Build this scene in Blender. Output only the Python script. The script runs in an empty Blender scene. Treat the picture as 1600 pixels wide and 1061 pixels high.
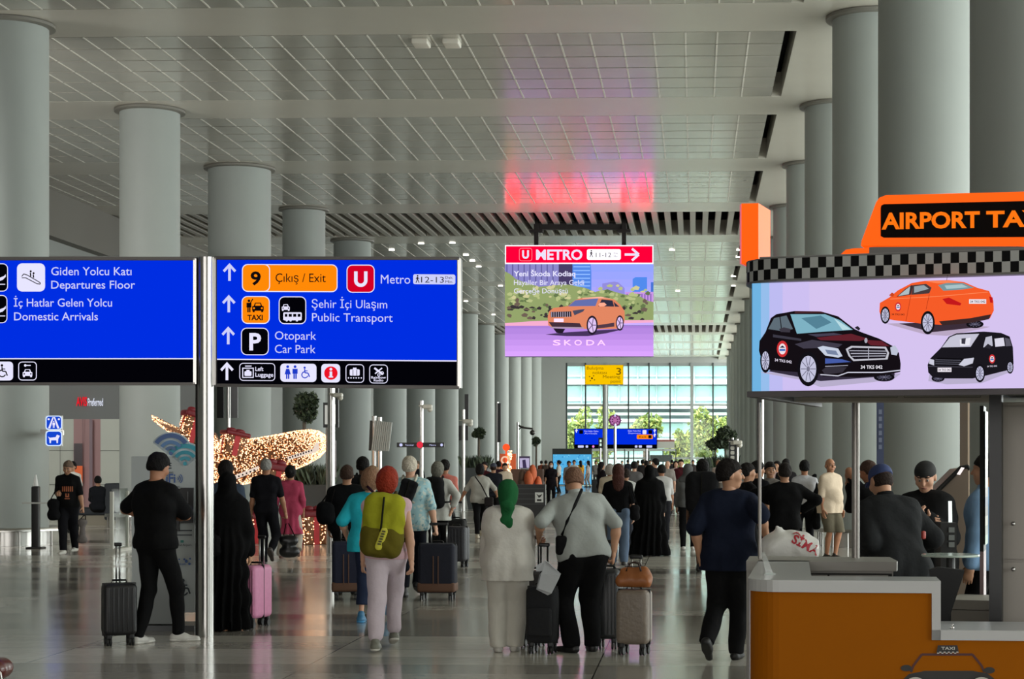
import bpy, math, random
import numpy as np
from mathutils import Vector, Matrix

random.seed(7)
RNG = np.random.default_rng(11)
SC = bpy.context.scene
COL = SC.collection

# ------------------------------------------------------------------ camera, world, lights, exposure
FPX, PPX, HOR = 2800.0, 982.0, 719.0          # focal length, principal point, horizon in 1600x1061 pixels
YAW = math.radians(2.1)
EYE = Vector((0, 0, 1.7))
FW = Vector((-math.sin(YAW), math.cos(YAW), 0))
RT = Vector((math.cos(YAW), math.sin(YAW), 0))
UP = Vector((0, 0, 1))
cam_d = bpy.data.cameras.new('camera')
cam = bpy.data.objects.new('camera', cam_d)
COL.objects.link(cam)
cam.location = EYE
cam.rotation_euler = (math.pi / 2, 0, YAW)
cam_d.sensor_width = 36
cam_d.lens = FPX * 36 / 1600
cam_d.shift_x = (800 - PPX) / 1600
cam_d.shift_y = (HOR - 530.5) / 1600
cam_d.clip_start, cam_d.clip_end = 0.1, 800
SC.camera = cam

SC.view_settings.view_transform = 'Standard'
SC.view_settings.look = 'None'
SC.view_settings.exposure = 0.0
SC.view_settings.gamma = 1.0
SC.view_settings.use_curve_mapping = False
SC.cycles.use_denoising = True
SC.cycles.max_bounces = 6
SC.cycles.sample_clamp_indirect = 6.0

world = bpy.data.worlds.new('sky')
SC.world = world
world.use_nodes = True
wbg = world.node_tree.nodes['Background']
wbg.inputs[0].default_value = (0.86, 0.95, 1.0, 1)
wbg.inputs[1].default_value = 4.6

def area(name, loc, rot, sx, sy, power, col=(1, 1, 1)):
    l = bpy.data.lights.new(name, 'AREA')
    l.shape = 'RECTANGLE'; l.size = sx; l.size_y = sy; l.energy = power; l.color = col
    o = bpy.data.objects.new(name, l); COL.objects.link(o)
    o.location = loc; o.rotation_euler = rot
    return o

CEIL = 10.5                                    # ceiling height
# unseen panel for daylight from the right; the other panels are added fill
area('side_daylight_fill', (17.5, 55, 5.0), (0, math.radians(90), 0), 7.5, 120, 18500, (0.93, 1.0, 0.98))
area('side_daylight_fill', (17.5, 137, 5.0), (0, math.radians(90), 0), 7.5, 40, 15000, (0.95, 1.0, 0.97))  # second side panel, added to brighten the end wall and far columns
area('shop_fill', (-19.5, 33, 6.0), (math.radians(80), 0, 0), 7, 4, 950, (1.0, 0.98, 0.94))  # added area light that brightens the shop front and left aisle
area('rear_fill', (-8, -28, 5.5), (math.radians(90), 0, 0), 30, 8, 2900, (1.0, 0.98, 0.95))  # added fill from behind the camera, brightens the kiosk and turned backs
sun_d = bpy.data.lights.new('sun', 'SUN'); sun_d.energy = 4.5; sun_d.angle = 0.02
sun_d.color = (1, 0.97, 0.88)
sun = bpy.data.objects.new('sun', sun_d); COL.objects.link(sun)
sun.rotation_euler = (math.radians(48), 0, math.radians(-25))

# ------------------------------------------------------------------ pixel helpers
def ray(px, py):
    return FW + RT * ((px - PPX) / FPX) - UP * ((py - HOR) / FPX)
def P(px, py, D):
    return EYE + ray(px, py) * D
def dep(py, z=0.0):
    return (1.7 - z) * FPX / (py - HOR)
def G(px, D):
    p = EYE + (FW + RT * ((px - PPX) / FPX)) * D
    return Vector((p.x, p.y, 0))
def zof(py, D):
    return 1.7 - (py - HOR) * D / FPX

class Plane:
    """a real plane in the place; pixels are looked up on it by intersecting the view ray"""
    def __init__(s, o, xa, ya=None):
        s.o = Vector(o); s.x = Vector(xa).normalized()
        ya = Vector(ya) if ya is not None else Vector((0, 0, 1))
        s.n = s.x.cross(ya).normalized()
        if s.n.dot(EYE - s.o) < 0: s.n = -s.n
    def hit(s, px, py, off=0.0):
        r = ray(px, py); o = s.o + s.n * off
        t = (o - EYE).dot(s.n) / r.dot(s.n)
        return EYE + r * t

# ------------------------------------------------------------------ materials
def lin(c):
    out = []
    for v in c[:3]:
        v = v / 255.0
        out.append(v / 12.92 if v <= 0.04045 else ((v + 0.055) / 1.055) ** 2.4)
    return (*out, 1.0)

MATS = {}
def mat(name, rgb, rough=0.6, metal=0.0, var=0.0, scale=8.0, bump=0.0, spec=0.5, emit=None, coat=0.0):
    if name in MATS: return MATS[name]
    m = bpy.data.materials.new(name); m.use_nodes = True
    nt = m.node_tree; b = nt.nodes['Principled BSDF']
    c = lin(rgb)
    b.inputs['Base Color'].default_value = c
    b.inputs['Roughness'].default_value = rough
    b.inputs['Metallic'].default_value = metal
    b.inputs['Specular IOR Level'].default_value = spec
    if coat: b.inputs['Coat Weight'].default_value = coat
    if emit:
        b.inputs['Emission Color'].default_value = c
        b.inputs['Emission Strength'].default_value = emit
    if var or bump:
        tc = nt.nodes.new('ShaderNodeTexCoord'); nz = nt.nodes.new('ShaderNodeTexNoise')
        nz.inputs['Scale'].default_value = scale; nz.inputs['Detail'].default_value = 4
        nt.links.new(tc.outputs['Object'], nz.inputs['Vector'])
        if var:
            mx = nt.nodes.new('ShaderNodeMix'); mx.data_type = 'RGBA'
            mx.inputs[6].default_value = tuple(v * (1 - var) for v in c[:3]) + (1,)
            mx.inputs[7].default_value = tuple(min(1, v * (1 + var)) for v in c[:3]) + (1,)
            nt.links.new(nz.outputs['Fac'], mx.inputs[0]); nt.links.new(mx.outputs[2], b.inputs['Base Color'])
        if bump:
            bp = nt.nodes.new('ShaderNodeBump'); bp.inputs['Strength'].default_value = bump
            bp.inputs['Distance'].default_value = 0.02
            nt.links.new(nz.outputs['Fac'], bp.inputs['Height']); nt.links.new(bp.outputs['Normal'], b.inputs['Normal'])
    MATS[name] = m
    return m

def emat(rgb, strength=1.0):
    k = 'glow_%d_%d_%d_%.2f' % (*rgb, strength)
    if k in MATS: return MATS[k]
    m = bpy.data.materials.new(k); m.use_nodes = True
    nt = m.node_tree; nt.nodes.clear()
    e = nt.nodes.new('ShaderNodeEmission'); o = nt.nodes.new('ShaderNodeOutputMaterial')
    e.inputs[0].default_value = lin(rgb); e.inputs[1].default_value = strength
    nt.links.new(e.outputs[0], o.inputs[0])
    MATS[k] = m
    return m

def cloth(rgb, rough=0.9):
    return mat('cloth_%d_%d_%d' % tuple(rgb), rgb, rough, var=0.07, scale=9, bump=0.7, spec=0.1)

# ------------------------------------------------------------------ mesh builder
class MB:
    def __init__(s):
        s.v = []; s.f = []; s.m = []; s.mats = []
    def mi(s, m):
        if m is None: return 0
        if m not in s.mats: s.mats.append(m)
        return s.mats.index(m)
    def add(s, vs, fs, m=None):
        n = len(s.v); s.v.extend([tuple(v) for v in vs]); k = s.mi(m)
        for f in fs:
            s.f.append(tuple(i + n for i in f)); s.m.append(k)
    def box(s, c, size, m=None, rot=None):
        hx, hy, hz = [a / 2 for a in size]
        vs = [Vector((x, y, z)) for x in (-hx, hx) for y in (-hy, hy) for z in (-hz, hz)]
        if rot is not None: vs = [rot @ v for v in vs]
        c = Vector(c)
        s.add([v + c for v in vs], [(0, 1, 3, 2), (4, 6, 7, 5), (0, 4, 5, 1), (2, 3, 7, 6), (0, 2, 6, 4), (1, 5, 7, 3)], m)
    def obox(s, o, xv, yv, zv, m=None):
        """box from corner o along three edge vectors"""
        o, xv, yv, zv = map(Vector, (o, xv, yv, zv))
        vs = [o + xv * a + yv * b + zv * c for a in (0, 1) for b in (0, 1) for c in (0, 1)]
        s.add(vs, [(0, 1, 3, 2), (4, 6, 7, 5), (0, 4, 5, 1), (2, 3, 7, 6), (0, 2, 6, 4), (1, 5, 7, 3)], m)
    def rbox(s, c, size, r, m=None, rot=None, seg=3):
        h = [a / 2 for a in size]
        half = [math.tan(i / seg * math.pi / 4) for i in range(seg + 1)]
        par = [(-t, -1) for t in reversed(half)] + [(t, 1) for t in half]
        n = len(par); verts = []; idx = {}; faces = []
        def vid(p, sg):
            d = Vector(p).normalized()
            q = [sg[i] * (h[i] - r) + d[i] * r for i in range(3)]
            k = tuple(round(a, 6) for a in q)
            if k not in idx:
                idx[k] = len(verts); verts.append(Vector(q))
            return idx[k]
        for ax in range(3):
            for sd in (-1, 1):
                a1, a2 = (ax + 1) % 3, (ax + 2) % 3
                grid = []
                for (u, su) in par:
                    row = []
                    for (w, sw) in par:
                        p = [0, 0, 0]; sg = [0, 0, 0]
                        p[ax] = sd; sg[ax] = sd; p[a1] = u; sg[a1] = su; p[a2] = w; sg[a2] = sw
                        row.append(vid(p, sg))
                    grid.append(row)
                for i in range(n - 1):
                    for j in range(n - 1):
                        q = [grid[i][j], grid[i + 1][j], grid[i + 1][j + 1], grid[i][j + 1]]
                        if sd < 0: q.reverse()
                        u = []
                        for k in q:
                            if k not in u: u.append(k)
                        if len(u) > 2: faces.append(u)
        c = Vector(c)
        s.add([(rot @ v if rot is not None else v) + c for v in verts], faces, m)
    def tube(s, pts, r, m=None, n=10, cap=True):
        pts = [Vector(p) for p in pts]; rs = r if isinstance(r, (list, tuple)) else [r] * len(pts)
        vs = []; fs = []
        for i, p in enumerate(pts):
            t = (pts[min(i + 1, len(pts) - 1)] - pts[max(i - 1, 0)])
            t = t.normalized() if t.length > 1e-9 else Vector((0, 0, 1))
            a = Vector((0, 0, 1)) if abs(t.z) < 0.9 else Vector((1, 0, 0))
            u = t.cross(a).normalized(); w = t.cross(u)
            for k in range(n):
                an = 2 * math.pi * k / n
                vs.append(p + (u * math.cos(an) + w * math.sin(an)) * rs[i])
        for i in range(len(pts) - 1):
            for k in range(n):
                fs.append((i * n + k, i * n + (k + 1) % n, (i + 1) * n + (k + 1) % n, (i + 1) * n + k))
        if cap:
            fs.append(tuple(reversed(range(n)))); fs.append(tuple(range((len(pts) - 1) * n, len(pts) * n)))
        s.add(vs, fs, m)
    def lathe(s, prof, c, m=None, n=32, cap=True):
        c = Vector(c); vs = []; fs = []
        for (r, z) in prof:
            for k in range(n):
                an = 2 * math.pi * k / n
                vs.append(c + Vector((r * math.cos(an), r * math.sin(an), z)))
        for i in range(len(prof) - 1):
            for k in range(n):
                fs.append((i * n + k, i * n + (k + 1) % n, (i + 1) * n + (k + 1) % n, (i + 1) * n + k))
        if cap:
            fs.append(tuple(reversed(range(n)))); fs.append(tuple(range((len(prof) - 1) * n, len(prof) * n)))
        s.add(vs, fs, m)
    def ball(s, c, rad, m=None, n=12, rot=None):
        c = Vector(c); rad = (rad,) * 3 if not hasattr(rad, '__len__') else rad
        vs = []; fs = []; h = n // 2
        for i in range(1, h):
            a = math.pi * i / h
            for k in range(n):
                b = 2 * math.pi * k / n
                v = Vector((math.sin(a) * math.cos(b) * rad[0], math.sin(a) * math.sin(b) * rad[1], math.cos(a) * rad[2]))
                vs.append(v)
        top = len(vs); vs += [Vector((0, 0, rad[2])), Vector((0, 0, -rad[2]))]
        for i in range(h - 2):
            for k in range(n):
                fs.append((i * n + k, (i + 1) * n + k, (i + 1) * n + (k + 1) % n, i * n + (k + 1) % n))
        for k in range(n):
            fs.append((top, k, (k + 1) % n)); fs.append((top + 1, (h - 2) * n + (k + 1) % n, (h - 2) * n + k))
        s.add([(rot @ v if rot is not None else v) + c for v in vs], fs, m)
    def poly(s, pts, m=None):
        s.add(pts, [tuple(range(len(pts)))], m)
    def slab(s, pts, dv, m=None):
        """polygon pts given depth along dv"""
        n = len(pts); pts = [Vector(p) for p in pts]; dv = Vector(dv)
        s.add(pts + [p + dv for p in pts], [tuple(range(n)), tuple(reversed(range(n, 2 * n)))] +
              [(i, i + n, (i + 1) % n + n, (i + 1) % n) for i in range(n)], m)
    def build(s, name, m=None, parent=None, smooth=False, origin=None):
        me = bpy.data.meshes.new(name)
        vs = s.v
        if origin is not None:
            o = Vector(origin); vs = [tuple(Vector(v) - o) for v in vs]
        me.from_pydata(vs, [], s.f)
        ms = s.mats if s.mats else [m]
        for x in ms: me.materials.append(x)
        if len(ms) > 1: me.polygons.foreach_set('material_index', s.m)
        if smooth is True: me.polygons.foreach_set('use_smooth', [True] * len(me.polygons))
        me.update()
        ob = bpy.data.objects.new(name, me); COL.objects.link(ob)
        if parent is not None: ob.parent = parent
        if origin is not None: ob.location = origin
        if smooth == 'auto': me.set_sharp_from_angle(angle=math.radians(38)); 
        if smooth == 'auto': me.polygons.foreach_set('use_smooth', [True] * len(me.polygons))
        return ob

def tag(o, label, cat, group=None, kind=None):
    o['label'] = label; o['category'] = cat
    if group: o['group'] = group
    if kind: o['kind'] = kind
    return o
def thing(name, label, cat, loc=(0, 0, 0), rz=0.0, group=None):
    o = bpy.data.objects.new(name, None); COL.objects.link(o)
    o.location = loc; o.rotation_euler = (0, 0, rz); o.empty_display_size = 0.2
    return tag(o, label, cat, group)
def struct(o, label=None, cat=None):
    o['kind'] = 'structure'
    if label: o['label'] = label
    if cat: o['category'] = cat
    return o
def at_origin(o, parent_world):
    """put a mesh made in world coordinates under a thing whose Empty stands at parent_world (no rotation)"""
    if o.parent is not None and o.parent.parent is None:
        o.location = Vector(o.location) - Vector(parent_world)
    return o

# ------------------------------------------------------------------ drawing on signs and screens
def text_mesh(body, bold=0.0):
    cu = bpy.data.curves.new('t', 'FONT'); cu.body = body; cu.size = 1.0; cu.offset = bold
    cu.resolution_u = 3
    ob = bpy.data.objects.new('t', cu); COL.objects.link(ob)
    dg = bpy.context.evaluated_depsgraph_get(); dg.update()
    me = ob.evaluated_get(dg).to_mesh()
    vs = [tuple(v.co) for v in me.vertices]; fs = [tuple(p.vertices) for p in me.polygons]
    ob.evaluated_get(dg).to_mesh_clear()
    bpy.data.objects.remove(ob); bpy.data.curves.remove(cu)
    return vs, fs

class Art:
    """flat artwork on a plane, laid out in photo pixels, stacked in thin layers"""
    def __init__(s, plane, step=0.0015):
        s.pl = plane; s.mb = MB(); s.k = 1; s.step = step
    def up(s): s.k += 1
    def pt(s, x, y): return s.pl.hit(x, y, s.k * s.step)
    def poly(s, pts, m):
        s.mb.poly([s.pt(*p) for p in pts], m); s.k += 1
    def polys(s, lst, m):
        for pts in lst: s.mb.poly([s.pt(*p) for p in pts], m)
        s.k += 1
    def rect(s, x0, y0, x1, y1, m, sl=0.0):
        s.poly([(x0, y0), (x1, y0 + sl * (x1 - x0)), (x1, y1 + sl * (x1 - x0)), (x0, y1)], m)
    def rr(s, x0, y0, x1, y1, r, m, sl=0.0, n=5):
        pts = []
        for (cx, cy, a0) in ((x1 - r, y0 + r, -90), (x1 - r, y1 - r, 0), (x0 + r, y1 - r, 90), (x0 + r, y0 + r, 180)):
            for i in range(n + 1):
                a = math.radians(a0 + 90 * i / n)
                x = cx + r * math.cos(a); y = cy + r * math.sin(a)
                pts.append((x, y + sl * (x - x0)))
        s.poly(pts, m)
    def ell(s, cx, cy, rx, ry, m, n=24, rot=0.0):
        pts = []
        for i in range(n):
            a = 2 * math.pi * i / n; x = rx * math.cos(a); y = ry * math.sin(a)
            pts.append((cx + x * math.cos(rot) - y * math.sin(rot), cy + x * math.sin(rot) + y * math.cos(rot)))
        s.poly(pts, m)
    def arc(s, cx, cy, r0, r1, a0, a1, m, n=14):
        o = [(cx + r1 * math.cos(math.radians(a0 + (a1 - a0) * i / n)), cy + r1 * math.sin(math.radians(a0 + (a1 - a0) * i / n))) for i in range(n + 1)]
        q = [(cx + r0 * math.cos(math.radians(a0 + (a1 - a0) * i / n)), cy + r0 * math.sin(math.radians(a0 + (a1 - a0) * i / n))) for i in range(n + 1)]
        for i in range(n):
            s.mb.poly([s.pt(*o[i]), s.pt(*o[i + 1]), s.pt(*q[i + 1]), s.pt(*q[i])], m)
        s.k += 1
    def line(s, pts, w, m):
        for (a, b) in zip(pts[:-1], pts[1:]):
            dx, dy = b[0] - a[0], b[1] - a[1]; L = math.hypot(dx, dy) or 1
            nx, ny = -dy / L * w / 2, dx / L * w / 2
            s.mb.poly([s.pt(a[0] + nx, a[1] + ny), s.pt(b[0] + nx, b[1] + ny), s.pt(b[0] - nx, b[1] - ny), s.pt(a[0] - nx, a[1] - ny)], m)
        s.k += 1
    def text(s, body, x0, x1, yb, h, m, bold=0.0, sl=0.0):
        """text from x0 to x1 (pixels), baseline yb, cap height h"""
        vs, fs = text_mesh(body, bold)
        if not vs: return
        xs = [v[0] for v in vs]; a, b = min(xs), max(xs)
        sx = (x1 - x0) / (b - a); sy = h / 0.72
        s.mb.add([s.pt(x0 + (v[0] - a) * sx, yb - v[1] * sy + sl * ((v[0] - a) * sx)) for v in vs], fs, m)
        s.k += 1
    def build(s, name, parent, pw):
        return at_origin(s.mb.build(name, None, parent), pw)

# ================================================================== THE SETTING
def floor_material():
    m = bpy.data.materials.new('polished_stone_floor'); m.use_nodes = True
    nt = m.node_tree; b = nt.nodes['Principled BSDF']; L = nt.links.new
    tc = nt.nodes.new('ShaderNodeTexCoord'); sp = nt.nodes.new('ShaderNodeSeparateXYZ')
    L(tc.outputs['Object'], sp.inputs[0])
    def M(op, a, b_=None):
        n = nt.nodes.new('ShaderNodeMath'); n.operation = op
        for i, v in enumerate((a, b_)):
            if v is None: continue
            if isinstance(v, (int, float)): n.inputs[i].default_value = v
            else: L(v, n.inputs[i])
        return n.outputs[0]
    x = M('ADD', sp.outputs[0], 200.0); y = M('ADD', sp.outputs[1], 200.0)
    row = M('FLOOR', M('DIVIDE', y, 1.2)); row2 = M('FLOOR', M('DIVIDE', y, 0.6)); colm = M('FLOOR', M('DIVIDE', x, 2.4))
    w1 = nt.nodes.new('ShaderNodeTexWhiteNoise'); w1.noise_dimensions = '1D'; L(row, w1.inputs['W'])
    w2 = nt.nodes.new('ShaderNodeTexWhiteNoise'); w2.noise_dimensions = '2D'
    cb = nt.nodes.new('ShaderNodeCombineXYZ'); L(row2, cb.inputs[0]); L(colm, cb.inputs[1]); L(cb.outputs[0], w2.inputs['Vector'])
    nz = nt.nodes.new('ShaderNodeTexNoise'); nz.inputs['Scale'].default_value = 9; nz.inputs['Detail'].default_value = 6
    L(tc.outputs['Object'], nz.inputs['Vector'])
    tone = M('ADD', M('MULTIPLY', w1.outputs['Value'], 0.45), M('ADD', M('MULTIPLY', w2.outputs['Value'], 0.3), M('MULTIPLY', nz.outputs['Fac'], 0.25)))
    gx = M('LESS_THAN', M('MODULO', x, 2.4), 0.012); gy = M('LESS_THAN', M('MODULO', y, 1.2), 0.012)
    seam = M('MAXIMUM', gx, gy)
    r = nt.nodes.new('ShaderNodeValToRGB'); L(tone, r.inputs[0])
    r.color_ramp.elements[0].position = 0.2; r.color_ramp.elements[0].color = lin((136, 131, 122))
    r.color_ramp.elements[1].position = 0.8; r.color_ramp.elements[1].color = lin((204, 199, 188))
    mx = nt.nodes.new('ShaderNodeMix'); mx.data_type = 'RGBA'; L(seam, mx.inputs[0]); L(r.outputs[0], mx.inputs[6])
    mx.inputs[7].default_value = lin((62, 58, 54)); L(mx.outputs[2], b.inputs['Base Color'])
    rr = M('ADD', 0.10, M('MULTIPLY', tone, 0.09)); L(rr, b.inputs['Roughness'])
    b.inputs['Specular IOR Level'].default_value = 1.0
    return m

mb = MB()
mb.box((-8, 60, -0.15), (80, 210, 0.3))
struct(mb.build('floor', floor_material()), 'polished pale stone tile floor of the arrivals hall', 'floor')

M_COL = mat('column_paint', (150, 156, 152), 0.62, var=0.04, scale=1.5)
M_CEIL = mat('ceiling_paint', (186, 182, 170), 0.25, spec=0.8, var=0.05, scale=0.8)
M_PANEL = mat('ceiling_metal_panel', (186, 183, 172), 0.17, 0.35, spec=1.0, var=0.10, scale=1.3)
M_RIB = mat('ceiling_rib', (204, 202, 192), 0.5)
M_VOID = mat('ceiling_void', (14, 14, 14), 0.9)
M_WALL = mat('wall_paint', (140, 143, 139), 0.6, var=0.05, scale=0.6)
M_STEEL = mat('brushed_steel', (190, 188, 184), 0.28, 1.0)
M_DSTEEL = mat('dark_steel', (70, 68, 66), 0.35, 0.9)
M_BLACK = mat('black_plastic', (14, 14, 15), 0.45)
M_WHITE = mat('white_enamel', (215, 215, 212), 0.4)

ROWY = [35.7 + 8.9 * k for k in range(14)]     # rows of columns
XL, XR = -13.68, 2.76
SLAT = (3, 9)                                  # bays with open slats
X0, X1 = -21.3, 1.86                           # width of the panelled bays
# smooth ceiling: cross bands, right-hand strip
mb = MB()
for k in range(-7, 15):
    y = 35.7 + 8.9 * k
    mb.box(((X0 + 2.1) / 2, y, CEIL + 0.3), (2.1 - X0, 2.26, 0.6))
mb.box((11.0, 60, CEIL + 0.3), (17.8, 200, 0.6))
mb.box((-30.0, 60, CEIL + 0.3), (17.4, 200, 0.6))
struct(mb.build('ceiling', M_CEIL), 'pale ceiling with smooth cross bands', 'ceiling')
mb = MB(); mb.box((-8, 60, CEIL + 0.95), (80, 210, 0.1))
struct(mb.build('roof', M_VOID), 'dark void above the ceiling panels', 'roof')
for k in range(-6, 14):
    ya, yb = 35.7 + 8.9 * (k - 1) + 1.13 + (0 if k else 0), 35.7 + 8.9 * k - 1.13
    if k - 1 in SLAT:
        mb = MB(); x = X0
        while x < X1:
            mb.box((x + 0.09, (ya + yb) / 2, CEIL + 0.14), (0.2, yb - ya, 0.28)); x += 0.46
        struct(mb.build('ceiling_slats', mat('ceiling_slat', (150, 146, 136), 0.4)), 'open ceiling bay of parallel slats', 'ceiling')
        continue
    mb = MB(); n = 6; w = (yb - ya) / n
    for i in range(n):
        yc = ya + w * (i + 0.5)
        mb.box(((X0 + X1) / 2, yc, CEIL + 0.06), (X1 - X0, w - 0.07, 0.12))
    pan = struct(mb.build('ceiling_panels', M_PANEL), 'ceiling bay of long metal panels', 'ceiling')
    mb = MB(); x = X1 - 0.72
    while x > X0:
        for i in range(n):
            yc = ya + w * (i + 0.5)
            mb.box((x, yc, CEIL - 0.002), (0.035, w - 0.07, 0.012))
        x -= 0.66
    struct(mb.build('ceiling_ribs', M_RIB, pan))

# columns
def column(x, y, r, z1=CEIL, ring=False):
    mb = MB(); mb.lathe([(r, 0), (r, z1)], (0, 0, 0), n=64)
    o = struct(mb.build('column', M_COL, None, 'auto'), 'tall round grey column', 'column'); o.location = (x, y, 0)
    mb = MB(); mb.lathe([(r, -0.09), (r + 0.13, -0.07), (r + 0.13, -0.01), (r, 0.0)], (0, 0, z1), n=64, cap=False)
    struct(mb.build('capital', mat('capital_ring', (116, 114, 106), 0.5), o, 'auto'))
    if ring:
        mb = MB(); mb.lathe([(r + 0.02, 0.34), (r + 0.34, 0.36), (r + 0.36, 0.33), (r + 0.36, 0.29), (r + 0.02, 0.27)], (0, 0, 0), n=64, cap=False)
        mb.lathe([(r + 0.03, 0.0), (r + 0.03, 0.28)], (0, 0, 0), n=64, cap=False)
        for i in range(18):
            a = 2 * math.pi * i / 18
            mb.tube([((r + 0.28) * math.cos(a), (r + 0.28) * math.sin(a), 0), ((r + 0.28) * math.cos(a), (r + 0.28) * math.sin(a), 0.3)], 0.02, n=8)
        struct(mb.build('bench_ring', M_STEEL, o, 'auto'))
    return o
for k in range(-2, 14):
    y = ROWY[0] + 8.9 * k
    if k >= 0: column(XL - (.11 if k == 0 else 0), y, 0.93 if k == 2 else 0.74, ring=(k in (0, 1)))
    if y > 16: column(XR + 0.72, y, 0.74, ring=(k == 0))

# left side: far wall, bulkhead, shop front facing the camera
mb = MB(); mb.box((-21.5, 100, 4.5), (0.4, 104, 9.0))
struct(mb.build('wall_left', M_WALL), 'grey side wall behind the left columns', 'wall')
mb = MB(); mb.box((-21.3, 100, 9.75), (0.8, 104, 1.5))
struct(mb.build('beam', mat('bulkhead', (105, 101, 93), 0.6)), 'dark bulkhead above the left wall', 'beam')
shop = Plane(P(100, 719, 51), RT)
def flat_on(plane, x0, y0, x1, y1, th, m, mb):
    a, b, c = plane.hit(x0, y1), plane.hit(x1, y1), plane.hit(x0, y0)
    mb.obox(a, b - a, c - a, plane.n * -th, m)
mb = MB()
flat_on(shop, 20, 400, 330, 655, 0.3, mat('shop_fascia', (104, 107, 106), 0.6), mb)
flat_on(shop, 20, 655, 115, 812, 0.3, mat('shop_panel', (176, 180, 170), 0.5), mb)
flat_on(shop, 157, 655, 330, 812, 0.3, mat('shop_panel', (176, 180, 170), 0.5), mb)
flat_on(shop, 115, 655, 157, 812, 0.25, mat('shop_rose_panel', (150, 112, 112), 0.45), mb)
struct(mb.build('wall_shop'), 'grey and white shop front wall', 'wall')
a = Art(shop, 0.02)
ml = mat('panel_joint', (70, 72, 70), 0.7)
for y in (704, 757): a.line([(20, y), (115, y)], 0.8, ml); a.line([(157, y), (330, y)], 0.8, ml)
a.line([(94, 655), (94, 812)], 0.7, ml); a.line([(129, 655), (129, 812)], 0.7, mat('joint_rose', (110, 80, 80), 0.7)); a.line([(142, 655), (142, 812)], 5, mat('rose_grey', (120, 100, 108), 0.5))
struct(a.mb.build('trim_1'))
pw = shop.hit(122, 812)
t = thing('shop_door', 'dark narrow door with an orange lit screen in the rose shop front', 'door', pw)
a = Art(shop, 0.03); a.k = 2
a.rect(115.5, 693, 129, 811, mat('dark_door', (44, 28, 34), 0.3)); a.build('door_leaf', t, pw)
a = Art(shop, 0.03); a.k = 5
a.rect(116, 728, 129, 755, emat((200, 98, 60), 0.9)); a.build('screen', t, pw)
pw = shop.hit(140, 634)
t = thing('shop_sign', 'red and white lettered shop sign on the grey fascia', 'sign', pw)
a = Art(shop, 0.05); a.k = 2
a.text('AVIS', 119, 136, 634, 14, emat((225, 20, 40), 1.0), 0.03)
a.text('Preferred', 137, 161, 634, 12, emat((215, 220, 235), 1.0), 0.02)
a.build('lettering', t, pw)
rent = Plane(P(300, 719, 56), RT)
pw = rent.hit(304, 800)
t = thing('rental_booth', 'dark rental booth with white lettering behind the second column', 'booth', pw)
mb = MB(); flat_on(rent, 276, 614, 335, 655, 0.4, mat('booth_dark', (52, 52, 54), 0.5), mb); flat_on(rent, 276, 655, 335, 804, 0.4, mat('booth_grey', (88, 90, 90), 0.5), mb)
at_origin(mb.build('booth_body', None, t), pw)
a = Art(rent, 0.05); a.text('RENT A CAR', 277, 331, 645, 15, emat((240, 235, 220), 1.0), 0.02); a.build('lettering', t, pw)

# right side wall and wall behind the camera
mb = MB(); mb.box((18.2, 60, 5.7), (0.4, 200, 11.4))
struct(mb.build('wall_right', mat('wall_stone', (158, 148, 134), 0.5, var=0.08, scale=0.7)), 'beige stone wall on the right', 'wall')
mb = MB(); mb.box((-8, -40, 5.7), (62, 0.4, 11.4))
struct(mb.build('wall_back', M_WALL), 'wall behind the viewer', 'wall')
mb = MB(); mb.box((-38.4, 60, 5.7), (0.4, 200, 11.4)); struct(mb.build('wall_far_left', M_WALL), 'outer left wall', 'wall')

# end window
WY = P(1000, 719, 157).y
wpl = Plane((0, WY, 0), (1, 0, 0))
def wx(px): return wpl.hit(px, 719).x
xa, xb = wx(884), wx(1141); zt = wpl.hit(1000, 567).z
mb = MB()
mb.box(((xa - 40) / 2, WY, CEIL / 2), (xa + 40, 0.5, CEIL + 2))
mb.box(((xb + 20) / 2, WY, CEIL / 2), (20 - xb, 0.5, CEIL + 2))
mb.box(((xa + xb) / 2, WY, (zt + CEIL + 0.8) / 2), (xb - xa, 0.5, CEIL + 0.8 - zt))
struct(mb.build('wall_end', mat('end_wall', (168, 172, 168), 0.6)), 'pale end wall around the big window', 'wall')
W = thing('window_1', 'tall gridded end window looking onto trees and a pale building', 'window', (0, WY, 0)); W['kind'] = 'structure'
mm = mat('mullion', (150, 156, 154), 0.5); md = mat('mullion_dark', (58, 64, 64), 0.5)
for i, px in enumerate((884, 915, 948, 982, 1014, 1047, 1081, 1114, 1139)):
    mb = MB(); wdt = 0.28 if i in (0, 2, 6, 8) else 0.12
    mb.box((wx(px), 0, zt / 2), (wdt, 0.3, zt), md if i not in (2, 6, 8) else mm); struct(mb.build('mullion', None, W))
for py, th in ((569, 0.35), (633, 0.2), (716, 0.16)):
    mb = MB(); z = wpl.hit(1000, py).z
    mb.box(((xa + xb) / 2, 0.02, z), (xb - xa, 0.2, th), mm); struct(mb.build('transom', None, W))
gm = bpy.data.materials.new('window_glass'); gm.use_nodes = True
nt = gm.node_tree; nt.nodes.clear()
tr = nt.nodes.new('ShaderNodeBsdfTransparent'); tr.inputs[0].default_value = (0.90, 0.97, 0.94, 1)
gl = nt.nodes.new('ShaderNodeBsdfGlossy'); gl.inputs['Roughness'].default_value = 0.03
mx = nt.nodes.new('ShaderNodeMixShader'); mx.inputs[0].default_value = 0.05
ou = nt.nodes.new('ShaderNodeOutputMaterial')
nt.links.new(tr.outputs[0], mx.inputs[1]); nt.links.new(gl.outputs[0], mx.inputs[2]); nt.links.new(mx.outputs[0], ou.inputs[0])
mb = MB(); mb.poly([(xa, 0.05, 0), (xb, 0.05, 0), (xb, 0.05, zt), (xa, 0.05, zt)])
struct(mb.build('glass', gm, W))
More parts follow.
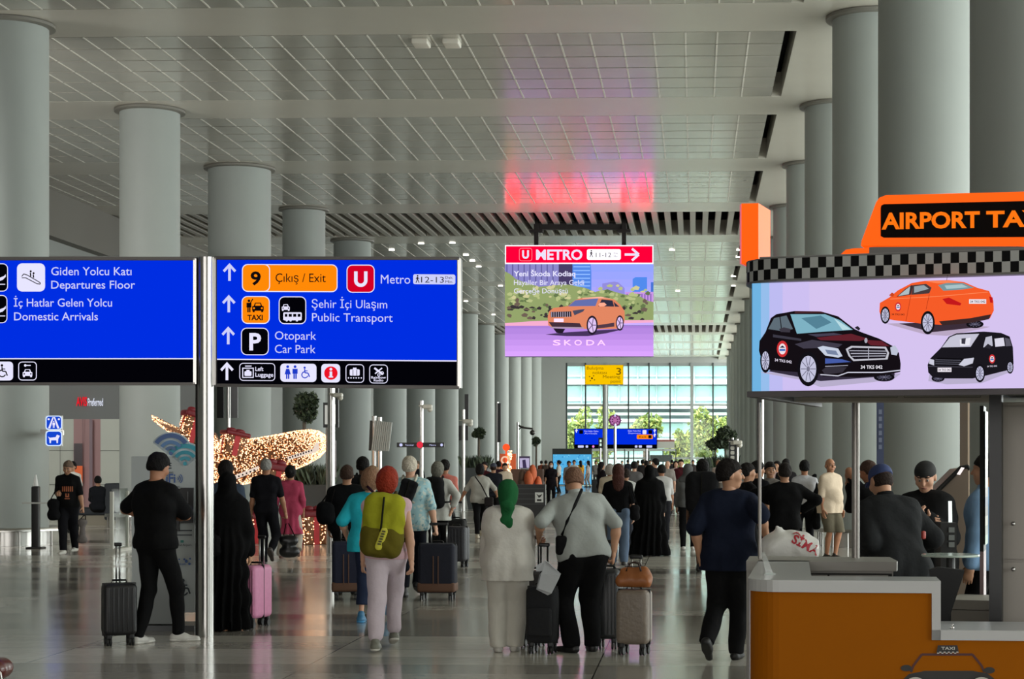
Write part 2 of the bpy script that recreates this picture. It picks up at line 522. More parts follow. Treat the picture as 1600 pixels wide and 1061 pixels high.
# glazed entrance lobby in front of the window
t = thing('entrance_lobby', 'glazed entrance lobby with revolving door below the end window', 'entrance', P(985, 750, 152))
o = t.location; mb = MB()
lob = Plane(P(985, 719, 152), RT)
for px in (925, 960, 976, 990, 1012, 1036, 1056): flat_on(lob, px - 0.9, 702, px + 0.9, 751, 0.2, md, mb)
for (u, v, q) in ((925, 1056, 703), (1015, 1052, 713)): flat_on(lob, u, q - 2, v, q + 2, 0.3, mm, mb)
flat_on(lob, 1016, 711, 1050, 722, 0.4, md, mb)
flat_on(lob, 1026, 690, 1054, 700, 2.0, mat('lobby_box', (150, 152, 146), 0.5), mb)
at_origin(mb.build('frame', None, t), o)
mb = MB(); flat_on(lob, 1026, 687, 1054, 690, 0.5, mat('lobby_red', (120, 60, 55), 0.6), mb); at_origin(mb.build('red_trim', None, t), o)

# outside
mb = MB(); mb.box((0, 215, -0.2), (160, 114, 0.3)); struct(mb.build('pavement', mat('outdoor_paving', (190, 190, 180), 0.8)), 'pale paving outside the window', 'pavement')
BY = 190.0
bt = thing('office_building', 'pale building with glass bands beyond the end window', 'building', (-6, BY, 0))
bm_w = mat('facade_white', (228, 236, 232), 0.6); bm_g = mat('facade_glass', (168, 198, 195), 0.6); bm_gr = mat('facade_grey', (160, 178, 182), 0.6)
mb = MB(); mb.box((0, 6, 9), (60, 10, 18), bm_gr); mb.build('wall', None, bt)
for z0, z1 in ((0.6, 3.4), (4.2, 5.6), (8.0, 9.6), (10.6, 13.5)):
    mb = MB(); mb.box((0, 0.9, (z0 + z1) / 2), (58, 0.3, z1 - z0), bm_g); mb.build('glass_band', None, bt)
for z, h, d in ((3.8, 0.35, 1.6), (5.9, 0.3, 1.5), (6.6, 0.3, 1.2), (7.4, 0.5, 2.2), (10.0, 0.5, 1.6), (12.0, 0.2, 1.4)):
    mb = MB(); mb.box((0, 1 - d / 2, z), (58, d, h), bm_w); mb.build('balcony_slab', None, bt)
mb = MB()
for i in range(-28, 29, 2): mb.box((i, 0.6, 10.4), (0.12, 0.2, 5.6), bm_gr)
mb.build('fins', None, bt)

def leaf_crown(mb, c, rad, n, size, mats, squash=1.0, rng=RNG, lobes=9):
    """clumped crown of small leaf faces around lobes"""
    c = np.array(c)
    lob = rng.normal(size=(lobes, 3)); lob /= np.linalg.norm(lob, axis=1)[:, None]
    lob = lob * rng.uniform(0.25, 0.72, (lobes, 1)) * np.array([rad[0], rad[1], rad[2]])
    for i in range(n):
        L = lob[rng.integers(lobes)]
        d = rng.normal(size=3); d /= np.linalg.norm(d)
        p = c + L + d * np.array(rad) * 0.42 * rng.uniform(0.55, 1.0)
        u = rng.normal(size=3); u /= np.linalg.norm(u)
        v = np.cross(u, rng.normal(size=3)); v /= np.linalg.norm(v)
        s = size * rng.uniform(0.6, 1.3)
        mb.add([p - u * s, p + v * s * 0.45, p + u * s, p - v * s * 0.45], [(0, 1, 2, 3)], mats[rng.integers(len(mats))])
lv1 = [mat('leaf_yellow_green', (176, 180, 96), 0.7), mat('leaf_bright', (158, 174, 98), 0.7), mat('leaf_mid', (136, 156, 88), 0.7)]
for (px, y0, y1, hw, D, lab) in (
        (903, 636, 720, 25, 176, 'yellow-green tree outside at the left end of the window'),
        (944, 640, 720, 22, 178, 'green tree outside behind the yellow board'),
        (1006, 642, 700, 26, 177, 'tree outside behind the middle of the end window'),
        (1062, 664, 728, 22, 176, 'lower pale tree outside left of the tallest tree'),
        (1098, 624, 730, 26, 174, 'tallest yellow-green tree outside near the right end of the window'),
        (1134, 650, 700, 12, 180, 'tree outside at the right edge of the window')):
    g = G(px, D); t = thing('tree', lab, 'tree', g, 0, 'trees outside the end window')
    k = D / FPX; zc = zof((y0 + y1) / 2, D); rz = (y1 - y0) / 2 * k; rx = hw * k
    mb = MB(); mb.tube([(0, 0, -0.05), (0.05, 0, zc * 0.6), (0, 0, zc + 0.2)], [0.16, 0.12, 0.05]); mb.build('trunk', mat('bark', (96, 82, 66), 0.9), t, True)
    mb = MB(); leaf_crown(mb, (0, 0, zc), (rx * 1.15, rx, rz * 1.15), 1500, 0.28, lv1, lobes=14); mb.build('crown', None, t)

# downlights
dl = Plane((0, 0, CEIL - 0.03), (1, 0, 0), (0, 1, 0))
for i, (px, py) in enumerate(((612, 391), (658, 381), (707, 380), (728, 399), (738, 408), (748, 417), (782, 447), (728, 471), (1050, 391), (1155, 391), (1154, 402), (1146, 447), (1059, 455), (771, 492), (1146, 432))):
    p = dl.hit(px, py)
    mb = MB(); mb.lathe([(0.10, 0.03), (0.13, 0), (0.09, -0.005)], (0, 0, 0), n=16)
    o = mb.build('downlight', emat((255, 250, 235), 4.0)); o.location = p
    tag(o, 'small round lit spot in the ceiling beyond the slats', 'light', 'small ceiling spots')

# two ceiling boxes between the first bands
for px in (658, 706):
    p = dl.hit(px, 66); mb = MB(); mb.rbox((0, 0, -.02), (.34, .5, .12), .03); o = mb.build('ceiling_speaker', mat('speaker_white', (206, 202, 190), .5), None, 'auto'); o.location = p
    tag(o, 'left of two small white boxes on the ceiling panels' if px < 700 else 'right of two small white boxes on the ceiling panels', 'speaker', 'small boxes on the ceiling panels')

# ================================================================== SIGNS
LAV = emat((205, 208, 250), 1.0); BLU = emat((0, 46, 226), 1.0); BLK = emat((3, 3, 8), 1.0)
ORG = emat((255, 138, 8), 1.0); RED = emat((212, 0, 38), 1.0); WHT = emat((232, 230, 255), 1.0)
INK = emat((16, 10, 14), 1.0); DBL = emat((30, 60, 200), 1.0)

def arrow_up(a, x, y0, y1, w=21, t=4.2, m=None):
    m = m or WHT; h = w / 2
    a.polys([[(x - t / 2, y0 + 2), (x + t / 2, y0 + 2), (x + t / 2, y1), (x - t / 2, y1)],
             [(x, y0 - 2.4), (x + h, y0 + h - 1.5), (x + h - 2.8, y0 + h + 1.5), (x, y0 + 3.4), (x - h + 2.8, y0 + h + 1.5), (x - h, y0 + h - 1.5)]], m)
def icon_box(a, x0, y0, x1, y1, fill, edge=None, r=8, bw=1.3, sl=0.008):
    a.rr(x0, y0, x1, y1, r, edge or WHT, sl)
    if edge is not fill: a.rr(x0 + bw, y0 + bw, x1 - bw, y1 - bw, r - bw, fill, sl)
def ic_walk(a, x, y, h, m):
    a.ell(x, y, h * .11, h * .11, m)
    a.line([(x - h * .02, y + h * .15), (x - h * .02, y + h * .48)], h * .17, m)
    a.line([(x, y + h * .45), (x + h * .2, y + h * .9)], h * .1, m); a.line([(x - h * .02, y + h * .45), (x - h * .22, y + h * .9)], h * .1, m)
    a.line([(x, y + h * .18), (x + h * .22, y + h * .42)], h * .08, m); a.line([(x - h * .04, y + h * .18), (x - h * .22, y + h * .4)], h * .08, m)
def ic_person(a, x, y, h, m, skirt=False):
    a.ell(x, y, h * .11, h * .11, m)
    if skirt: a.poly([(x - h * .12, y + h * .16), (x + h * .12, y + h * .16), (x + h * .24, y + h * .6), (x - h * .24, y + h * .6)], m)
    else: a.rect(x - h * .2, y + h * .16, x + h * .2, y + h * .55, m)
    a.rect(x - h * .13, y + h * .5, x - h * .02, y + h * .95, m); a.rect(x + h * .02, y + h * .5, x + h * .13, y + h * .95, m)
def ic_wheel(a, x, y, h, m):
    a.ell(x, y, h * .1, h * .1, m)
    a.line([(x, y + h * .12), (x + h * .03, y + h * .45), (x + h * .3, y + h * .47), (x + h * .42, y + h * .8)], h * .1, m)
    a.arc(x + h * .02, y + h * .62, h * .22, h * .31, 20, 280, m)
    a.line([(x, y + h * .28), (x + h * .26, y + h * .28)], h * .07, m)
def ic_car(a, x, y, w, m, hole=None):
    h = w * .7
    a.poly([(x - w * .5, y + h), (x - w * .5, y + h * .45), (x - w * .36, y + h * .4), (x - w * .26, y), (x + w * .26, y), (x + w * .36, y + h * .4), (x + w * .5, y + h * .45), (x + w * .5, y + h)], m)
    a.rect(x - w * .46, y + h, x - w * .28, y + h * 1.18, m); a.rect(x + w * .28, y + h, x + w * .46, y + h * 1.18, m)
    if hole:
        a.poly([(x - w * .24, y + h * .38), (x - w * .19, y + h * .1), (x + w * .19, y + h * .1), (x + w * .24, y + h * .38)], hole)
        a.ell(x - w * .34, y + h * .68, w * .08, w * .08, hole); a.ell(x + w * .34, y + h * .68, w * .08, w * .08, hole)

SD = 17.25
pw = G(322, SD)
sign = thing('wayfinding_sign', 'large blue lit wayfinding sign with two panels on a steel post', 'sign', pw)
mb = MB(); mb.tube([G(322, SD), G(322, SD) + UP * (zof(402, SD))], 0.073, n=24)
at_origin(mb.build('post', M_STEEL, sign, 'auto'), pw)
mb = MB(); mb.tube([G(311, SD + .05), G(311, SD + .05) + UP * (zof(402, SD))], 0.035, n=16)
at_origin(mb.build('post', M_DSTEEL, sign, 'auto'), pw)
for (px0, px1, q, d0, d1) in ((-90, 305, (404, 600, 404, 600), SD, SD), (336, 718, (403, 602, 404, 606), SD, SD * .985)):
    tl, bl = P(px0, q[0], d0), P(px0, q[1], d0); trr, br = P(px1, q[2], d1), P(px1, q[3], d1)
    pl = Plane(tl, trr - tl, tl - bl); n = pl.n
    mb = MB()
    mb.slab([tl, trr, br, bl], n * -0.14, M_DSTEEL)
    fr = 0.03
    for (p, q2) in ((tl, trr), (bl, br), (tl, bl), (trr, br)):
        d = (q2 - p).normalized(); o = n.cross(d) * fr / 2
        mb.slab([p - o, q2 - o, q2 + o, p + o], n * 0.02, M_STEEL if abs(d.z) > .5 else M_DSTEEL)
    fo = at_origin(mb.build('panel', None, sign), pw)
    a = Art(pl, 0.0012); a.k = 4; fpl = a
    if px0 < 0:
        a.rect(-84, 407, 303, 598, BLK); a.rect(-84, 407, 303, 559.5, BLU); a.rect(-84, 559.5, 303, 561.3, WHT)
        a.text('Giden Yolcu Katı', 80, 205.5, 430, 13.2, LAV, 0.004)
        a.text('Departures Floor', 80, 211, 451, 13, LAV, 0.004)
        a.text('İç Hatlar Gelen Yolcu', 21.5, 175, 479, 13, LAV, 0.004)
        a.text('Domestic Arrivals', 22, 153, 500.5, 13, LAV, 0.004)
        icon_box(a, 26.5, 411.5, 70.5, 455.5, WHT, WHT, 8, sl=0)
        a.line([(34, 432), (37, 428), (43, 430), (60, 440), (63, 442), (63, 444), (58, 443.5), (40, 434), (34, 434)], 1.3, INK)
        a.ell(48, 424, 1.6, 1.6, INK); a.ell(52.5, 427, 1.6, 1.6, INK); a.line([(47.5, 426), (48, 432)], 2, INK); a.line([(52, 429), (52.5, 434)], 2, INK)
        for (y0, t) in ((411.5, 0), (461, 1)):
            icon_box(a, -32, y0, 12.5 - t, y0 + 44, BLK, WHT, 8, sl=0)
            a.polys([[(-8, y0 + 25), (6, y0 + 20), (9, y0 + 17), (9, y0 + 21), (4, y0 + 26), (-6, y0 + 29)], [(-4, y0 + 32), (8, y0 + 32), (8, y0 + 33.4), (-4, y0 + 33.4)]], WHT)
        icon_box(a, -24, 565, 20.5, 594.5, WHT, WHT, 6, sl=0); ic_wheel(a, 3, 571, 20, INK)
        icon_box(a, 28.5, 565, 57.5, 594.5, BLK, WHT, 6, sl=0); ic_car(a, 43, 577, 15, WHT, BLK); a.line([(38, 571), (48, 571)], 1.6, WHT); a.ell(39.5, 571, 2, 2, WHT)
    else:
        s = .0075
        a.poly([(339, 406), (714, 406.5), (713, 602.5), (339, 599.5)], BLK)
        a.poly([(339, 406), (714, 406.5), (713.5, 563), (339, 560.5)], BLU)
        a.poly([(339, 560.5), (713.5, 563), (713.5, 565), (339, 562.3)], WHT)
        for (x, y0, y1) in ((358.6, 413.5, 438.8), (357.5, 463, 488), (356.6, 512.5, 538)): arrow_up(a, x, y0, y1, m=LAV)
        arrow_up(a, 354.6, 568, 594)
        icon_box(a, 378, 412.5, 527.5, 456, ORG, WHT, 9, 1.4, .004)
        a.rr(378, 412.5, 422, 456, 9, WHT, 0); a.rr(379.4, 413.9, 420.6, 454.6, 8, ORG, 0)
        a.text('9', 391.5, 407.5, 444.6, 20.5, INK, 0.03)
        a.text('Çıkış / Exit', 430.5, 509, 440.5, 14, INK, 0.0, .004)
        icon_box(a, 541.5, 413.5, 585.5, 457.5, RED, WHT, 9, 1.4, 0)
        a.line([(556, 424), (556, 438)], 5.4, WHT); a.line([(571.5, 424), (571.5, 438)], 5.4, WHT); a.arc(563.7, 438, 5.1, 10.5, 0, 180, WHT)
        a.text('Metro', 595, 641, 443, 14.5, LAV, 0.0, s)
        a.rr(645.5, 428.5, 711.5, 444, 3, LAV, s); ic_walk(a, 652.5, 431, 12, INK)
        a.text('12-13', 658, 693.5, 441.5, 9.6, INK, -0.004, s); a.text('Dak.', 696, 708, 435.5, 4, INK, 0, s); a.text('Min.', 696, 708, 442, 4, INK, 0, s)
        icon_box(a, 377.5, 462.5, 421.5, 506, ORG, WHT, 9, 1.4, .004)
        ic_person(a, 389, 470, 19, INK); a.line([(391, 474), (395, 467)], 1.6, INK); ic_car(a, 403, 473, 18, INK, ORG)
        a.text('TAXI', 386.5, 410.5, 500, 8.2, INK, 0.03)
        icon_box(a, 435.5, 463, 478.5, 506.5, BLK, WHT, 9, 1.4, .004)
        ic_car(a, 446.5, 475.5, 12.5, WHT, BLK)
        a.rr(442.5, 488, 471.5, 500.5, 2, WHT); a.polys([[(445, 490.5), (449, 490.5), (449, 495), (445, 495)], [(451, 490.5), (456, 490.5), (456, 495), (451, 495)], [(458, 490.5), (463, 490.5), (463, 495), (458, 495)], [(465, 490.5), (469.5, 490.5), (469.5, 495), (465, 495)]], BLK)
        for x in (448, 454, 464): a.ell(x, 500.5, 1.9, 1.9, WHT)
        a.text('Şehir İçi Ulaşım', 487, 605, 481, 13.5, LAV, 0.0, s)
        a.text('Public Transport', 487.5, 613.5, 502, 13.5, LAV, 0.0, s)
        icon_box(a, 376.5, 512, 420, 555, BLK, WHT, 9, 1.4, .004)
        a.text('P', 389.5, 408, 546.5, 26.5, WHT, 0.03)
        a.text('Otopark', 429.5, 494, 530.5, 13.5, LAV, 0.0, s); a.text('Car Park', 429.5, 493, 551.5, 13.5, LAV, 0.0, s)
        icon_box(a, 374, 567, 430, 595, BLK, WHT, 6, 1.2)
        a.rect(378.5, 574.5, 396.5, 590.5, WHT); a.rect(380, 576, 395, 589, BLK); a.rr(382, 580, 393, 587.5, 1.5, WHT); a.rect(385, 578, 390, 580, WHT); a.line([(383, 572), (393, 572)], 1.6, WHT)
        a.text('Left', 399, 411.5, 579.5, 6.5, WHT, 0.015, s); a.text('Luggage', 399, 427, 588.5, 6.5, WHT, 0.015, s)
        icon_box(a, 438, 568, 494.5, 596.5, WHT, WHT, 6); ic_person(a, 449.5, 573, 20, DBL, True); ic_person(a, 461, 573, 20, DBL); ic_wheel(a, 476, 574.5, 18, DBL)
        icon_box(a, 502, 568.5, 531.5, 597.5, WHT, WHT, 6); a.ell(517, 583, 10.5, 10.5, emat((236, 20, 40), 1)); a.rect(515, 580.5, 519, 589, WHT); a.ell(517, 577, 2.2, 2.2, WHT); a.rect(513.5, 588, 520.5, 590, WHT)
        icon_box(a, 540, 569, 569, 598, BLK, WHT, 6, 1.2); a.rr(546.5, 577, 562, 587, 2, WHT); a.rect(551.5, 574.5, 557, 577, WHT); a.rect(551, 578, 552, 587, BLK); a.rect(557, 578, 558, 587, BLK)
        for x in range(544, 567, 4): a.ell(x + .5, 590.5, 1.1, 1.1, WHT)
        icon_box(a, 577, 569.5, 606, 599, BLK, WHT, 6, 1.2); a.line([(585, 575), (598, 585)], 3, WHT); a.line([(597, 575), (586, 584)], 2, WHT); a.arc(597, 583, 1.6, 2.8, 0, 360, WHT); a.arc(592, 586, 1.4, 2.5, 0, 360, WHT)
        a.text('Rainbow', 580, 603, 591.5, 3.6, WHT, 0.02); a.text('Radio', 584, 599, 596, 3.6, WHT, 0.02)
    at_origin(a.mb.build('display_face', None, fo), pw)

# ---- hanging screen with the red metro band
MD = 66.6
mp = Plane(P(900, 470, MD), RT); pw = P(905, 383, MD)
t = thing('hanging_screen', 'huge hanging screen with red metro band above a car advertisement', 'screen', pw)
mb = MB(); flat_on(mp, 789, 383, 1021, 557, 0.5, M_BLACK, mb); at_origin(mb.build('casing', None, t), pw)
mb = MB()
for px in (838, 975):
    z = zof(383, MD); p = G(px, MD + .25); mb.box((p.x, p.y, (z + CEIL + .2) / 2), (0.16, 0.16, CEIL + .2 - z)); mb.box((p.x, p.y, z + 0.55), (0.5, 0.3, 0.1))
p0, p1 = G(834, MD + .25), G(979, MD + .25); zz = zof(357, MD)
mb.obox(p0 + UP * zz, p1 - p0, (0, .25, 0), (0, 0, .28)); at_origin(mb.build('hanger', mat('rusty_black', (26, 18, 18), .7), t), pw)
a = Art(mp, 0.012); a.k = 2; SM = 1.4
def e_(r, g, b): return emat((r, g, b), SM)
a.rect(789, 383, 1021, 412.5, e_(255, 235, 245)); a.rect(790.6, 384.8, 1019.4, 410.6, emat((238, 0, 16), 8.0))
a.rr(811, 387.5, 831.5, 408, 4, e_(255, 120, 140)); a.rr(811.8, 388.3, 830.7, 407.2, 3.4, emat((238, 0, 34), 1.5))
a.line([(817.3, 391), (817.3, 399)], 3, WHT); a.line([(825, 391), (825, 399)], 3, WHT); a.arc(821.2, 399, 2.4, 5.4, 0, 180, WHT)
a.text('METRO', 837.5, 910, 405.3, 15.6, WHT, 0.03)
a.rr(917, 389.3, 970, 406, 3, e_(250, 245, 255)); ic_walk(a, 924, 392, 11, INK); a.text('11-12', 931, 955, 402, 7.6, INK, 0); a.text('Dak.', 959, 966, 397, 3, INK); a.text('Min.', 959, 966, 402, 3, INK)
a.line([(976, 397.7), (997, 397.7)], 3.6, WHT); a.line([(987.5, 388.5), (998, 397.7), (987.5, 407)], 3.8, WHT)
for i in range(8):                                         # the advertisement: sky
    f = i / 7; a.rect(789, 412.5 + i * 12, 1021, 412.5 + (i + 1) * 12, e_(int(128 + 48 * f), int(142 + 10 * f), int(240 - 6 * f)))
a.rect(789, 412.5, 873, 470, e_(122, 118, 176)); a.rect(873, 412.5, 894.5, 470, e_(62, 52, 88)); a.poly([(894.5, 412.5), (923, 412.5), (924, 426), (924, 455), (894.5, 455)], e_(74, 118, 200))
for i in range(9): a.rect(791 + i * 9, 413, 793 + i * 9, 440, e_(88, 84, 140))
for i in range(6): a.rect(896, 416 + i * 6, 922, 417.5 + i * 6, e_(130, 168, 232))
a.poly([(941, 443), (952, 441), (960, 440), (966, 441), (976, 450), (976, 470), (941, 470)], e_(128, 122, 190))
a.poly([(988.5, 436), (993, 433), (1011, 433), (1011, 470), (988.5, 470)], e_(70, 120, 205)); a.rect(1017, 441, 1021, 470, e_(60, 100, 185))
a.rect(977, 456, 1021, 475, e_(176, 130, 200)); a.rect(931, 448, 941, 470, e_(150, 140, 215))
for i in range(9): a.rect(979 + i * 4.6, 459, 981 + i * 4.6, 473, e_(120, 90, 160))
tr_ = [(789, 424), (797, 428), (806, 436), (822, 442), (842, 448), (866, 446), (884, 444), (900, 447), (915, 450), (930, 456), (948, 452), (968, 458), (985, 462), (1000, 463), (1012, 470), (1021, 472), (1021, 502), (789, 508)]
a.poly(tr_, e_(128, 142, 92))
rr_ = np.random.default_rng(3)
for (colr, n_, yy) in (((88, 104, 66), 46, (452, 494)), ((160, 168, 116), 40, (446, 476)), ((52, 46, 48), 40, (478, 500)), ((96, 82, 72), 30, (468, 498)), ((182, 178, 132), 18, (446, 466))):
    lst = []
    for i in range(n_):
        x = rr_.uniform(791, 1008); y = rr_.uniform(*yy); w = rr_.uniform(4, 12); h = rr_.uniform(1.4, 3.8)
        lst.append([(x, y), (x + w * .5, y - h), (x + w, y - h * .3), (x + w * .8, y + h), (x + w * .2, y + h * .8)])
    a.polys(lst, e_(*colr))
a.poly([(789, 505), (830, 502), (860, 501), (1021, 500), (1021, 504), (789, 512)], e_(214, 150, 180))
for i in range(6):
    f = i / 5; a.rect(789, (509 if i == 0 else 504) + i * 9, 1021, 513 + i * 9 if i < 5 else 557, e_(int(150 + 40 * f), int(112 + 30 * f), int(190 + 32 * f)))
def K(x, y): return (740 + x / 4.822, 360 + y / 4.822)
def kp(*pp): return [K(*q) for q in pp]
a.poly(kp((540, 785), (620, 775), (700, 768), (1060, 745), (1130, 745), (1000, 775), (860, 797), (700, 797)), e_(60, 44, 80))
a.poly(kp((558, 650), (570, 610), (600, 585), (712, 570), (765, 525), (820, 508), (960, 500), (1060, 520), (1105, 560), (1138, 610), (1138, 680), (1120, 740), (1060, 742), (930, 745), (820, 742), (600, 735), (562, 715)), e_(196, 116, 84))
a.poly(kp((712, 572), (766, 527), (940, 512), (918, 570)), e_(86, 96, 150)); a.poly(kp((940, 572), (965, 520), (1045, 528), (1098, 575)), e_(42, 40, 58)); a.line(kp((1050, 530), (1062, 575)), 1.2, e_(190, 110, 80))
a.poly(kp((820, 508), (960, 500), (1060, 520), (1000, 512), (820, 514)), e_(224, 160, 140))
a.poly(kp((580, 615), (735, 610), (738, 650), (582, 655)), e_(40, 34, 44))
for i in range(9): a.line(kp((588 + i * 17, 614), (588 + i * 17, 653)), .9, e_(176, 164, 184))
a.poly(kp((745, 605), (838, 592), (825, 612), (760, 640)), e_(66, 64, 84)); a.rect(*K(605, 664), *K(678, 690), e_(226, 200, 232))
a.poly(kp((565, 690), (800, 700), (820, 740), (600, 738)), e_(58, 40, 52)); a.poly(kp((575, 726), (830, 730), (830, 740), (590, 738)), e_(150, 130, 150))
a.poly(kp((940, 560), (950, 546), (985, 544), (1002, 560), (985, 572), (950, 574)), e_(222, 150, 126)); a.poly(kp((930, 715), (1060, 695), (1060, 725), (930, 740)), e_(70, 50, 62))
for (cx, cy, rx, ry) in ((893, 714, 42, 72), (1102, 698, 30, 58)):
    q = K(cx, cy); a.ell(*q, rx / 4.822, ry / 4.822, e_(30, 22, 36)); a.ell(*q, rx / 6.4, ry / 6.2, e_(196, 172, 214))
    for k in range(5):
        an = k * 1.2566; a.line([q, (q[0] + rx / 6.6 * math.cos(an), q[1] + ry / 6.4 * math.sin(an))], 1.1, e_(70, 52, 84))
a.poly(kp((600, 738), (690, 742), (670, 775), (625, 772)), e_(30, 22, 36))
a.text('Yeni Škoda Kodiaq', 802.5, 899, 431.5, 8.2, WHT, 0.022); a.text('Hayaller Bir Araya Geldi', 803, 912.5, 445.3, 8, WHT, 0.004); a.text('Gerçeğe Dönüştü', 803, 887, 458.3, 8, WHT, 0.004)
for ch, x0, x1 in (('S', 864, 876), ('K', 881.5, 893), ('O', 897.5, 909), ('D', 916, 928.5), ('A', 933, 946)): a.text(ch, x0, x1, 539.5, 8.6, emat((246, 196, 255), 1.3), 0.012)
at_origin(a.mb.build('display_face', None, t), pw)

# ---- yellow meeting board, purple disc, far blue sign
def board_on_post(name, label, x0, y0, x1, y1, D, postx, draw, th=0.12, pr=0.07, pm=None, edge=None):
    pl = Plane(P((x0 + x1) / 2, (y0 + y1) / 2, D), RT); pw = G(postx, D)
    t = thing(name, label, 'sign', pw)
    if pr: 
        mb = MB(); mb.tube([pw + FW * .12, pw + FW * .12 + UP * zof(y0 + 2, D)], pr, n=12); at_origin(mb.build('post', pm or M_STEEL, t, 'auto'), pw)
    mb = MB(); flat_on(pl, x0, y0, x1, y1, th, edge or M_BLACK, mb); b = at_origin(mb.build('board', None, t), pw)
    a = Art(pl, D * 0.00012); a.k = 2; draw(a); at_origin(a.mb.build('lettering', None, b), pw)
    return t
YEL = emat((250, 196, 0), 1.0); BRN = emat((120, 92, 10), 1)
def d1(a):
    a.rect(914.5, 570.5, 973.5, 600.5, YEL)
    a.text('Buluşma', 917, 943, 577.5, 5, BRN); a.text('noktası', 926, 948, 584.5, 5, BRN); a.text('Meeting', 942, 969, 591, 5, BRN); a.text('point', 954, 970, 598, 5, BRN); a.text('3', 963, 970.5, 585.5, 11, BRN, .01)
    a.ell(925, 591, 1.4, 1.4, INK)
    for k in range(4): a.ell(925 + 4.6 * math.cos(k * 1.57 + .6), 591 + 4.6 * math.sin(k * 1.57 + .6), 1, 1, BRN)
board_on_post('meeting_board', 'yellow meeting point board numbered three on a tall pale post', 914, 570, 974, 601, 88, 945, d1, pr=0.11, pm=mat('pale_post', (176, 178, 174), .4), edge=mat('yellow_edge', (170, 130, 10), .5))
def d2(a):
    a.ell(961, 657, 8.8, 9, emat((120, 52, 110), .9)); a.arc(961, 657, 5.5, 6.8, 0, 360, emat((190, 120, 180), .9)); a.ell(961, 657, 3, 3, emat((190, 110, 170), .9))
    for k in range(8): a.line([(961 + 3 * math.cos(k * .785), 657 + 3 * math.sin(k * .785)), (961 + 8 * math.cos(k * .785), 657 + 8 * math.sin(k * .785))], .9, emat((210, 150, 200), .9))
    a.rect(959.8, 647, 962.2, 651, LAV); a.rect(959.8, 663, 962.2, 667, LAV)
pl = Plane(P(961, 657, 76), RT); pw = G(961, 76)
t = thing('round_sign', 'round purple emblem sign on a slim post before the far blue sign', 'sign', pw)
mb = MB(); mb.tube([pw, pw + UP * zof(662, 76)], 0.06, n=12); at_origin(mb.build('post', M_STEEL, t, 'auto'), pw)
a = Art(pl, 0.01); pts = []
for i in range(32):
    r = 10.8 if i % 4 == 0 else 9.3; an = 2 * math.pi * i / 32; pts.append(pl.hit(961 + r * math.cos(an), 657 + r * math.sin(an)))
mb = MB(); mb.slab(pts, pl.n * -0.1); b = at_origin(mb.build('disc', mat('purple_disc', (84, 40, 78), .5), t), pw)
a.k = 2; d2(a); at_origin(a.mb.build('emblem', None, b), pw)
def d3(a):
    a.rect(898, 670.5, 1026, 694.5, BLU); a.rect(898, 694.5, 1026, 700.5, BLK)
    a.text('Dış Hatlar Gelen', 913, 935, 675, 2.6, LAV); a.text('Arrivals', 913, 933, 678.5, 2.4, LAV); a.text('Giden Yolcu Katı', 981, 1001, 674.5, 2.6, LAV); a.text('Departures', 982, 1001, 678, 2.4, LAV)
    a.rr(1004, 672, 1010, 678.5, 1, WHT); a.rr(905, 672, 911, 678, 1, BLK); a.rr(1013, 672, 1019, 678, 1, BLK); a.rr(995, 679, 1020, 686, 1.5, ORG); a.text('Exit', 999, 1010, 684, 3, INK); a.rr(1013, 680, 1018, 685, 1, INK)
    arrow_up(a, 900.8, 672, 676, 4, 1); arrow_up(a, 1023, 672, 676, 4, 1); arrow_up(a, 1023, 679, 683, 4, 1)
    for (x0, x1) in ((903, 912), (915, 919), (992, 996), (998, 1003), (1010, 1019)): a.rr(x0, 696, x1, 699.5, .8, LAV)
    a.ell(927, 697.7, 1.9, 1.9, emat((240, 140, 220), 1))
pl = Plane(P(962, 685, 128), RT); pw = G(962, 128)
t = thing('arrivals_sign', 'far blue wayfinding sign with orange exit box before the end window', 'sign', pw)
mb = MB()
for px in (915, 1010): mb.tube([G(px, 128.2), G(px, 128.2) + UP * zof(672, 128)], 0.09, n=10)
at_origin(mb.build('post', M_STEEL, t, 'auto'), pw)
mb = MB(); flat_on(pl, 897, 669.5, 1027, 701, 0.2, M_BLACK, mb); b = at_origin(mb.build('board', None, t), pw)
a = Art(pl, 0.02); a.k = 2; d3(a); at_origin(a.mb.build('lettering', None, b), pw)
# traffic-light like screen and cyan wall of advertising
pl = Plane(P(895, 730, 118), RT); pw = G(895, 118)
t = thing('advertising_wall', 'cyan lit advertising wall with dark top beside the far crowd', 'advertisement', pw)
mb = MB(); flat_on(pl, 863, 701, 925, 758, 1.6, mat('advert_case', (40, 44, 46), .5), mb); at_origin(mb.build('casing', None, t), pw)
a = Art(pl, 0.02); a.k = 2; a.rect(864, 710, 924, 757, emat((84, 176, 226), 1.0))
r2 = np.random.default_rng(5); l1 = []; l2 = []
for i in range(90):
    x, y, s_ = r2.uniform(865, 921), r2.uniform(711, 755), r2.uniform(.8, 2.2); (l1 if i % 2 else l2).append([(x, y), (x + s_, y - s_ * .5), (x + s_ * 1.6, y + s_ * .5), (x + s_ * .4, y + s_)])
a.polys(l1, emat((128, 206, 240), 1)); a.polys(l2, emat((52, 140, 204), 1)); at_origin(a.mb.build('display_face', None, t), pw)
board_on_post('signal_box', 'small black box with green lamps beside the yellow board post', 935, 684, 942, 700, 87.6, 938, lambda a: a.polys([[(937, 687), (940, 687), (940, 691), (937, 691)], [(937, 693), (940, 693), (940, 697), (937, 697)]], emat((210, 236, 220), 1)), pr=0.05)

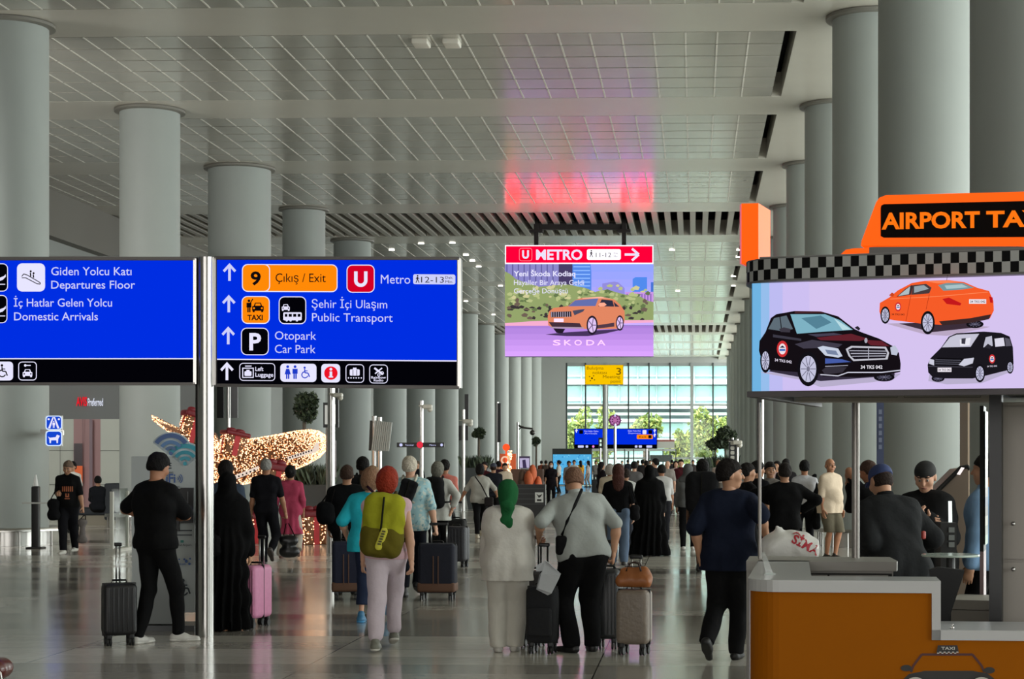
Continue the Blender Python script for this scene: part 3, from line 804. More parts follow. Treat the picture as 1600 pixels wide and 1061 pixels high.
# ---- poles, small signs, panels along the left columns
def pole(name, label, px, ytop, D, r=0.06, cat='post'):
    pw = G(px, D); t = thing(name, label, cat, pw)
    mb = MB(); mb.tube([pw, pw + UP * zof(ytop, D)], r, n=12); at_origin(mb.build('post', M_STEEL, t, 'auto'), pw)
    return t, pw
def panel_part(t, pw, name, x0, y0, x1, y1, D, m, th=0.1, rot=0):
    pl = Plane(P((x0 + x1) / 2, (y0 + y1) / 2, D), RT); mb = MB(); flat_on(pl, x0, y0, x1, y1, th, m, mb); return at_origin(mb.build(name, None, t), pw), pl
def cam_part(t, pw, px, py, D, r=0.13):
    mb = MB(); p = P(px, py, D); k = 15 * D / FPX
    mb.tube([p - RT * k * .9, p], 0.02, n=8); mb.rbox(p + UP * k * -.1, (k, k * .8, k * .45), k * .15); mb.ball(p + UP * k * -.38 + RT * k * .25, (k * .3, k * .3, k * .28)); at_origin(mb.build('camera_head', mat('camera_white', (196, 192, 180), .4), t, 'auto'), pw)
DK = mat('panel_black', (18, 18, 20), .4); SCR = emat((205, 205, 195), .8)
t, pw = pole('sign_pole', 'steel pole with two black hanging panels above the glittering aeroplane', 357, 575, 52)
for x in (339, 361): panel_part(t, pw, 'panel', x, 603, x + 10, 653, 51.9, DK)
t, pw = pole('camera_pole', 'steel pole with camera and black screens beside the aeroplane nose', 517.5, 560, 33, .07)
panel_part(t, pw, 'panel', 505, 629, 514.5, 668, 33.2, DK); panel_part(t, pw, 'screen', 507.5, 633, 512.5, 663, 33.05, SCR, .02)
panel_part(t, pw, 'panel', 521, 604, 528.5, 668, 33.2, DK); panel_part(t, pw, 'screen', 519.5, 632, 524, 663, 33.05, SCR, .02); cam_part(t, pw, 528, 616, 32.8)
t, pw = pole('red_sign_pole', 'steel pole with narrow red lit sign behind the camera pole', 513, 640, 36, .05)
b, pl = panel_part(t, pw, 'board', 514, 688, 524, 746, 35.8, mat('sign_maroon', (60, 18, 26), .5), .12)
a = Art(pl, .006); a.k = 2
a.text('S', 516, 523, 699, 9, emat((240, 190, 215), 1), .02); a.rect(515, 703, 523, 709, emat((200, 30, 70), 1)); a.rect(515, 713, 523, 716, LAV); a.rect(515, 722, 523, 726, emat((225, 60, 110), 1)); a.rect(515, 730, 523, 738, emat((160, 20, 50), 1)); at_origin(a.mb.build('lettering', None, b), pw)
t, pw = pole('cross_bar_sign', 'slim pole with camera and black crossbar sign with red centre', 658.5, 626, 48, .055, 'sign')
b, pl = panel_part(t, pw, 'cross_bar', 620, 691.5, 694, 699, 47.7, DK, .1); cam_part(t, pw, 668, 634, 47.8)
a = Art(pl, .008); a.k = 2; a.ell(656, 695, 5, 5.2, emat((226, 50, 70), 1)); a.rr(624, 693, 629, 697.5, 2, LAV); a.rr(688, 693, 692, 697.5, 2, LAV); a.text('Terminal', 633, 646, 696.6, 2.6, LAV); a.text('Metro', 671, 681, 696.6, 2.6, LAV); at_origin(a.mb.build('lettering', None, b), pw)
t, pw = pole('camera_pole', 'thin pole with camera lamp and black panels left of the thin potted tree', 724, 640, 60, .06)
panel_part(t, pw, 'panel', 726, 616, 732, 655, 60.1, DK); panel_part(t, pw, 'panel', 716.5, 665, 731.5, 688, 60.1, DK); cam_part(t, pw, 731, 657, 59.8)
t, pw = pole('panel_pole', 'thin pole with tall narrow black panel between the far left columns', 777, 628, 76, .06)
panel_part(t, pw, 'panel', 777.5, 630, 782.5, 691, 75.9, DK)
t, pw = pole('lamp_post', 'bracket lamp post with hanging camera left of the end wall', 809, 660, 90, .06)
mb = MB(); mb.tube([P(809, 664, 90), P(816, 668, 90), P(832, 670, 90), P(832, 675, 90)], .05, n=8); mb.ball(P(832, 676, 90), .14); mb.tube([P(809, 672, 90), P(818, 666, 90)], .03, n=6); at_origin(mb.build('bracket', M_DSTEEL, t, True), pw)
# louvred panel on two legs
LD = 41; pw = G(597, LD)
t = thing('louvred_panel', 'tilted louvred grey panel on two steel legs before a column', 'panel', pw)
for px in (585, 593.5):
    mb = MB(); mb.tube([G(px, LD), G(px, LD) + UP * zof(650 if px < 590 else 652, LD)], .05, n=10); at_origin(mb.build('leg', M_STEEL, t, 'auto'), pw)
mb = MB(); c = [(586, 657), (613, 660), (608, 705), (580, 704)]
for i in range(9):
    f0, f1 = i / 9, (i + .8) / 9
    def lp(f, v): 
        a0, a1 = c[0], c[1]; b0, b1 = c[3], c[2]
        return P((a0[0] + (a1[0] - a0[0]) * f) * (1 - v) + (b0[0] + (b1[0] - b0[0]) * f) * v, (a0[1] + (a1[1] - a0[1]) * f) * (1 - v) + (b0[1] + (b1[1] - b0[1]) * f) * v, LD - .15)
    mb.slab([lp(f0, 0), lp(f1, 0), lp(f1, 1), lp(f0, 1)], FW * .06)
at_origin(mb.build('louvres', mat('louvre_grey', (172, 174, 168), .45), t), pw)
mb = MB(); mb.slab([P(x, y, LD) for x, y in ((578, 657), (612, 660), (607, 705), (576, 704))], FW * .1); at_origin(mb.build('back_plate', mat('louvre_back', (70, 72, 70), .6), t), pw)
# blue pictogram plates on the first column
pw = P(84, 673, 34.9)
t = thing('pictogram_sign', 'two blue lit pictogram plates with lift and dog beside the first column', 'sign', pw)
pl = Plane(P(84, 673, 34.9), RT)
for (y0, y1, kind_) in ((649.5, 672, 0), (673, 697, 1)):
    mb = MB(); flat_on(pl, 71, y0, 97, y1, .06, M_WHITE, mb); b = at_origin(mb.build('plate', None, t), pw)
    a = Art(pl, .006); a.k = 2; a.rr(71, y0, 97, y1, 5, emat((205, 225, 255), 1.1)); a.rr(72.8, y0 + 1.5, 95.4, y1 - 1.5, 4, emat((20, 70, 205), 1))
    if kind_ == 0:
        a.poly([(75, 669.5), (82, 652), (84, 652), (78.5, 669.5)], WHT); a.poly([(93, 669.5), (86, 652), (84, 652), (89.5, 669.5)], WHT); ic_person(a, 84, 659, 10, WHT); a.ell(76, 655, 1.6, 1.6, WHT); a.ell(92, 655, 1.6, 1.6, WHT)
    else:
        a.poly([(75, 682), (78, 684), (87, 683), (89, 679), (93.5, 681), (92, 684), (91, 686), (90.5, 692.5), (88.5, 692.5), (88, 688), (80, 688), (79.5, 692.5), (77.5, 692.5), (77, 686)], WHT)
    at_origin(a.mb.build('pictogram', None, b), pw)
mb = MB(); a0 = P(71, 675, 34.95); mb.obox(a0 - RT * .1 - UP * .05, RT * .15, FW * 1.0, UP * .1); at_origin(mb.build('bracket', M_STEEL, t), pw)

# ---- queue post, glass screens, far bench
QD = 34.5; pw = G(56, QD)
t = thing('barrier_post', 'black advertising barrier post standing before the first column', 'post', pw)
mb = MB(); mb.rbox(pw + UP * .6, (.15, .12, 1.2), .03); mb.rbox(pw + UP * .015, (.3, .3, .03), .012); at_origin(mb.build('body', M_BLACK, t, 'auto'), pw)
mb = MB(); mb.tube([pw + UP * 1.2, pw + UP * 1.42], [.05, .015], n=10); at_origin(mb.build('cap', M_WHITE, t, 'auto'), pw)
mb = MB(); mb.obox(pw + UP * .86 - RT * .25 - FW * .07, RT * .6, FW * .01, UP * .03); at_origin(mb.build('belt', mat('belt_grey', (190, 190, 186), .6), t), pw)
a = Art(Plane(pw - FW * .062, RT), .002); a.k = 2
GLASS = bpy.data.materials.new('clear_glass'); GLASS.use_nodes = True
nt = GLASS.node_tree; nt.nodes.clear(); tr = nt.nodes.new('ShaderNodeBsdfTransparent'); tr.inputs[0].default_value = (.86, .9, .88, 1); gl = nt.nodes.new('ShaderNodeBsdfGlossy'); gl.inputs['Roughness'].default_value = .05
mx = nt.nodes.new('ShaderNodeMixShader'); mx.inputs[0].default_value = .16; ou = nt.nodes.new('ShaderNodeOutputMaterial')
nt.links.new(tr.outputs[0], mx.inputs[1]); nt.links.new(gl.outputs[0], mx.inputs[2]); nt.links.new(mx.outputs[0], ou.inputs[0])
pw = G(187, 33.5)
t = thing('glass_screen', 'low framed glass screen left of the man in black at the kiosk', 'screen', pw)
mb = MB(); mb.box(pw + UP * .62, (.012, .9, 1.1)); at_origin(mb.build('pane', GLASS, t), pw)
mb = MB()
for d in (-.45, .45): mb.box(pw + Vector((0, d, .56)), (.06, .06, 1.12))
mb.box(pw + UP * .03, (.2, 1.1, .06)); at_origin(mb.build('frame', mat('pale_frame', (196, 196, 186), .4), t), pw)
pw = G(158, 47)
t = thing('lounge_bench', 'dark bench with low backrest by the rose shop front', 'bench', pw)
mb = MB(); mb.rbox(pw + UP * .36, (1.3, .7, .2), .05); mb.rbox(pw + UP * .62 + RT * .45, (.5, .8, .95), .05); at_origin(mb.build('seat', mat('bench_dark', (30, 36, 42), .7), t, 'auto'), pw)
mb = MB(); mb.box(pw + UP * .13, (1.2, .6, .26)); at_origin(mb.build('base', mat('bench_base', (126, 120, 104), .6), t), pw)

# ---- potted trees and planters
LF = [mat('leaf_dark', (36, 48, 34), .6), mat('leaf_deep', (52, 66, 44), .6), mat('leaf_olive', (70, 82, 56), .6)]
BARK = mat('bark_grey', (92, 84, 74), .85)
def ball_tree(label, px, y0, y1, hw, D, pot=None, n=1500, leaf=.09, group=None, zb=None):
    g = G(px, D); t = thing('ball_tree', label, 'tree', g, 0, group)
    zc = zof((y0 + y1) / 2, D); rz = (y1 - y0) / 2 * D / FPX; rx = hw * D / FPX
    mb = MB(); mb.tube([(0, 0, .3), (.02, 0, zc - rz * .3), (0, 0, zc + rz * .2)], [.055, .045, .03], n=10)
    for i in range(7):
        an = i * .9; mb.tube([(0, 0, zc - rz * .5), (rx * .6 * math.cos(an), rx * .6 * math.sin(an), zc + rz * .3 * math.sin(i))], [.025, .01], n=6)
    mb.build('trunk', BARK, t, True)
    mb = MB(); leaf_crown(mb, (0, 0, zc), (rx * 1.08, rx * 1.08, rz * 1.08), n, leaf, LF, lobes=16); mb.build('crown', None, t)
    mb = MB(); w, h = pot or (.45, .6)
    mb.lathe([(w * .7, 0), (w, h * .95), (w, h), (w * .9, h), (w * .88, h * .9)], (0, 0, 0), n=24); mb.build('pot', mat('pot_dark', (52, 54, 54), .6), t, 'auto')
    return t
ball_tree('round-topped potted tree standing above the aeroplane nose', 474.5, 611, 661, 22.5, 44, n=1700, leaf=.075)
ball_tree('slim potted tree right of the thin camera pole', 747.5, 667, 687, 9.5, 63, n=700, leaf=.09)
ball_tree('smallest potted tree in front of the far left end wall', 837.5, 682, 697, 6.5, 92, n=500, leaf=.1)
ball_tree('broad dark potted tree on the right beside the end window', 1133, 668, 700, 18, 74, n=1700, leaf=.12)
ball_tree('lower dark potted tree left of the broad tree by the window', 1117, 683, 704, 13, 78, n=1000, leaf=.12)
def planter(label, x0, x1, y0, y1, D, depth=1.2, leafh=.7, n=900, slant=.12):
    g = G((x0 + x1) / 2, D); t = thing('planter', label, 'planter', g, YAW)
    w = (x1 - x0) * D / FPX; h = zof(y0, D); z0 = max(0, zof(y1, D))
    mb = MB(); a_, b_ = w / 2 * (1 - slant), w / 2
    mb.add([(-a_, -depth / 2, 0), (a_, -depth / 2, 0), (a_, depth / 2, 0), (-a_, depth / 2, 0), (-b_, -depth / 2, h), (b_, -depth / 2, h), (b_, depth / 2, h), (-b_, depth / 2, h)],
           [(3, 2, 1, 0), (4, 5, 6, 7), (0, 1, 5, 4), (1, 2, 6, 5), (2, 3, 7, 6), (3, 0, 4, 7)]); mb.build('tub', mat('tub_grey', (62, 66, 66), .55), t)
    mb = MB(); rng = np.random.default_rng(int(x0))
    for i in range(n):
        x, y = rng.uniform(-b_, b_), rng.uniform(-depth / 2, depth / 2); L = leafh * rng.uniform(.5, 1.1); an = rng.uniform(0, 6.28); tl = rng.uniform(.1, .6)
        d = Vector((math.cos(an) * tl, math.sin(an) * tl, 1)).normalized(); s_ = d.cross(Vector((math.sin(an), -math.cos(an), .2))).normalized() * rng.uniform(.02, .05)
        p = Vector((x, y, h - .05)); mb.add([p, p + d * L * .55 + s_, p + d * L, p + d * L * .55 - s_], [(0, 1, 2, 3)], LF[i % 3])
    o = mb.build('foliage', None, t)
planter('long grey planter of strappy leaves behind the aeroplane nose', 455, 520, 757, 830, 43, leafh=.55)
planter('tall tapering planter with leafy top left of the woman in grey', 724, 764, 731, 770, 62, leafh=.5, n=500, slant=.5)
planter('low leafy planter under the dark trees right of the window', 1108, 1150, 731, 760, 72, leafh=.6, n=600)

# ================================================================== GLITTERING AEROPLANE AND GIFTS
GOLD = mat('gold_mesh', (120, 78, 46), .5, .3, emit=None); BULB = emat((255, 204, 160), 3.0); BULB2 = emat((255, 164, 104), 1.8); REDR = mat('red_ribbon', (196, 18, 30), .45); DRED = mat('dark_red_lid', (122, 16, 30), .5)
def bulbs(mb, pts, size=.0125):
    for i, p in enumerate(pts):
        p = Vector(p); s_ = size * random.uniform(.7, 1.3)
        mb.add([p + Vector((s_, 0, 0)), p - Vector((s_, 0, 0)), p + Vector((0, s_, 0)), p - Vector((0, s_, 0)), p + Vector((0, 0, s_)), p - Vector((0, 0, s_))],
               [(0, 2, 4), (2, 1, 4), (1, 3, 4), (3, 0, 4), (2, 0, 5), (1, 2, 5), (3, 1, 5), (0, 3, 5)], BULB if i % 3 else BULB2)
AD = 40.0; pw = G(420, AD)
t = thing('light_aeroplane', 'large aeroplane decoration covered in warm string lights', 'decoration', pw)
axis = [(322, 728, 22), (345, 726, 31), (372, 724, 33), (405, 718, 33), (440, 709, 30), (470, 700, 27), (492, 693, 22), (504, 689, 15), (512, 686, 4)]
axp = [P(x, y, AD) for x, y, r in axis]; axr = [r * AD / FPX for x, y, r in axis]
mb = MB(); mb.tube(axp, axr, n=28); at_origin(mb.build('fuselage', GOLD, t, 'auto'), pw)
pts = []
for i in range(9000):
    f = random.uniform(0, len(axp) - 1.01); k = int(f); u = f - k; c_ = axp[k].lerp(axp[k + 1], u); r_ = axr[k] * (1 - u) + axr[k + 1] * u
    an = random.uniform(0, 2 * math.pi); d = (axp[k + 1] - axp[k]).normalized(); u1 = d.cross(FW).normalized(); pts.append(c_ + (u1 * math.cos(an) + FW * math.sin(an)) * (r_ + .012))
mb = MB(); bulbs(mb, pts); o = at_origin(mb.build('string_lights', None, t), pw); o['kind'] = 'stuff'
def wing(name, quad, D0, D1, n, th=.14):
    p = [P(x, y, d) for (x, y), d in zip(quad, (D0, D1, D1, D0))]
    mb = MB(); mb.slab(p, FW * th); at_origin(mb.build(name, GOLD, t), pw)
    pts = []
    for i in range(n):
        u, v = random.random(), random.random(); q = p[0].lerp(p[1], u).lerp(p[3].lerp(p[2], u), v); pts.append(q - FW * .012 if i % 4 else q + FW * (th + .012))
    mb = MB(); bulbs(mb, pts); o = at_origin(mb.build('string_lights', None, t), pw); o['kind'] = 'stuff'
wing('wing', ((330, 694), (237, 649), (239, 657), (324, 722)), AD, AD - 2.2, 1100)
wing('tail_fin', ((336, 715), (318, 672), (335, 676), (352, 712)), AD + .2, AD + .3, 300)
wing('wing', ((388, 742), (430, 762), (440, 756), (420, 722)), AD - .9, AD - 2.0, 260)
mb = MB(); WB = emat((236, 216, 200), 1.0)
pl = Plane(P(420, 720, AD - .55), RT)
a = Art(pl, .01); a.k = 1
a.poly([(449, 714), (489, 701), (494, 691), (498, 692), (499, 702), (493, 707), (450, 719)], WB)
for i in range(9): a.rect(452 + i * 4.2, 713.6 - i * 1.38, 454.2 + i * 4.2, 716.4 - i * 1.38, INK)
at_origin(a.mb.build('window_strip', None, t), pw); a = Art(pl, .01); a.k = 1
a.poly([(366, 743), (404, 728), (405, 735), (368, 749)], WB)
for i in range(5): a.rect(372 + i * 6, 743 - i * 2.4, 374.5 + i * 6, 745.6 - i * 2.4, INK)
at_origin(a.mb.build('window_strip', None, t), pw)
mb = MB()
for px in (395, 455): mb.tube([G(px, AD), P(px, 725, AD)], .06, n=10)
at_origin(mb.build('stand', M_DSTEEL, t, 'auto'), pw)
def gift(label, px, y0, y1, w, D, tilt=0.0):
    s_ = w * D / FPX; zb = max(0, zof(y1, D)); h = zof(y0, D) - zb; pw = G(px, D) + UP * zb
    t = thing('gift_box', label, 'gift', pw, YAW + .5, 'gift boxes of the aeroplane display'); t.rotation_euler[1] = tilt
    mb = MB(); mb.rbox((0, 0, h * .42), (s_ * .8, s_ * .8, h * .84), .03); mb.build('box', GOLD, t, 'auto')
    mb = MB(); mb.rbox((0, 0, h * .86), (s_ * .95, s_ * .95, h * .18), .04); mb.ball((s_ * .16, 0, h * 1.0), (s_ * .2, s_ * .1, h * .09)); mb.ball((-s_ * .16, 0, h * 1.0), (s_ * .2, s_ * .1, h * .09)); mb.build('lid', DRED, t, 'auto')
    mb = MB(); mb.box((0, 0, h * .42), (s_ * .2, s_ * .83, h * .83)); mb.box((0, 0, h * .42), (s_ * .83, s_ * .2, h * .83)); mb.build('ribbon', REDR, t)
    pts = []
    for i in range(360):
        a_, b_ = random.uniform(-.4, .4) * s_, random.uniform(.02, .8) * h; sgn = random.choice((-1, 1)) * (s_ * .4 + .01)
        if abs(a_) > s_ * .1: pts.append((a_, sgn, b_) if i % 2 else (sgn, a_, b_))
    mb = MB(); bulbs(mb, pts, .013); o = mb.build('string_lights', None, t); o['kind'] = 'stuff'
gift('lit gift box with dark red lid riding on the aeroplane wing', 294, 640, 692, 40, AD - .9, .25)
gift('lit gift box with red ribbon on the aeroplane back behind the post', 361, 672, 712, 42, AD - .3, .2)
gift('lit gift box leaning under the fuselage behind the grey-haired man', 424, 722, 782, 44, AD - 2.4, .15)
gift('lit gift box with red ribbon on the floor right of the rose tunic', 489, 795, 852, 44, 36.2)
gift('lit gift box on the floor left of the grey-haired man', 396, 800, 855, 34, 36.5)

# ================================================================== TAXI KIOSK
ang = math.radians(17)
KE = RT * math.cos(ang) - FW * math.sin(ang); KN = RT * math.sin(ang) + FW * math.cos(ang)
K0 = G(1176, 9.3)
def kq(u, w, z=0.0): return K0 + KE * u + KN * w + UP * z
TAXI_O = emat((255, 104, 0), .95); TAXI_D = emat((26, 16, 14), 1.0)
def path_strip(mb, path, z0, z1, m, org, ex, nx, out=0.0, split=None, mats=None):
    """vertical band along a path of (u, w) points"""
    for i in range(len(path) - 1):
        a_, b_ = path[i], path[i + 1]
        p = [org + ex * a_[0] + nx * a_[1], org + ex * b_[0] + nx * b_[1]]
        mb.add([p[0] + UP * z0, p[1] + UP * z0, p[1] + UP * z1, p[0] + UP * z1], [(0, 1, 2, 3)], m)
def corner_path(r, back, length, off=0.0, n=8):
    pts = [(-off, back)]
    for i in range(n + 1):
        a_ = math.pi + math.pi / 2 * i / n
        pts.append((r + (r + off) * math.cos(a_), r + (r + off) * math.sin(a_)))
    pts.append((length, -off)); return pts
t = thing('kiosk_canopy', 'taxi kiosk canopy with chequered band over a wide car screen', 'canopy', K0)
zb_, zt_ = zof(611.5, 9.3), zof(443, 9.3)
# core box of the canopy
mb = MB(); mb.obox(kq(.03, .03, zb_), KE * 3.2, KN * 1.9, UP * (zt_ + .14 - zb_), mat('canopy_grey', (120, 118, 114), .5)); at_origin(mb.build('body', None, t), K0)
# lit faces
LIL = emat((214, 196, 240), 1.0)
front = Plane(K0, KE); a = Art(front, .0015)
def zc(v): return zb_ + (zt_ - zb_) * v
def fq(u, v): return K0 + KE * u + UP * zc(v) + front.n * (a.k * a.step)
def frect(u0, v0, u1, v1, m): a.mb.poly([fq(u0, v0), fq(u1, v0), fq(u1, v1), fq(u0, v1)], m); a.k += 1
frect(0, 0, 3.2, 1, LIL)
for u0, u1, c in ((0, .045, (112, 180, 226)), (.045, .09, (150, 190, 236)), (.09, .16, (190, 188, 242)), (.16, .30, (206, 192, 242))): frect(u0, 0, u1, 1, emat(c, 1))
def Q(x, y): return (1140 + x / 2.948, 280 + y / 2.948)
def qp(*pp): return [Q(*q) for q in pp]
c_ = lambda *r: emat(r, 1.0)
def wheel(x, y, rx, ry, rim=(196, 196, 222)):
    q = Q(x, y); a.ell(*q, rx / 2.948, ry / 2.948, c_(18, 16, 22)); a.ell(*q, rx * .74 / 2.948, ry * .76 / 2.948, c_(*rim))
    for k in range(10):
        an = k * .628; a.line([(q[0] + rx * .2 / 2.948 * math.cos(an), q[1] + ry * .2 / 2.948 * math.sin(an)), (q[0] + rx * .7 / 2.948 * math.cos(an), q[1] + ry * .72 / 2.948 * math.sin(an))], 1.0, c_(92, 90, 112))
    a.ell(*q, rx * .16 / 2.948, ry * .16 / 2.948, c_(120, 118, 140))
def badge(x, y, r):
    q = Q(x, y); R_ = r / 2.948; a.ell(*q, R_ * .95, R_ * 1.4, c_(206, 48, 52)); a.ell(*q, R_ * .62, R_ * .92, c_(240, 226, 232)); a.rect(q[0] - R_ * .5, q[1], q[0] + R_ * .5, q[1] + R_ * .35, c_(60, 110, 190)); a.poly([(q[0] - R_ * .5, q[1] - R_ * .2), (q[0], q[1] - R_ * .6), (q[0] + R_ * .5, q[1] - R_ * .2)], c_(30, 40, 60))
# black saloon
a.poly(qp((140, 890), (330, 925), (420, 958), (660, 935), (760, 918), (790, 895), (700, 900), (440, 905), (200, 890)), c_(184, 174, 204))
a.poly(qp((180, 885), (420, 930), (760, 905), (760, 890), (200, 870)), c_(52, 46, 62))
wheel(712, 912, 48, 20, (30, 28, 34))
a.poly(qp((135, 790), (138, 745), (165, 705), (190, 640), (215, 622), (300, 607), (420, 609), (500, 632), (575, 690), (605, 704), (690, 735), (750, 768), (780, 800), (788, 850), (786, 888), (700, 905), (600, 912), (430, 908), (390, 880), (330, 890), (190, 880), (160, 870), (150, 840)), c_(20, 15, 20))
a.poly(qp((280, 622), (440, 622), (510, 650), (568, 694), (440, 702), (310, 712)), c_(126, 178, 196)); a.poly(qp((330, 640), (420, 628), (470, 660), (400, 690)), c_(84, 130, 150)); a.poly(qp((480, 640), (560, 692), (520, 695)), c_(186, 220, 228))
a.poly(qp((178, 690), (205, 640), (262, 628), (292, 690), (240, 700)), c_(94, 108, 118)); a.line(qp((232, 634), (240, 700)), 1.4, c_(18, 14, 18))
a.poly(qp((300, 607), (420, 609), (440, 616), (300, 618)), c_(70, 36, 42))
a.poly(qp((228, 690), (250, 682), (280, 690), (278, 706), (236, 704)), c_(60, 56, 66)); a.poly(qp((575, 684), (590, 676), (602, 688), (596, 698)), c_(40, 36, 46))
for p_ in (((400, 730), (560, 712), (640, 735), (600, 745), (420, 742)), ((620, 740), (700, 745), (738, 770), (650, 765))): a.poly(qp(*p_), c_(98, 34, 44))
a.poly(qp((300, 760), (380, 740), (520, 760), (500, 775), (340, 780)), c_(64, 60, 74)); a.poly(qp((360, 715), (480, 708), (520, 716), (400, 726)), c_(70, 66, 84))
a.poly(qp((200, 715), (330, 735), (330, 745), (200, 728)), c_(60, 58, 70))
a.poly(qp((405, 775), (430, 768), (500, 780), (520, 815), (500, 822), (440, 812)), c_(200, 208, 226)); a.poly(qp((440, 785), (490, 790), (502, 812), (450, 804)), c_(120, 134, 164)); a.poly(qp((740, 775), (762, 765), (778, 790), (770, 812), (745, 808)), c_(190, 196, 214))
a.poly(qp((535, 782), (560, 768), (720, 772), (735, 800), (728, 830), (570, 838), (548, 815)), c_(196, 196, 206)); a.poly(qp((546, 786), (565, 776), (714, 780), (726, 800), (718, 824), (574, 830), (556, 812)), c_(24, 20, 28))
for i in range(3): a.line(qp((552 + i * 6, 790 + i * 13), (724 - i * 3, 792 + i * 11)), 1.4, c_(176, 176, 190))
a.line(qp((640, 774), (640, 832)), 1.2, c_(176, 176, 190)); a.ell(*Q(628, 743), 2.4, 4, c_(170, 170, 184))
a.poly(qp((440, 825), (520, 830), (560, 842), (440, 850)), c_(70, 92, 168))
a.poly(qp((425, 880), (450, 862), (540, 866), (520, 890), (440, 900)), c_(54, 50, 60)); a.line(qp((418, 900), (500, 906), (545, 890), (700, 890), (786, 880)), 1.6, c_(206, 206, 222)); a.line(qp((440, 862), (545, 858)), 1, c_(180, 180, 196))
a.rect(*Q(600, 852), *Q(708, 880), c_(10, 8, 12)); a.text('34 TKS 042', *[Q(604, 0)[0], Q(704, 0)[0]], Q(0, 873)[1], 5.4, c_(236, 232, 240), .02)
wheel(165, 836, 24, 56); wheel(362, 874, 50, 80)
badge(243, 782, 27); a.text('34 TKS 042', Q(208, 0)[0], Q(286, 0)[0], Q(0, 838)[1], 4.2, c_(226, 218, 236), .02, .13)
# orange saloon seen from behind
a.poly(qp((720, 665), (900, 715), (1000, 722), (1160, 690), (1200, 680), (960, 660)), c_(186, 168, 196))
a.poly(qp((780, 665), (930, 705), (1160, 680), (1160, 660), (900, 660)), c_(60, 46, 58)); wheel(1130, 668, 40, 18, (30, 26, 32))
a.poly(qp((690, 610), (692, 570), (735, 545), (775, 512), (840, 478), (900, 468), (1010, 465), (1080, 474), (1140, 500), (1195, 515), (1215, 560), (1217, 605), (1200, 640), (1110, 660), (980, 672), (930, 668), (880, 665), (760, 650), (700, 640)), c_(246, 92, 40))
a.poly(qp((768, 542), (810, 505), (838, 488), (845, 490), (835, 532)), c_(60, 46, 50)); a.poly(qp((845, 488), (905, 482), (930, 500), (920, 526), (836, 533)), c_(72, 60, 62)); a.poly(qp((776, 538), (812, 508), (832, 494), (826, 530)), c_(176, 190, 196)); a.poly(qp((850, 494), (895, 488), (918, 505), (850, 524)), c_(150, 164, 172))
a.poly(qp((960, 488), (1000, 478), (1075, 478), (1125, 500), (1075, 508), (985, 514)), c_(120, 150, 156)); a.poly(qp((990, 490), (1070, 484), (1100, 498), (1000, 506)), c_(170, 196, 200))
a.poly(qp((900, 470), (1010, 466), (1070, 474), (960, 480)), c_(255, 132, 84)); a.line(qp((740, 552), (960, 540), (1190, 520)), 1.0, c_(255, 140, 90)); a.line(qp((835, 535), (812, 655)), .7, c_(170, 50, 20)); a.line(qp((920, 530), (905, 600)), .7, c_(170, 50, 20))
a.poly(qp((980, 552), (1010, 545), (1068, 572), (1062, 582), (1000, 575)), c_(196, 24, 28)); a.poly(qp((1196, 540), (1212, 545), (1212, 570), (1200, 568)), c_(196, 24, 28))
a.rect(*Q(1103, 553), *Q(1182, 574), c_(238, 230, 238)); a.text('34 TKS 042', Q(1108, 0)[0], Q(1178, 0)[0], Q(0, 569)[1], 3.6, c_(40, 30, 40), .01)
a.poly(qp((965, 655), (1110, 640), (1205, 622), (1195, 645), (1110, 662), (980, 674)), c_(60, 40, 40)); a.poly(qp((734, 535), (748, 522), (758, 528), (754, 542)), c_(200, 70, 30)); a.line(qp((1000, 466), (1004, 440)), .6, c_(40, 36, 40))
wheel(717, 626, 22, 40); wheel(913, 661, 32, 54); badge(776, 588, 15); a.text('34 TKS 042', Q(746, 0)[0], Q(806, 0)[0], Q(0, 626)[1], 2.6, c_(90, 30, 20), .02, .02)
# black van
a.poly(qp((915, 930), (1000, 945), (1160, 940), (1290, 890), (1300, 870), (920, 900)), c_(186, 176, 206)); wheel(960, 918, 30, 16, (30, 28, 34))
a.poly(qp((915, 890), (912, 855), (925, 825), (960, 790), (975, 775), (1010, 725), (1045, 710), (1170, 702), (1250, 708), (1290, 725), (1305, 775), (1308, 850), (1300, 875), (1180, 905), (1120, 918), (990, 918), (935, 912)), c_(26, 24, 30))
a.poly(qp((978, 775), (1015, 728), (1045, 716), (1150, 712), (1110, 772)), c_(198, 196, 214)); a.poly(qp((1060, 740), (1110, 730), (1105, 765), (1062, 768)), c_(232, 230, 240)); a.poly(qp((1168, 775), (1180, 728), (1208, 722), (1212, 768)), c_(190, 190, 206)); a.poly(qp((1220, 735), (1262, 730), (1268, 768), (1224, 772)), c_(220, 218, 232)); a.poly(qp((1268, 730), (1290, 736), (1298, 768), (1272, 770)), c_(90, 88, 100))
a.poly(qp((1068, 734), (1088, 732), (1085, 760), (1068, 758)), c_(60, 58, 70)); a.poly(qp((1172, 775), (1190, 758), (1206, 768), (1200, 782)), c_(40, 38, 46))
a.poly(qp((918, 850), (922, 828), (942, 832), (942, 858)), c_(206, 206, 222)); a.poly(qp((1055, 855), (1080, 828), (1126, 822), (1120, 848), (1080, 862)), c_(206, 206, 222))
a.poly(qp((946, 840), (958, 822), (1076, 826), (1052, 858), (950, 856)), c_(12, 10, 14))
for i in range(3): a.line(qp((948, 832 + i * 9), (1066 - i * 4, 834 + i * 9)), .8, c_(120, 120, 136))
a.rect(*Q(958, 868), *Q(1022, 888), c_(238, 232, 240)); a.text('34 TKS 042', Q(961, 0)[0], Q(1019, 0)[0], Q(0, 883)[1], 3.4, c_(40, 30, 40), .01); a.line(qp((915, 862), (1120, 866)), .8, c_(80, 78, 90))
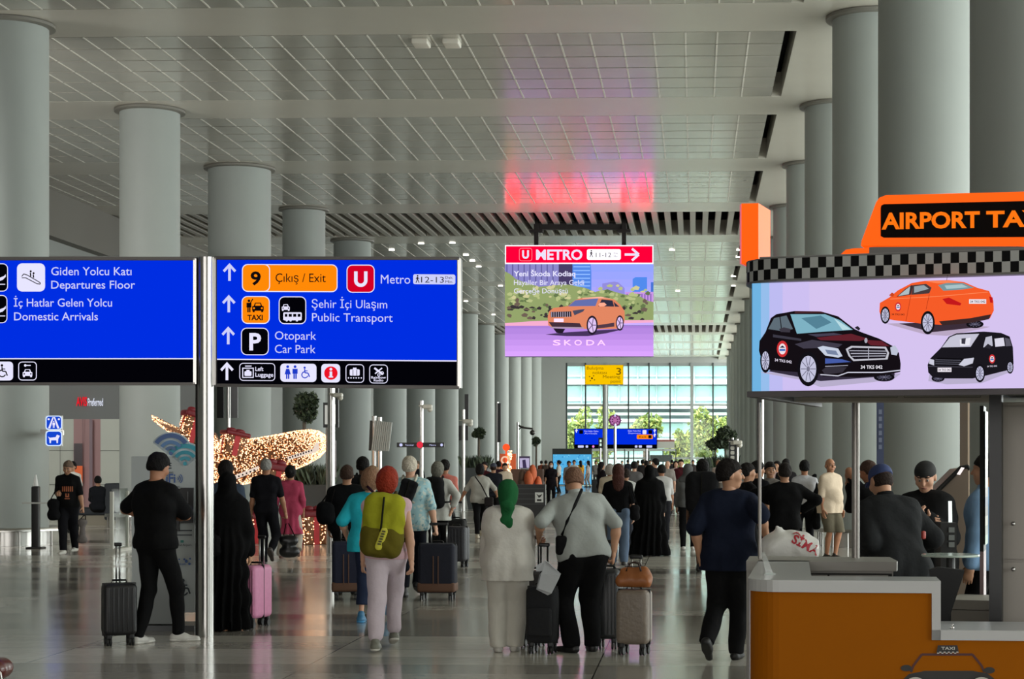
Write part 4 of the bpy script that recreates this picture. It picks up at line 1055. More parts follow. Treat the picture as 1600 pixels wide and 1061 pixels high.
wheel(1153, 894, 24, 42); wheel(1292, 866, 16, 30); badge(1209, 828, 15); a.text('34 TKS 042', Q(1186, 0)[0], Q(1232, 0)[0], Q(0, 866)[1], 2.4, c_(214, 206, 222), .02, -.06)
at_origin(a.mb.build('display_face', None, t), K0)
mb = MB(); sideb = kq(-.002, 1.75)
for i, c in enumerate(((84, 150, 200), (96, 186, 206), (70, 140, 160), (120, 196, 216), (96, 160, 214))):
    p0 = kq(-.004, i * .35); p1 = kq(-.004, (i + 1) * .35); mb.add([p0 + UP * zb_, p1 + UP * zb_, p1 + UP * zt_, p0 + UP * zt_], [(0, 1, 2, 3)], emat(c, .9))
at_origin(mb.build('side_display', None, t), K0)
# chequered band
mb = MB(); CW = mat('checker_white', (158, 160, 158), .6, spec=.2); CB = mat('checker_black', (8, 8, 9), .7, spec=.1)
z0, z1 = zt_ + .012, zt_ + .118
path = corner_path(.18, 1.7, 3.2, .07, 10); L = [0]
for p, q in zip(path[:-1], path[1:]): L.append(L[-1] + math.hypot(q[0] - p[0], q[1] - p[1]))
def along(s_):
    for i in range(len(L) - 1):
        if s_ <= L[i + 1] or i == len(L) - 2:
            f = (s_ - L[i]) / (L[i + 1] - L[i]); return (path[i][0] + (path[i + 1][0] - path[i][0]) * f, path[i][1] + (path[i + 1][1] - path[i][1]) * f)
sq = .0418; n = int(L[-1] / sq)
for i in range(n):
    for r in range(2):
        p, q = along(i * sq), along((i + 1) * sq); za = z0 + (z1 - z0) / 2 * r
        mb.add([kq(*p, za), kq(*q, za), kq(*q, za + (z1 - z0) / 2), kq(*p, za + (z1 - z0) / 2)], [(0, 1, 2, 3)], CB if (i + r) % 2 else CW)
at_origin(mb.build('chequered_band', None, t), K0)
mb = MB()
for zz in (z0, z1):
    pts = [kq(*p, zz) for p in path] + [kq(3.2, .3, zz), kq(.3, .3, zz), kq(.3, 1.7, zz)]
    mb.slab(pts, UP * (.006 if zz == z1 else -.012))
at_origin(mb.build('band_rim', mat('band_rim', (90, 90, 88), .5), t), K0)
mb = MB(); mb.obox(kq(-.02, -.012, zb_ - .03), KE * 3.2, KN * .06, UP * .03); mb.obox(kq(-.03, 0, zb_ - .03), KE * .05, KN * 1.8, UP * .03); at_origin(mb.build('lower_rim', mat('rim_dark', (66, 60, 62), .5), t), K0)
# soffit beam, posts
sof = Plane(kq(0, .95), KE)
mb = MB(); flat_on(sof, 1222, 600, 1548, 627.5, .2, mat('soffit', (150, 142, 132), .5), mb); at_origin(mb.build('soffit_beam', None, t), K0)
a = Art(sof, .003)
sl_ = mat('seam_dark', (40, 38, 36), .7)
for x in (1402, 1413, 1532): a.line([(x, 608), (x, 621)], .8, sl_)
a.line([(1285, 621.5), (1402, 621)], .8, sl_); a.line([(1413, 621), (1532, 620.5)], .8, sl_); at_origin(a.mb.build('soffit_seams', None, t), K0)
PD = 11.0
mb = MB(); mb.tube([G(1337, PD) + UP * 1.1, G(1337, PD) + UP * 2.06], .024, n=16); at_origin(mb.build('post', mat('post_grey', (158, 152, 146), .35, .6), t, 'auto'), K0)
mb = MB(); mb.tube([G(1187, 10.9) + UP * 1.1, G(1187, 10.9) + UP * 2.05], .010, n=12); at_origin(mb.build('post', mat('post_grey', (158, 152, 146), .35, .6), t, 'auto'), K0)
bp_ = G(1556, 9.7); mb = MB(); mb.obox(bp_ - KE * .036, KE * .066, KN * .1, UP * 2.06); at_origin(mb.build('post', mat('post_black', (9, 9, 10), .4), t), K0)

# roof sign
RP = Plane(kq(0, .25), KE); pw = RP.hit(1360, 400)
t = thing('taxi_roof_sign', 'orange roof sign lettered AIRPORT TAXI on top of the kiosk', 'sign', pw)
TO = mat('taxi_orange', (255, 92, 0), .5, emit=.72, spec=.2)
mb = MB(); outline = [(1345, 384), (1346, 377), (1369, 316), (1374, 309), (1384, 305), (1600, 299.5), (1700, 297), (1712, 303), (1738, 376), (1736, 384), (1600, 385.5)]
mb.slab([RP.hit(*p) for p in outline], RP.n * -.12); at_origin(mb.build('board', TO, t), pw)
a = Art(RP, .002); a.k = 1; a.poly([(1376, 325), (1377, 321), (1381, 319), (1690, 312), (1697, 316), (1697, 366), (1692, 370), (1381, 371.5), (1376, 369)], mat('sign_brown_black', (16, 9, 8), .8, spec=.1))
a.text('AIRPORT', 1377.5, 1531, 357.5, 25, emat((255, 120, 20), 1), .034, -.018); a.text('TAXI', 1541, 1640, 354.6, 25, emat((255, 120, 20), 1), .034, -.018); at_origin(a.mb.build('lettering', None, t), pw)
mb = MB(); mb.slab([RP.hit(*p) for p in ((1312, 402.5), (1314, 397), (1322, 390), (1334, 388), (1358, 387.5), (1358, 402.5))], RP.n * -.12); at_origin(mb.build('foot', TO, t), pw)
mb = MB(); mb.slab([RP.hit(*p) for p in ((1358, 386), (1740, 384), (1740, 400), (1358, 402.5))], RP.n * -.08); at_origin(mb.build('plinth', mat('plinth_grey', (104, 102, 100), .5), t), pw)
FP = Plane(kq(.05, .6), KE); pw = FP.hit(1170, 412)
t = thing('orange_fin', 'upright orange fin at the left end of the kiosk roof', 'sign', pw)
mb = MB(); q = [FP.hit(*p) for p in ((1158.5, 318), (1185, 317.5), (1185, 412), (1158.5, 412))]; mb.slab(q, FP.n * -.3); at_origin(mb.build('fin_board', TO, t), pw)
mb = MB(); q = [FP.hit(*p) - FP.n * .01 - KE * .012 for p in ((1158.5, 319), (1158.5, 319), (1158.5, 412), (1158.5, 412))]; q[1] = q[1] - FP.n * .28; q[2] = q[2] - FP.n * .28; mb.slab([q[0], q[1], q[2], q[3]], KE * .01); at_origin(mb.build('pink_edge', emat((235, 120, 140), .8), t), pw)

# front counter
a2 = math.radians(6); CE = RT * math.cos(a2) - FW * math.sin(a2); CN = RT * math.sin(a2) + FW * math.cos(a2)
C0 = G(1167, 8.98)
fpl = Plane(C0, CE)
def cu(px): return (fpl.hit(px, 900) - C0).dot(CE)
u1, u2, uend = cu(1456), cu(1470), cu(1760)
ZT, ZL, TH = 1.10, .858, .06
OR = mat('counter_orange', (152, 84, 0), .6, var=.04, scale=3, spec=.08)
t = thing('taxi_counter', 'orange stepped taxi counter with white rim and car graphic', 'counter', C0)
mb = MB(); pth = corner_path(.16, .26, u1, -.012, 8)
path_strip(mb, pth, 0, ZT - TH, None, C0, CE, CN); path_strip(mb, [(u1, .012), (uend, .012)], 0, ZL - .05, None, C0, CE, CN)
at_origin(mb.build('front_panel', OR, t), C0)
mb = MB(); mb.obox(C0 + CN * .26 + CE * .003, CE * .02, CN * 1.5, UP * (ZT - TH)); at_origin(mb.build('side_panel', mat('counter_side', (150, 144, 150), .15, spec=.8), t), C0)
RIM = mat('rim_white', (176, 176, 176), .3)
mb = MB(); top = corner_path(.16, 1.75, u2, 0, 8); inner = [(u2, .34), (.32, .34), (.30, 1.75)]
mb.slab([C0 + CE * u + CN * w + UP * ZT for u, w in top + inner], UP * -TH)
mb.obox(C0 + CE * u1 + UP * (ZL - .05), CE * (u2 - u1), CN * .34, UP * (ZT - ZL + .05 - TH))
mb.obox(C0 + CE * u1 + UP * (ZL - .05), CE * (uend - u1), CN * .5, UP * .05)
at_origin(mb.build('worktop', RIM, t), C0)
mb = MB(); mb.obox(C0 + CE * .3 + CN * .3, CE * (u2 - .3), CN * .02, UP * (ZT - TH)); mb.obox(C0 + CE * u2 + CN * .44, CE * (uend - u2), CN * .02, UP * (ZL - .05)); at_origin(mb.build('back_panel', mat('counter_back', (120, 116, 110), .5), t), C0)
gp = Plane(C0 + CN * .012, CE); a = Art(gp, .0012); a.k = 1
def W_(x, y): return (1140 + x / 3.478, 860 + y / 3.478)
def wp(*pp): return [W_(*q) for q in pp]
CG = mat('graphic_black', (18, 14, 12), .5); CM = mat('graphic_maroon', (70, 20, 16), .5); CWt = mat('graphic_white', (190, 186, 180), .5)
a.poly(wp((945, 699), (975, 672), (1060, 655), (1320, 655), (1400, 668), (1440, 699), (1445, 790), (1440, 900), (1400, 940), (985, 940), (940, 900), (935, 790)), CG)
a.line(wp((985, 662), (1000, 625), (1045, 566), (1320, 566), (1368, 625), (1385, 662)), 3.6, CM)
a.ell(*W_(960, 640), 8.5, 5, CG); a.ell(*W_(1412, 652), 8.5, 5, CG); a.line(wp((975, 648), (995, 655)), 2.5, CG); a.line(wp((1376, 655), (1396, 650)), 2.5, CG)
a.poly(wp((1124, 556), (1132, 516), (1238, 516), (1246, 556)), CG); a.text('TAXI', W_(1150, 0)[0], W_(1224, 0)[0], W_(0, 540)[1], 4.6, CWt, .02)
for i in range(10): a.rect(*W_(1128 + i * 11.6, 550 if i % 2 else 556), *W_(1139 + i * 11.6, 556 if i % 2 else 562), CWt)
a.ell(*W_(1010, 720), 14, 9, CWt); a.ell(*W_(1370, 720), 14, 9, CWt)
at_origin(a.mb.build('car_graphic', None, t), C0)
mb = MB(); p = C0 + CE * cu(1489) + CN * .06 + UP * ZL; mb.lathe([(.012, 0), (.012, .012), (.004, .014), (.004, .02), (.008, .022), (.008, .026)], p, n=12); at_origin(mb.build('bell_knob', M_STEEL, t, True), C0)

# rear cabinet
RD = 10.6; pl = Plane(G(1280, RD), CE); pw = G(1280, RD)
t = thing('drawer_cabinet', 'grey drawer cabinet behind the counter carrying the white bag', 'cabinet', pw)
CG_ = mat('cabinet_grey', (150, 146, 138), .45)
def pz(px, z): 
    p = pl.hit(px, HOR); return Vector((p.x, p.y, z))
mb = MB(); a0, b0 = pz(1166, 0), pz(1396, 0); mb.obox(a0 + CN * .03, b0 - a0, CN * .5, UP * 1.045); at_origin(mb.build('carcass', CG_, t), pw)
mb = MB(); b1 = pz(1401, 0); mb.slab([a0 + UP * 1.1, b1 + UP * 1.1, b1 + CN * .1 + CE * .01 + UP * 1.1, b0 + CN * .55 + UP * 1.1, a0 + CN * .55 + UP * 1.1], UP * -.055); at_origin(mb.build('worktop', CG_, t), pw)
for x0, x1 in ((1236, 1293), (1296, 1388)):
    a_, b_ = pz(x0, .72), pz(x1, .72); mb = MB(); mb.obox(a_ + CN * .012, b_ - a_, CN * .02, UP * .30); d = at_origin(mb.build('drawer', CG_, t), pw)
    mb = MB(); p = pz(1307 if x0 > 1290 else 1246, zof(905, RD)); mb.ball(p, .012, n=10); at_origin(mb.build('knob', M_STEEL, d, True), pw)
mb = MB(); mb.obox(pz(1172, .7) + CN * .02, pz(1394, .7) - pz(1172, .7), CN * .008, UP * .33); at_origin(mb.build('shadow_gap', mat('gap_dark', (36, 34, 32), .8), t), pw)
# plastic menu holder
pl3 = Plane(G(1196, 9.35), CE); pw = pl3.hit(1200, 905); pw.z = 1.1
t = thing('leaflet_stand', 'clear acrylic leaflet stand leaning on the counter corner', 'stand', pw)
mb = MB(); q = [pl3.hit(*p) for p in ((1189, 864), (1195, 862), (1211, 904), (1199, 906))]; mb.slab(q, CN * .012); at_origin(mb.build('sheet', GLASS, t), pw)
mb = MB(); mb.obox(pw - CE * .02, CE * .06, CN * .08, UP * .008); at_origin(mb.build('foot', GLASS, t), pw)

# tall cabinet right, poster, bench, table, seat back
pw = G(1566, 9.9); WP = Plane(pw, KE)
t = thing('tall_cabinet', 'tall grey cabinet with two knobs at the right edge of the kiosk', 'cabinet', pw)
mb = MB(); mb.obox(pw, KE * .9, KN * .5, UP * 2.02); at_origin(mb.build('carcass', mat('tall_cabinet_grey', (158, 151, 143), .5), t), pw)
for (y0, y1, yk) in ((636, 873, 818), (878, 1010, 889)):
    mb = MB(); z0_, z1_ = zof(y1, 9.9), zof(y0, 9.9); mb.obox(pw + KE * .006 - KN * .012 + UP * z0_, KE * .86, KN * .012, UP * (z1_ - z0_)); d = at_origin(mb.build('door', mat('tall_cabinet_grey', (158, 151, 143), .5), t), pw)
    mb = MB(); p = WP.hit(1584, yk) - KN * .03; mb.tube([p + KN * .02, p], .006, n=8); mb.ball(p, .013, n=10); at_origin(mb.build('knob', M_STEEL, d, True), pw)
pw = G(1543, 11.2); 
t = thing('poster_stand', 'narrow framed poster stand seen edge-on left of the black post', 'poster', pw)
pd = (RT * .35 + FW * .94).normalized(); p0 = G(1537, 10.9)
mb = MB(); mb.obox(p0 + UP * zof(862, 10.9), RT * .075 + FW * .3, FW * .02 - RT * .02, UP * (zof(634, 10.9) - zof(862, 10.9))); at_origin(mb.build('frame', M_BLACK, t), pw)
a_ = p0 + RT * .006 - FW * .004; mb = MB()
z0_, z1_ = zof(852, 10.9), zof(642, 10.9); d = RT * .07 + FW * .27
for i in range(14):
    f0, f1 = i / 14, (i + 1) / 14; c = [(170, 190, 176), (150, 156, 150), (190, 186, 176), (120, 118, 120), (96, 104, 130), (150, 140, 138)][i % 6]
    mb.slab([a_ + UP * (z0_ + (z1_ - z0_) * f0), a_ + d + UP * (z0_ + (z1_ - z0_) * f0), a_ + d + UP * (z0_ + (z1_ - z0_) * f1), a_ + UP * (z0_ + (z1_ - z0_) * f1)], -FW * .006 + RT * .002, mat('poster_%d' % (i % 6), c, .3))
at_origin(mb.build('poster', None, t), pw)
mb = MB(); mb.obox(p0, RT * .075 + FW * .3, FW * .02 - RT * .02, UP * zof(862, 10.9)); at_origin(mb.build('base_panel', mat('rose_panel', (150, 128, 132), .4), t), pw)
pw = G(1520, 10.6)
t = thing('storage_bench', 'low pale storage box under the poster stand', 'box', pw)
zt2 = zof(935, 10.6); q0 = G(1486, 10.5)
mb = MB(); mb.obox(q0, KE * .28, KN * .45, UP * (zt2 - .06)); at_origin(mb.build('body', mat('bench_pale', (148, 142, 130), .5), t), pw)
mb = MB(); mb.obox(q0 - KE * .006 - KN * .006 + UP * (zt2 - .055), KE * .29, KN * .46, UP * .055); at_origin(mb.build('lid', mat('bench_pale', (148, 142, 130), .5), t), pw)
TD = 11.6; pw = G(1485, TD); zz = zof(866, TD)
t = thing('glass_table', 'small round glass-topped high table behind the counter', 'table', pw)
mb = MB(); mb.lathe([(.185, zz - .014), (.19, zz - .007), (.185, zz)], pw, n=40); at_origin(mb.build('tabletop', mat('table_glass', (176, 190, 180), .12, spec=.8), t, 'auto'), pw)
mb = MB(); mb.tube([pw, pw + UP * (zz - .014)], .03, n=14); mb.lathe([(.2, 0), (.2, .015), (.03, .03)], pw, n=30); at_origin(mb.build('pedestal', M_BLACK, t, 'auto'), pw)
pw = G(1484, 10.0); sp_ = Plane(pw, CE)
t = thing('bar_chair', 'black tapered bar chair turned away behind the counter step', 'chair', pw)
mb = MB(); mb.slab([sp_.hit(*p) for p in ((1452, 890), (1466, 886), (1507, 891), (1506, 897), (1480, 976), (1462, 977))], CN * .05); at_origin(mb.build('backrest', mat('chair_black', (10, 10, 11), .6), t), pw)
mb = MB(); p = G(1470, 10.25); mb.rbox(p + UP * .62, (.4, .42, .06), .025); at_origin(mb.build('seat', mat('chair_black', (10, 10, 11), .6), t, 'auto'), pw)
mb = MB(); mb.tube([p, p + UP * .6], .03, n=12); mb.lathe([(.2, 0), (.2, .012), (.03, .03)], p, n=24); at_origin(mb.build('pedestal', M_STEEL, t, 'auto'), pw)
# control tower with round sockets and white lamp
pw = G(1484, 13.6)
t = thing('charging_cabinet', 'black upright cabinet with three socket squares and a white lamp', 'cabinet', pw)
p0 = G(1470, 13.6); mb = MB(); mb.obox(p0, RT * .12, FW * .3, UP * zof(817, 13.6)); at_origin(mb.build('body', M_BLACK, t), pw)
cp = Plane(p0, RT)
for i, y in enumerate((828, 840, 851)):
    mb = MB(); flat_on(cp, 1482, y - 4, 1491, y + 4, .01, mat('socket_grey', (104, 108, 106), .4), mb); o = at_origin(mb.build('socket', None, t), pw); o.location -= FW * .012
mb = MB(); mb.tube([P(1485, 816, 13.7), P(1484.5, 783, 13.7)], .014, n=10); at_origin(mb.build('lamp', emat((226, 238, 232), 1.5), t, True), pw)
# leaning escalator balustrade with lit tip, beige stone block, blue vertical banner
pw = G(1470, 19)
t = thing('escalator_rail', 'slanted pale escalator side with dark handrail and lit tip', 'escalator', pw)
bp2 = Plane(pw, RT)
mb = MB(); mb.slab([bp2.hit(*p) for p in ((1392, 840), (1500, 733), (1513, 731), (1513, 969.5), (1392, 969.5))], FW * .6); at_origin(mb.build('balustrade', mat('balustrade_beige', (134, 118, 104), .4), t), pw)
mb = MB(); mb.tube([bp2.hit(1392, 838) - FW * .05, bp2.hit(1500, 731) - FW * .05, bp2.hit(1510, 729) - FW * .05, bp2.hit(1514, 733) - FW * .05], .025, n=10); at_origin(mb.build('handrail', M_BLACK, t, True), pw)
mb = MB(); mb.slab([bp2.hit(*p) - FW * .08 for p in ((1493, 741), (1500, 730), (1505, 731), (1498, 742))], FW * .03); at_origin(mb.build('lit_tip', emat((240, 230, 226), 1.2), t), pw)
mb = MB(); p0 = G(1512, 21); mb.obox(p0, RT * 1.4, FW * .5, UP * 4.2); struct(mb.build('partition_wall', mat('stone_beige', (168, 148, 128), .5, var=.08, scale=2)), 'beige stone partition behind the kiosk', 'wall')
BD = 24; t, pw = pole('banner_pole', 'slim dark blue vertical banner on a pole behind the kiosk', 1376, 620, BD, .03, 'banner')
b, pl = panel_part(t, pw, 'banner', 1370, 622, 1381, 725, BD - .05, mat('banner_blue', (52, 62, 92), .5), .03)
a = Art(pl, .003); a.k = 1
for i in range(6): a.rect(1373, 640 + i * 11, 1378, 647 + i * 11, mat('banner_mark', (110, 118, 140), .5))
at_origin(a.mb.build('banner_marks', None, b), pw)
# vertical black pictogram column and tall sign by the right columns
t, pw = pole('pictogram_pole', 'dark vertical pictogram board on a pole left of the kiosk screen edge', 1190, 600, 30, .04, 'sign')
b, pl = panel_part(t, pw, 'board', 1183, 618, 1190, 728, 29.9, mat('board_dark', (46, 44, 44), .5), .06); a = Art(pl, .004); a.k = 1
for i in range(9): a.rect(1184.3, 636 + i * 9.6, 1188.6, 642 + i * 9.6, mat('board_mark', (190, 186, 176), .5))
at_origin(a.mb.build('pictograms', None, b), pw)
t, pw = pole('pictogram_pole', 'black pictogram column beside the dark potted tree', 1144.5, 684, 66, .05, 'sign')
b, pl = panel_part(t, pw, 'board', 1139, 687, 1150, 728, 65.9, DK, .1); a = Art(pl, .01); a.k = 1
for i in range(5): a.rr(1141.5, 690 + i * 7.4, 1147.5, 695.5 + i * 7.4, 1.5, mat('board_mark', (190, 186, 176), .5))
at_origin(a.mb.build('pictograms', None, b), pw)
t, pw = pole('camera_pole', 'slim pole with a camera lamp right of the dark potted tree', 1152, 686, 66, .05); cam_part(t, pw, 1152, 690, 65.8)

# ================================================================== WIFI KIOSK
ND = 17.9; np_ = Plane(G(255, ND), RT); pw = G(255, ND)
t = thing('wifi_kiosk', 'white free wifi kiosk with blue wave symbols on top', 'kiosk', pw)
KW = mat('kiosk_white', (170, 176, 176), .5)
mb = MB(); flat_on(np_, 205, 713, 305, 820, .12, KW, mb); flat_on(np_, 268, 820, 304, 957, .12, KW, mb); flat_on(np_, 206, 820, 226, 957, .12, KW, mb); at_origin(mb.build('board', None, t), pw)
mb = MB(); flat_on(np_, 226, 880, 268, 975, .3, mat('kiosk_grey', (128, 132, 132), .4), mb); at_origin(mb.build('pedestal', None, t), pw)
mb = MB(); mb.obox(G(207, ND) + FW * -.05, RT * .63, FW * .5, UP * .05); at_origin(mb.build('base', mat('kiosk_base', (56, 58, 60), .4), t), pw)
mb = MB(); flat_on(np_, 245, 764, 281, 830, .14, M_BLACK, mb); flat_on(np_, 283, 762, 303.5, 817, .14, M_BLACK, mb); o = at_origin(mb.build('terminal', None, t), pw); o.location -= FW * .03
a = Art(np_, .002); a.k = 20; a.rect(262, 772, 279, 812, emat((16, 22, 120), .8)); a.rect(288, 793, 299, 800, emat((20, 60, 230), 1.2)); a.line([(293.5, 768), (293.5, 790)], 1.2, mat('slot_grey', (90, 90, 92), .4)); a.rect(246, 818, 262, 824, emat((200, 205, 230), .8))
a.k = 2; DB = mat('print_dark', (40, 46, 56), .6); PB = mat('print_blue', (64, 92, 150), .6)
a.text('FREE', 241, 268, 732, 9, DB, .03); a.text('Türk Telekom', 246, 271, 740, 4.5, DB, 0); a.text('WiFi', 240, 274, 754, 14, PB, .02); a.arc(276, 748, 2, 3.4, -50, 50, PB); a.arc(276, 748, 5, 6.4, -50, 50, PB); a.arc(276, 748, 8, 9.4, -50, 50, PB)
a.text('ücretsiz internet', 246, 281, 762, 4, DB, 0); a.line([(273, 829), (300, 829)], 1.6, DB); a.line([(273, 836), (300, 836)], 1.6, DB); a.text('Istanbul Airport', 271, 299, 853, 3.6, DB, 0); a.rect(282, 844, 287, 848, mat('print_teal', (60, 130, 120), .6)); a.text('Telekom', 272, 290, 883, 4, PB, .01)
for q in ((291, 877, 2.4), (296, 881, 2), (288, 874, 1.6), (297, 873, 1.5), (280, 874, 1.2)): a.ell(q[0], q[1], q[2], q[2], PB)
ic_wheel(a, 286, 907, 26, DB); a.ell(283, 944, 4, 4, mat('print_grey', (100, 104, 104), .6)); at_origin(a.mb.build('printing', None, t), pw)
for (cx, cy, R, cols) in ((267, 708, 33, ((70, 98, 150), (88, 128, 176), (78, 108, 150))), (289, 724, 33, ((52, 152, 170), (40, 140, 160), (60, 150, 170)))):
    mb = MB(); a = Art(np_, .003); a.k = 12 if cx < 280 else 6
    pts = [np_.hit(cx + R * math.cos(math.radians(q)), cy + R * math.sin(math.radians(q)), .02 if cx < 280 else .0) for q in range(-150, -29, 8)] + [np_.hit(cx + 3, cy + 4), np_.hit(cx - 3, cy + 4)]
    mb.slab(pts, FW * .03, mat('icon_white', (186, 200, 206), .5)); o = at_origin(mb.build('wave_symbol', None, t), pw)
    for (r0, r1), c in zip(((24, 31), (14.5, 20), (6, 11)), cols): a.arc(cx, cy, r0, r1, -146, -34, mat('wave_%d_%d_%d' % c, c, .5))
    a.ell(cx, cy + .5, 3, 3, mat('wave_%d_%d_%d' % cols[0], cols[0], .5)); at_origin(a.mb.build('waves', None, o), pw)

# ================================================================== BARRIER, STALL
BD = 50; pl = Plane(G(830, BD), RT); pw = G(830, BD)
t = thing('barrier_board', 'low black barrier board with small white eagle notice', 'barrier', pw)
mb = MB(); flat_on(pl, 806, 757, 852, 814, .3, M_BLACK, mb); at_origin(mb.build('board', None, t), pw)
a = Art(pl, .006); a.k = 1
for y in (763, 771, 779, 787): a.rect(809, y, 836 if 768 < y < 786 else 850, y + 1.4, mat('slat_dark', (50, 50, 52), .4))
a.rect(836, 769.5, 849, 785, mat('notice_white', (196, 196, 192), .6)); a.poly([(838, 771.5), (842, 774), (847.5, 772), (845, 776), (842, 778), (840, 775)], CG); a.rect(839, 780, 846, 783, CG); at_origin(a.mb.build('notice', None, t), pw)
SDp = 66; pw = G(812, SDp)
t = thing('orange_stall', 'orange stall with round lit sign and string-lit post behind the barrier', 'stall', pw)
sp3 = Plane(pw, RT); OS = mat('stall_orange', (206, 92, 48), .5, emit=.25)
mb = MB(); flat_on(sp3, 781, 709, 806, 733, .3, OS, mb); flat_on(sp3, 786, 733, 848, 775, .8, mat('stall_brown', (84, 60, 48), .6), mb); at_origin(mb.build('booth', None, t), pw)
mb = MB(); p = P(791, 699, SDp); mb.tube([p - FW * .06, p + FW * .06], .13, n=24); mb.tube([P(791, 704, SDp), P(791, 735, SDp)], .03, n=8); at_origin(mb.build('round_sign', emat((255, 84, 40), 1.2), t, 'auto'), pw)
mb = MB(); mb.tube([G(796, SDp - .3), P(796, 704, SDp - .3)], .03, n=8); at_origin(mb.build('post', M_STEEL, t, 'auto'), pw)
mb = MB(); bulbs(mb, [P(796 + random.uniform(-3, 3), random.uniform(704, 758), SDp - .4) for i in range(60)], .035); o = at_origin(mb.build('string_lights', None, t), pw); o['kind'] = 'stuff'
mb = MB(); flat_on(sp3, 811, 713, 828, 732, .2, mat('stall_violet', (66, 52, 92), .5), mb); at_origin(mb.build('screen_frame', None, t), pw)
a = Art(sp3, .01); a.k = 2; a.rect(812, 716, 827, 731, emat((190, 180, 214), .9)); a.poly([(816, 719), (821, 718), (823, 731), (817, 731)], emat((60, 50, 80), 1)); a.arc(789, 719, 4, 6.5, 0, 360, emat((240, 200, 170), 1)); at_origin(a.mb.build('display_face', None, t), pw)
for i, (px, w, h, c, lab) in enumerate(((814, 20, 1.35, (96, 74, 60), 'brown carved elephant-like figure mass left on the stall'), (834, 16, 1.5, (190, 92, 52), 'orange draped figure mass right on the stall'))):
    g = G(px, 60); t = thing('draped_display', lab.replace('elephant-like figure mass', 'bulky covered display').replace('figure mass', 'display'), 'display', g)
    mb = MB(); s_ = w * 60 / FPX
    for k in range(5): mb.ball((random.uniform(-.5, .5) * s_, random.uniform(-.2, .2), h * (.3 + .13 * k)), (s_ * random.uniform(.3, .5), .3, h * .22), n=14)
    mb.build('drape', mat('drape_%d' % i, c, .8, var=.4, scale=6, bump=.5), t, True)
    mb = MB(); mb.box((0, 0, .2), (s_ * .9, .5, .4)); mb.build('plinth', M_BLACK, t)

# ================================================================== FIGURES: one smooth surface per body, clothing as its own meshes
V3 = lambda *a: np.array(a, float)
def unit(v):
    n = np.linalg.norm(v); return v / n if n > 1e-9 else v

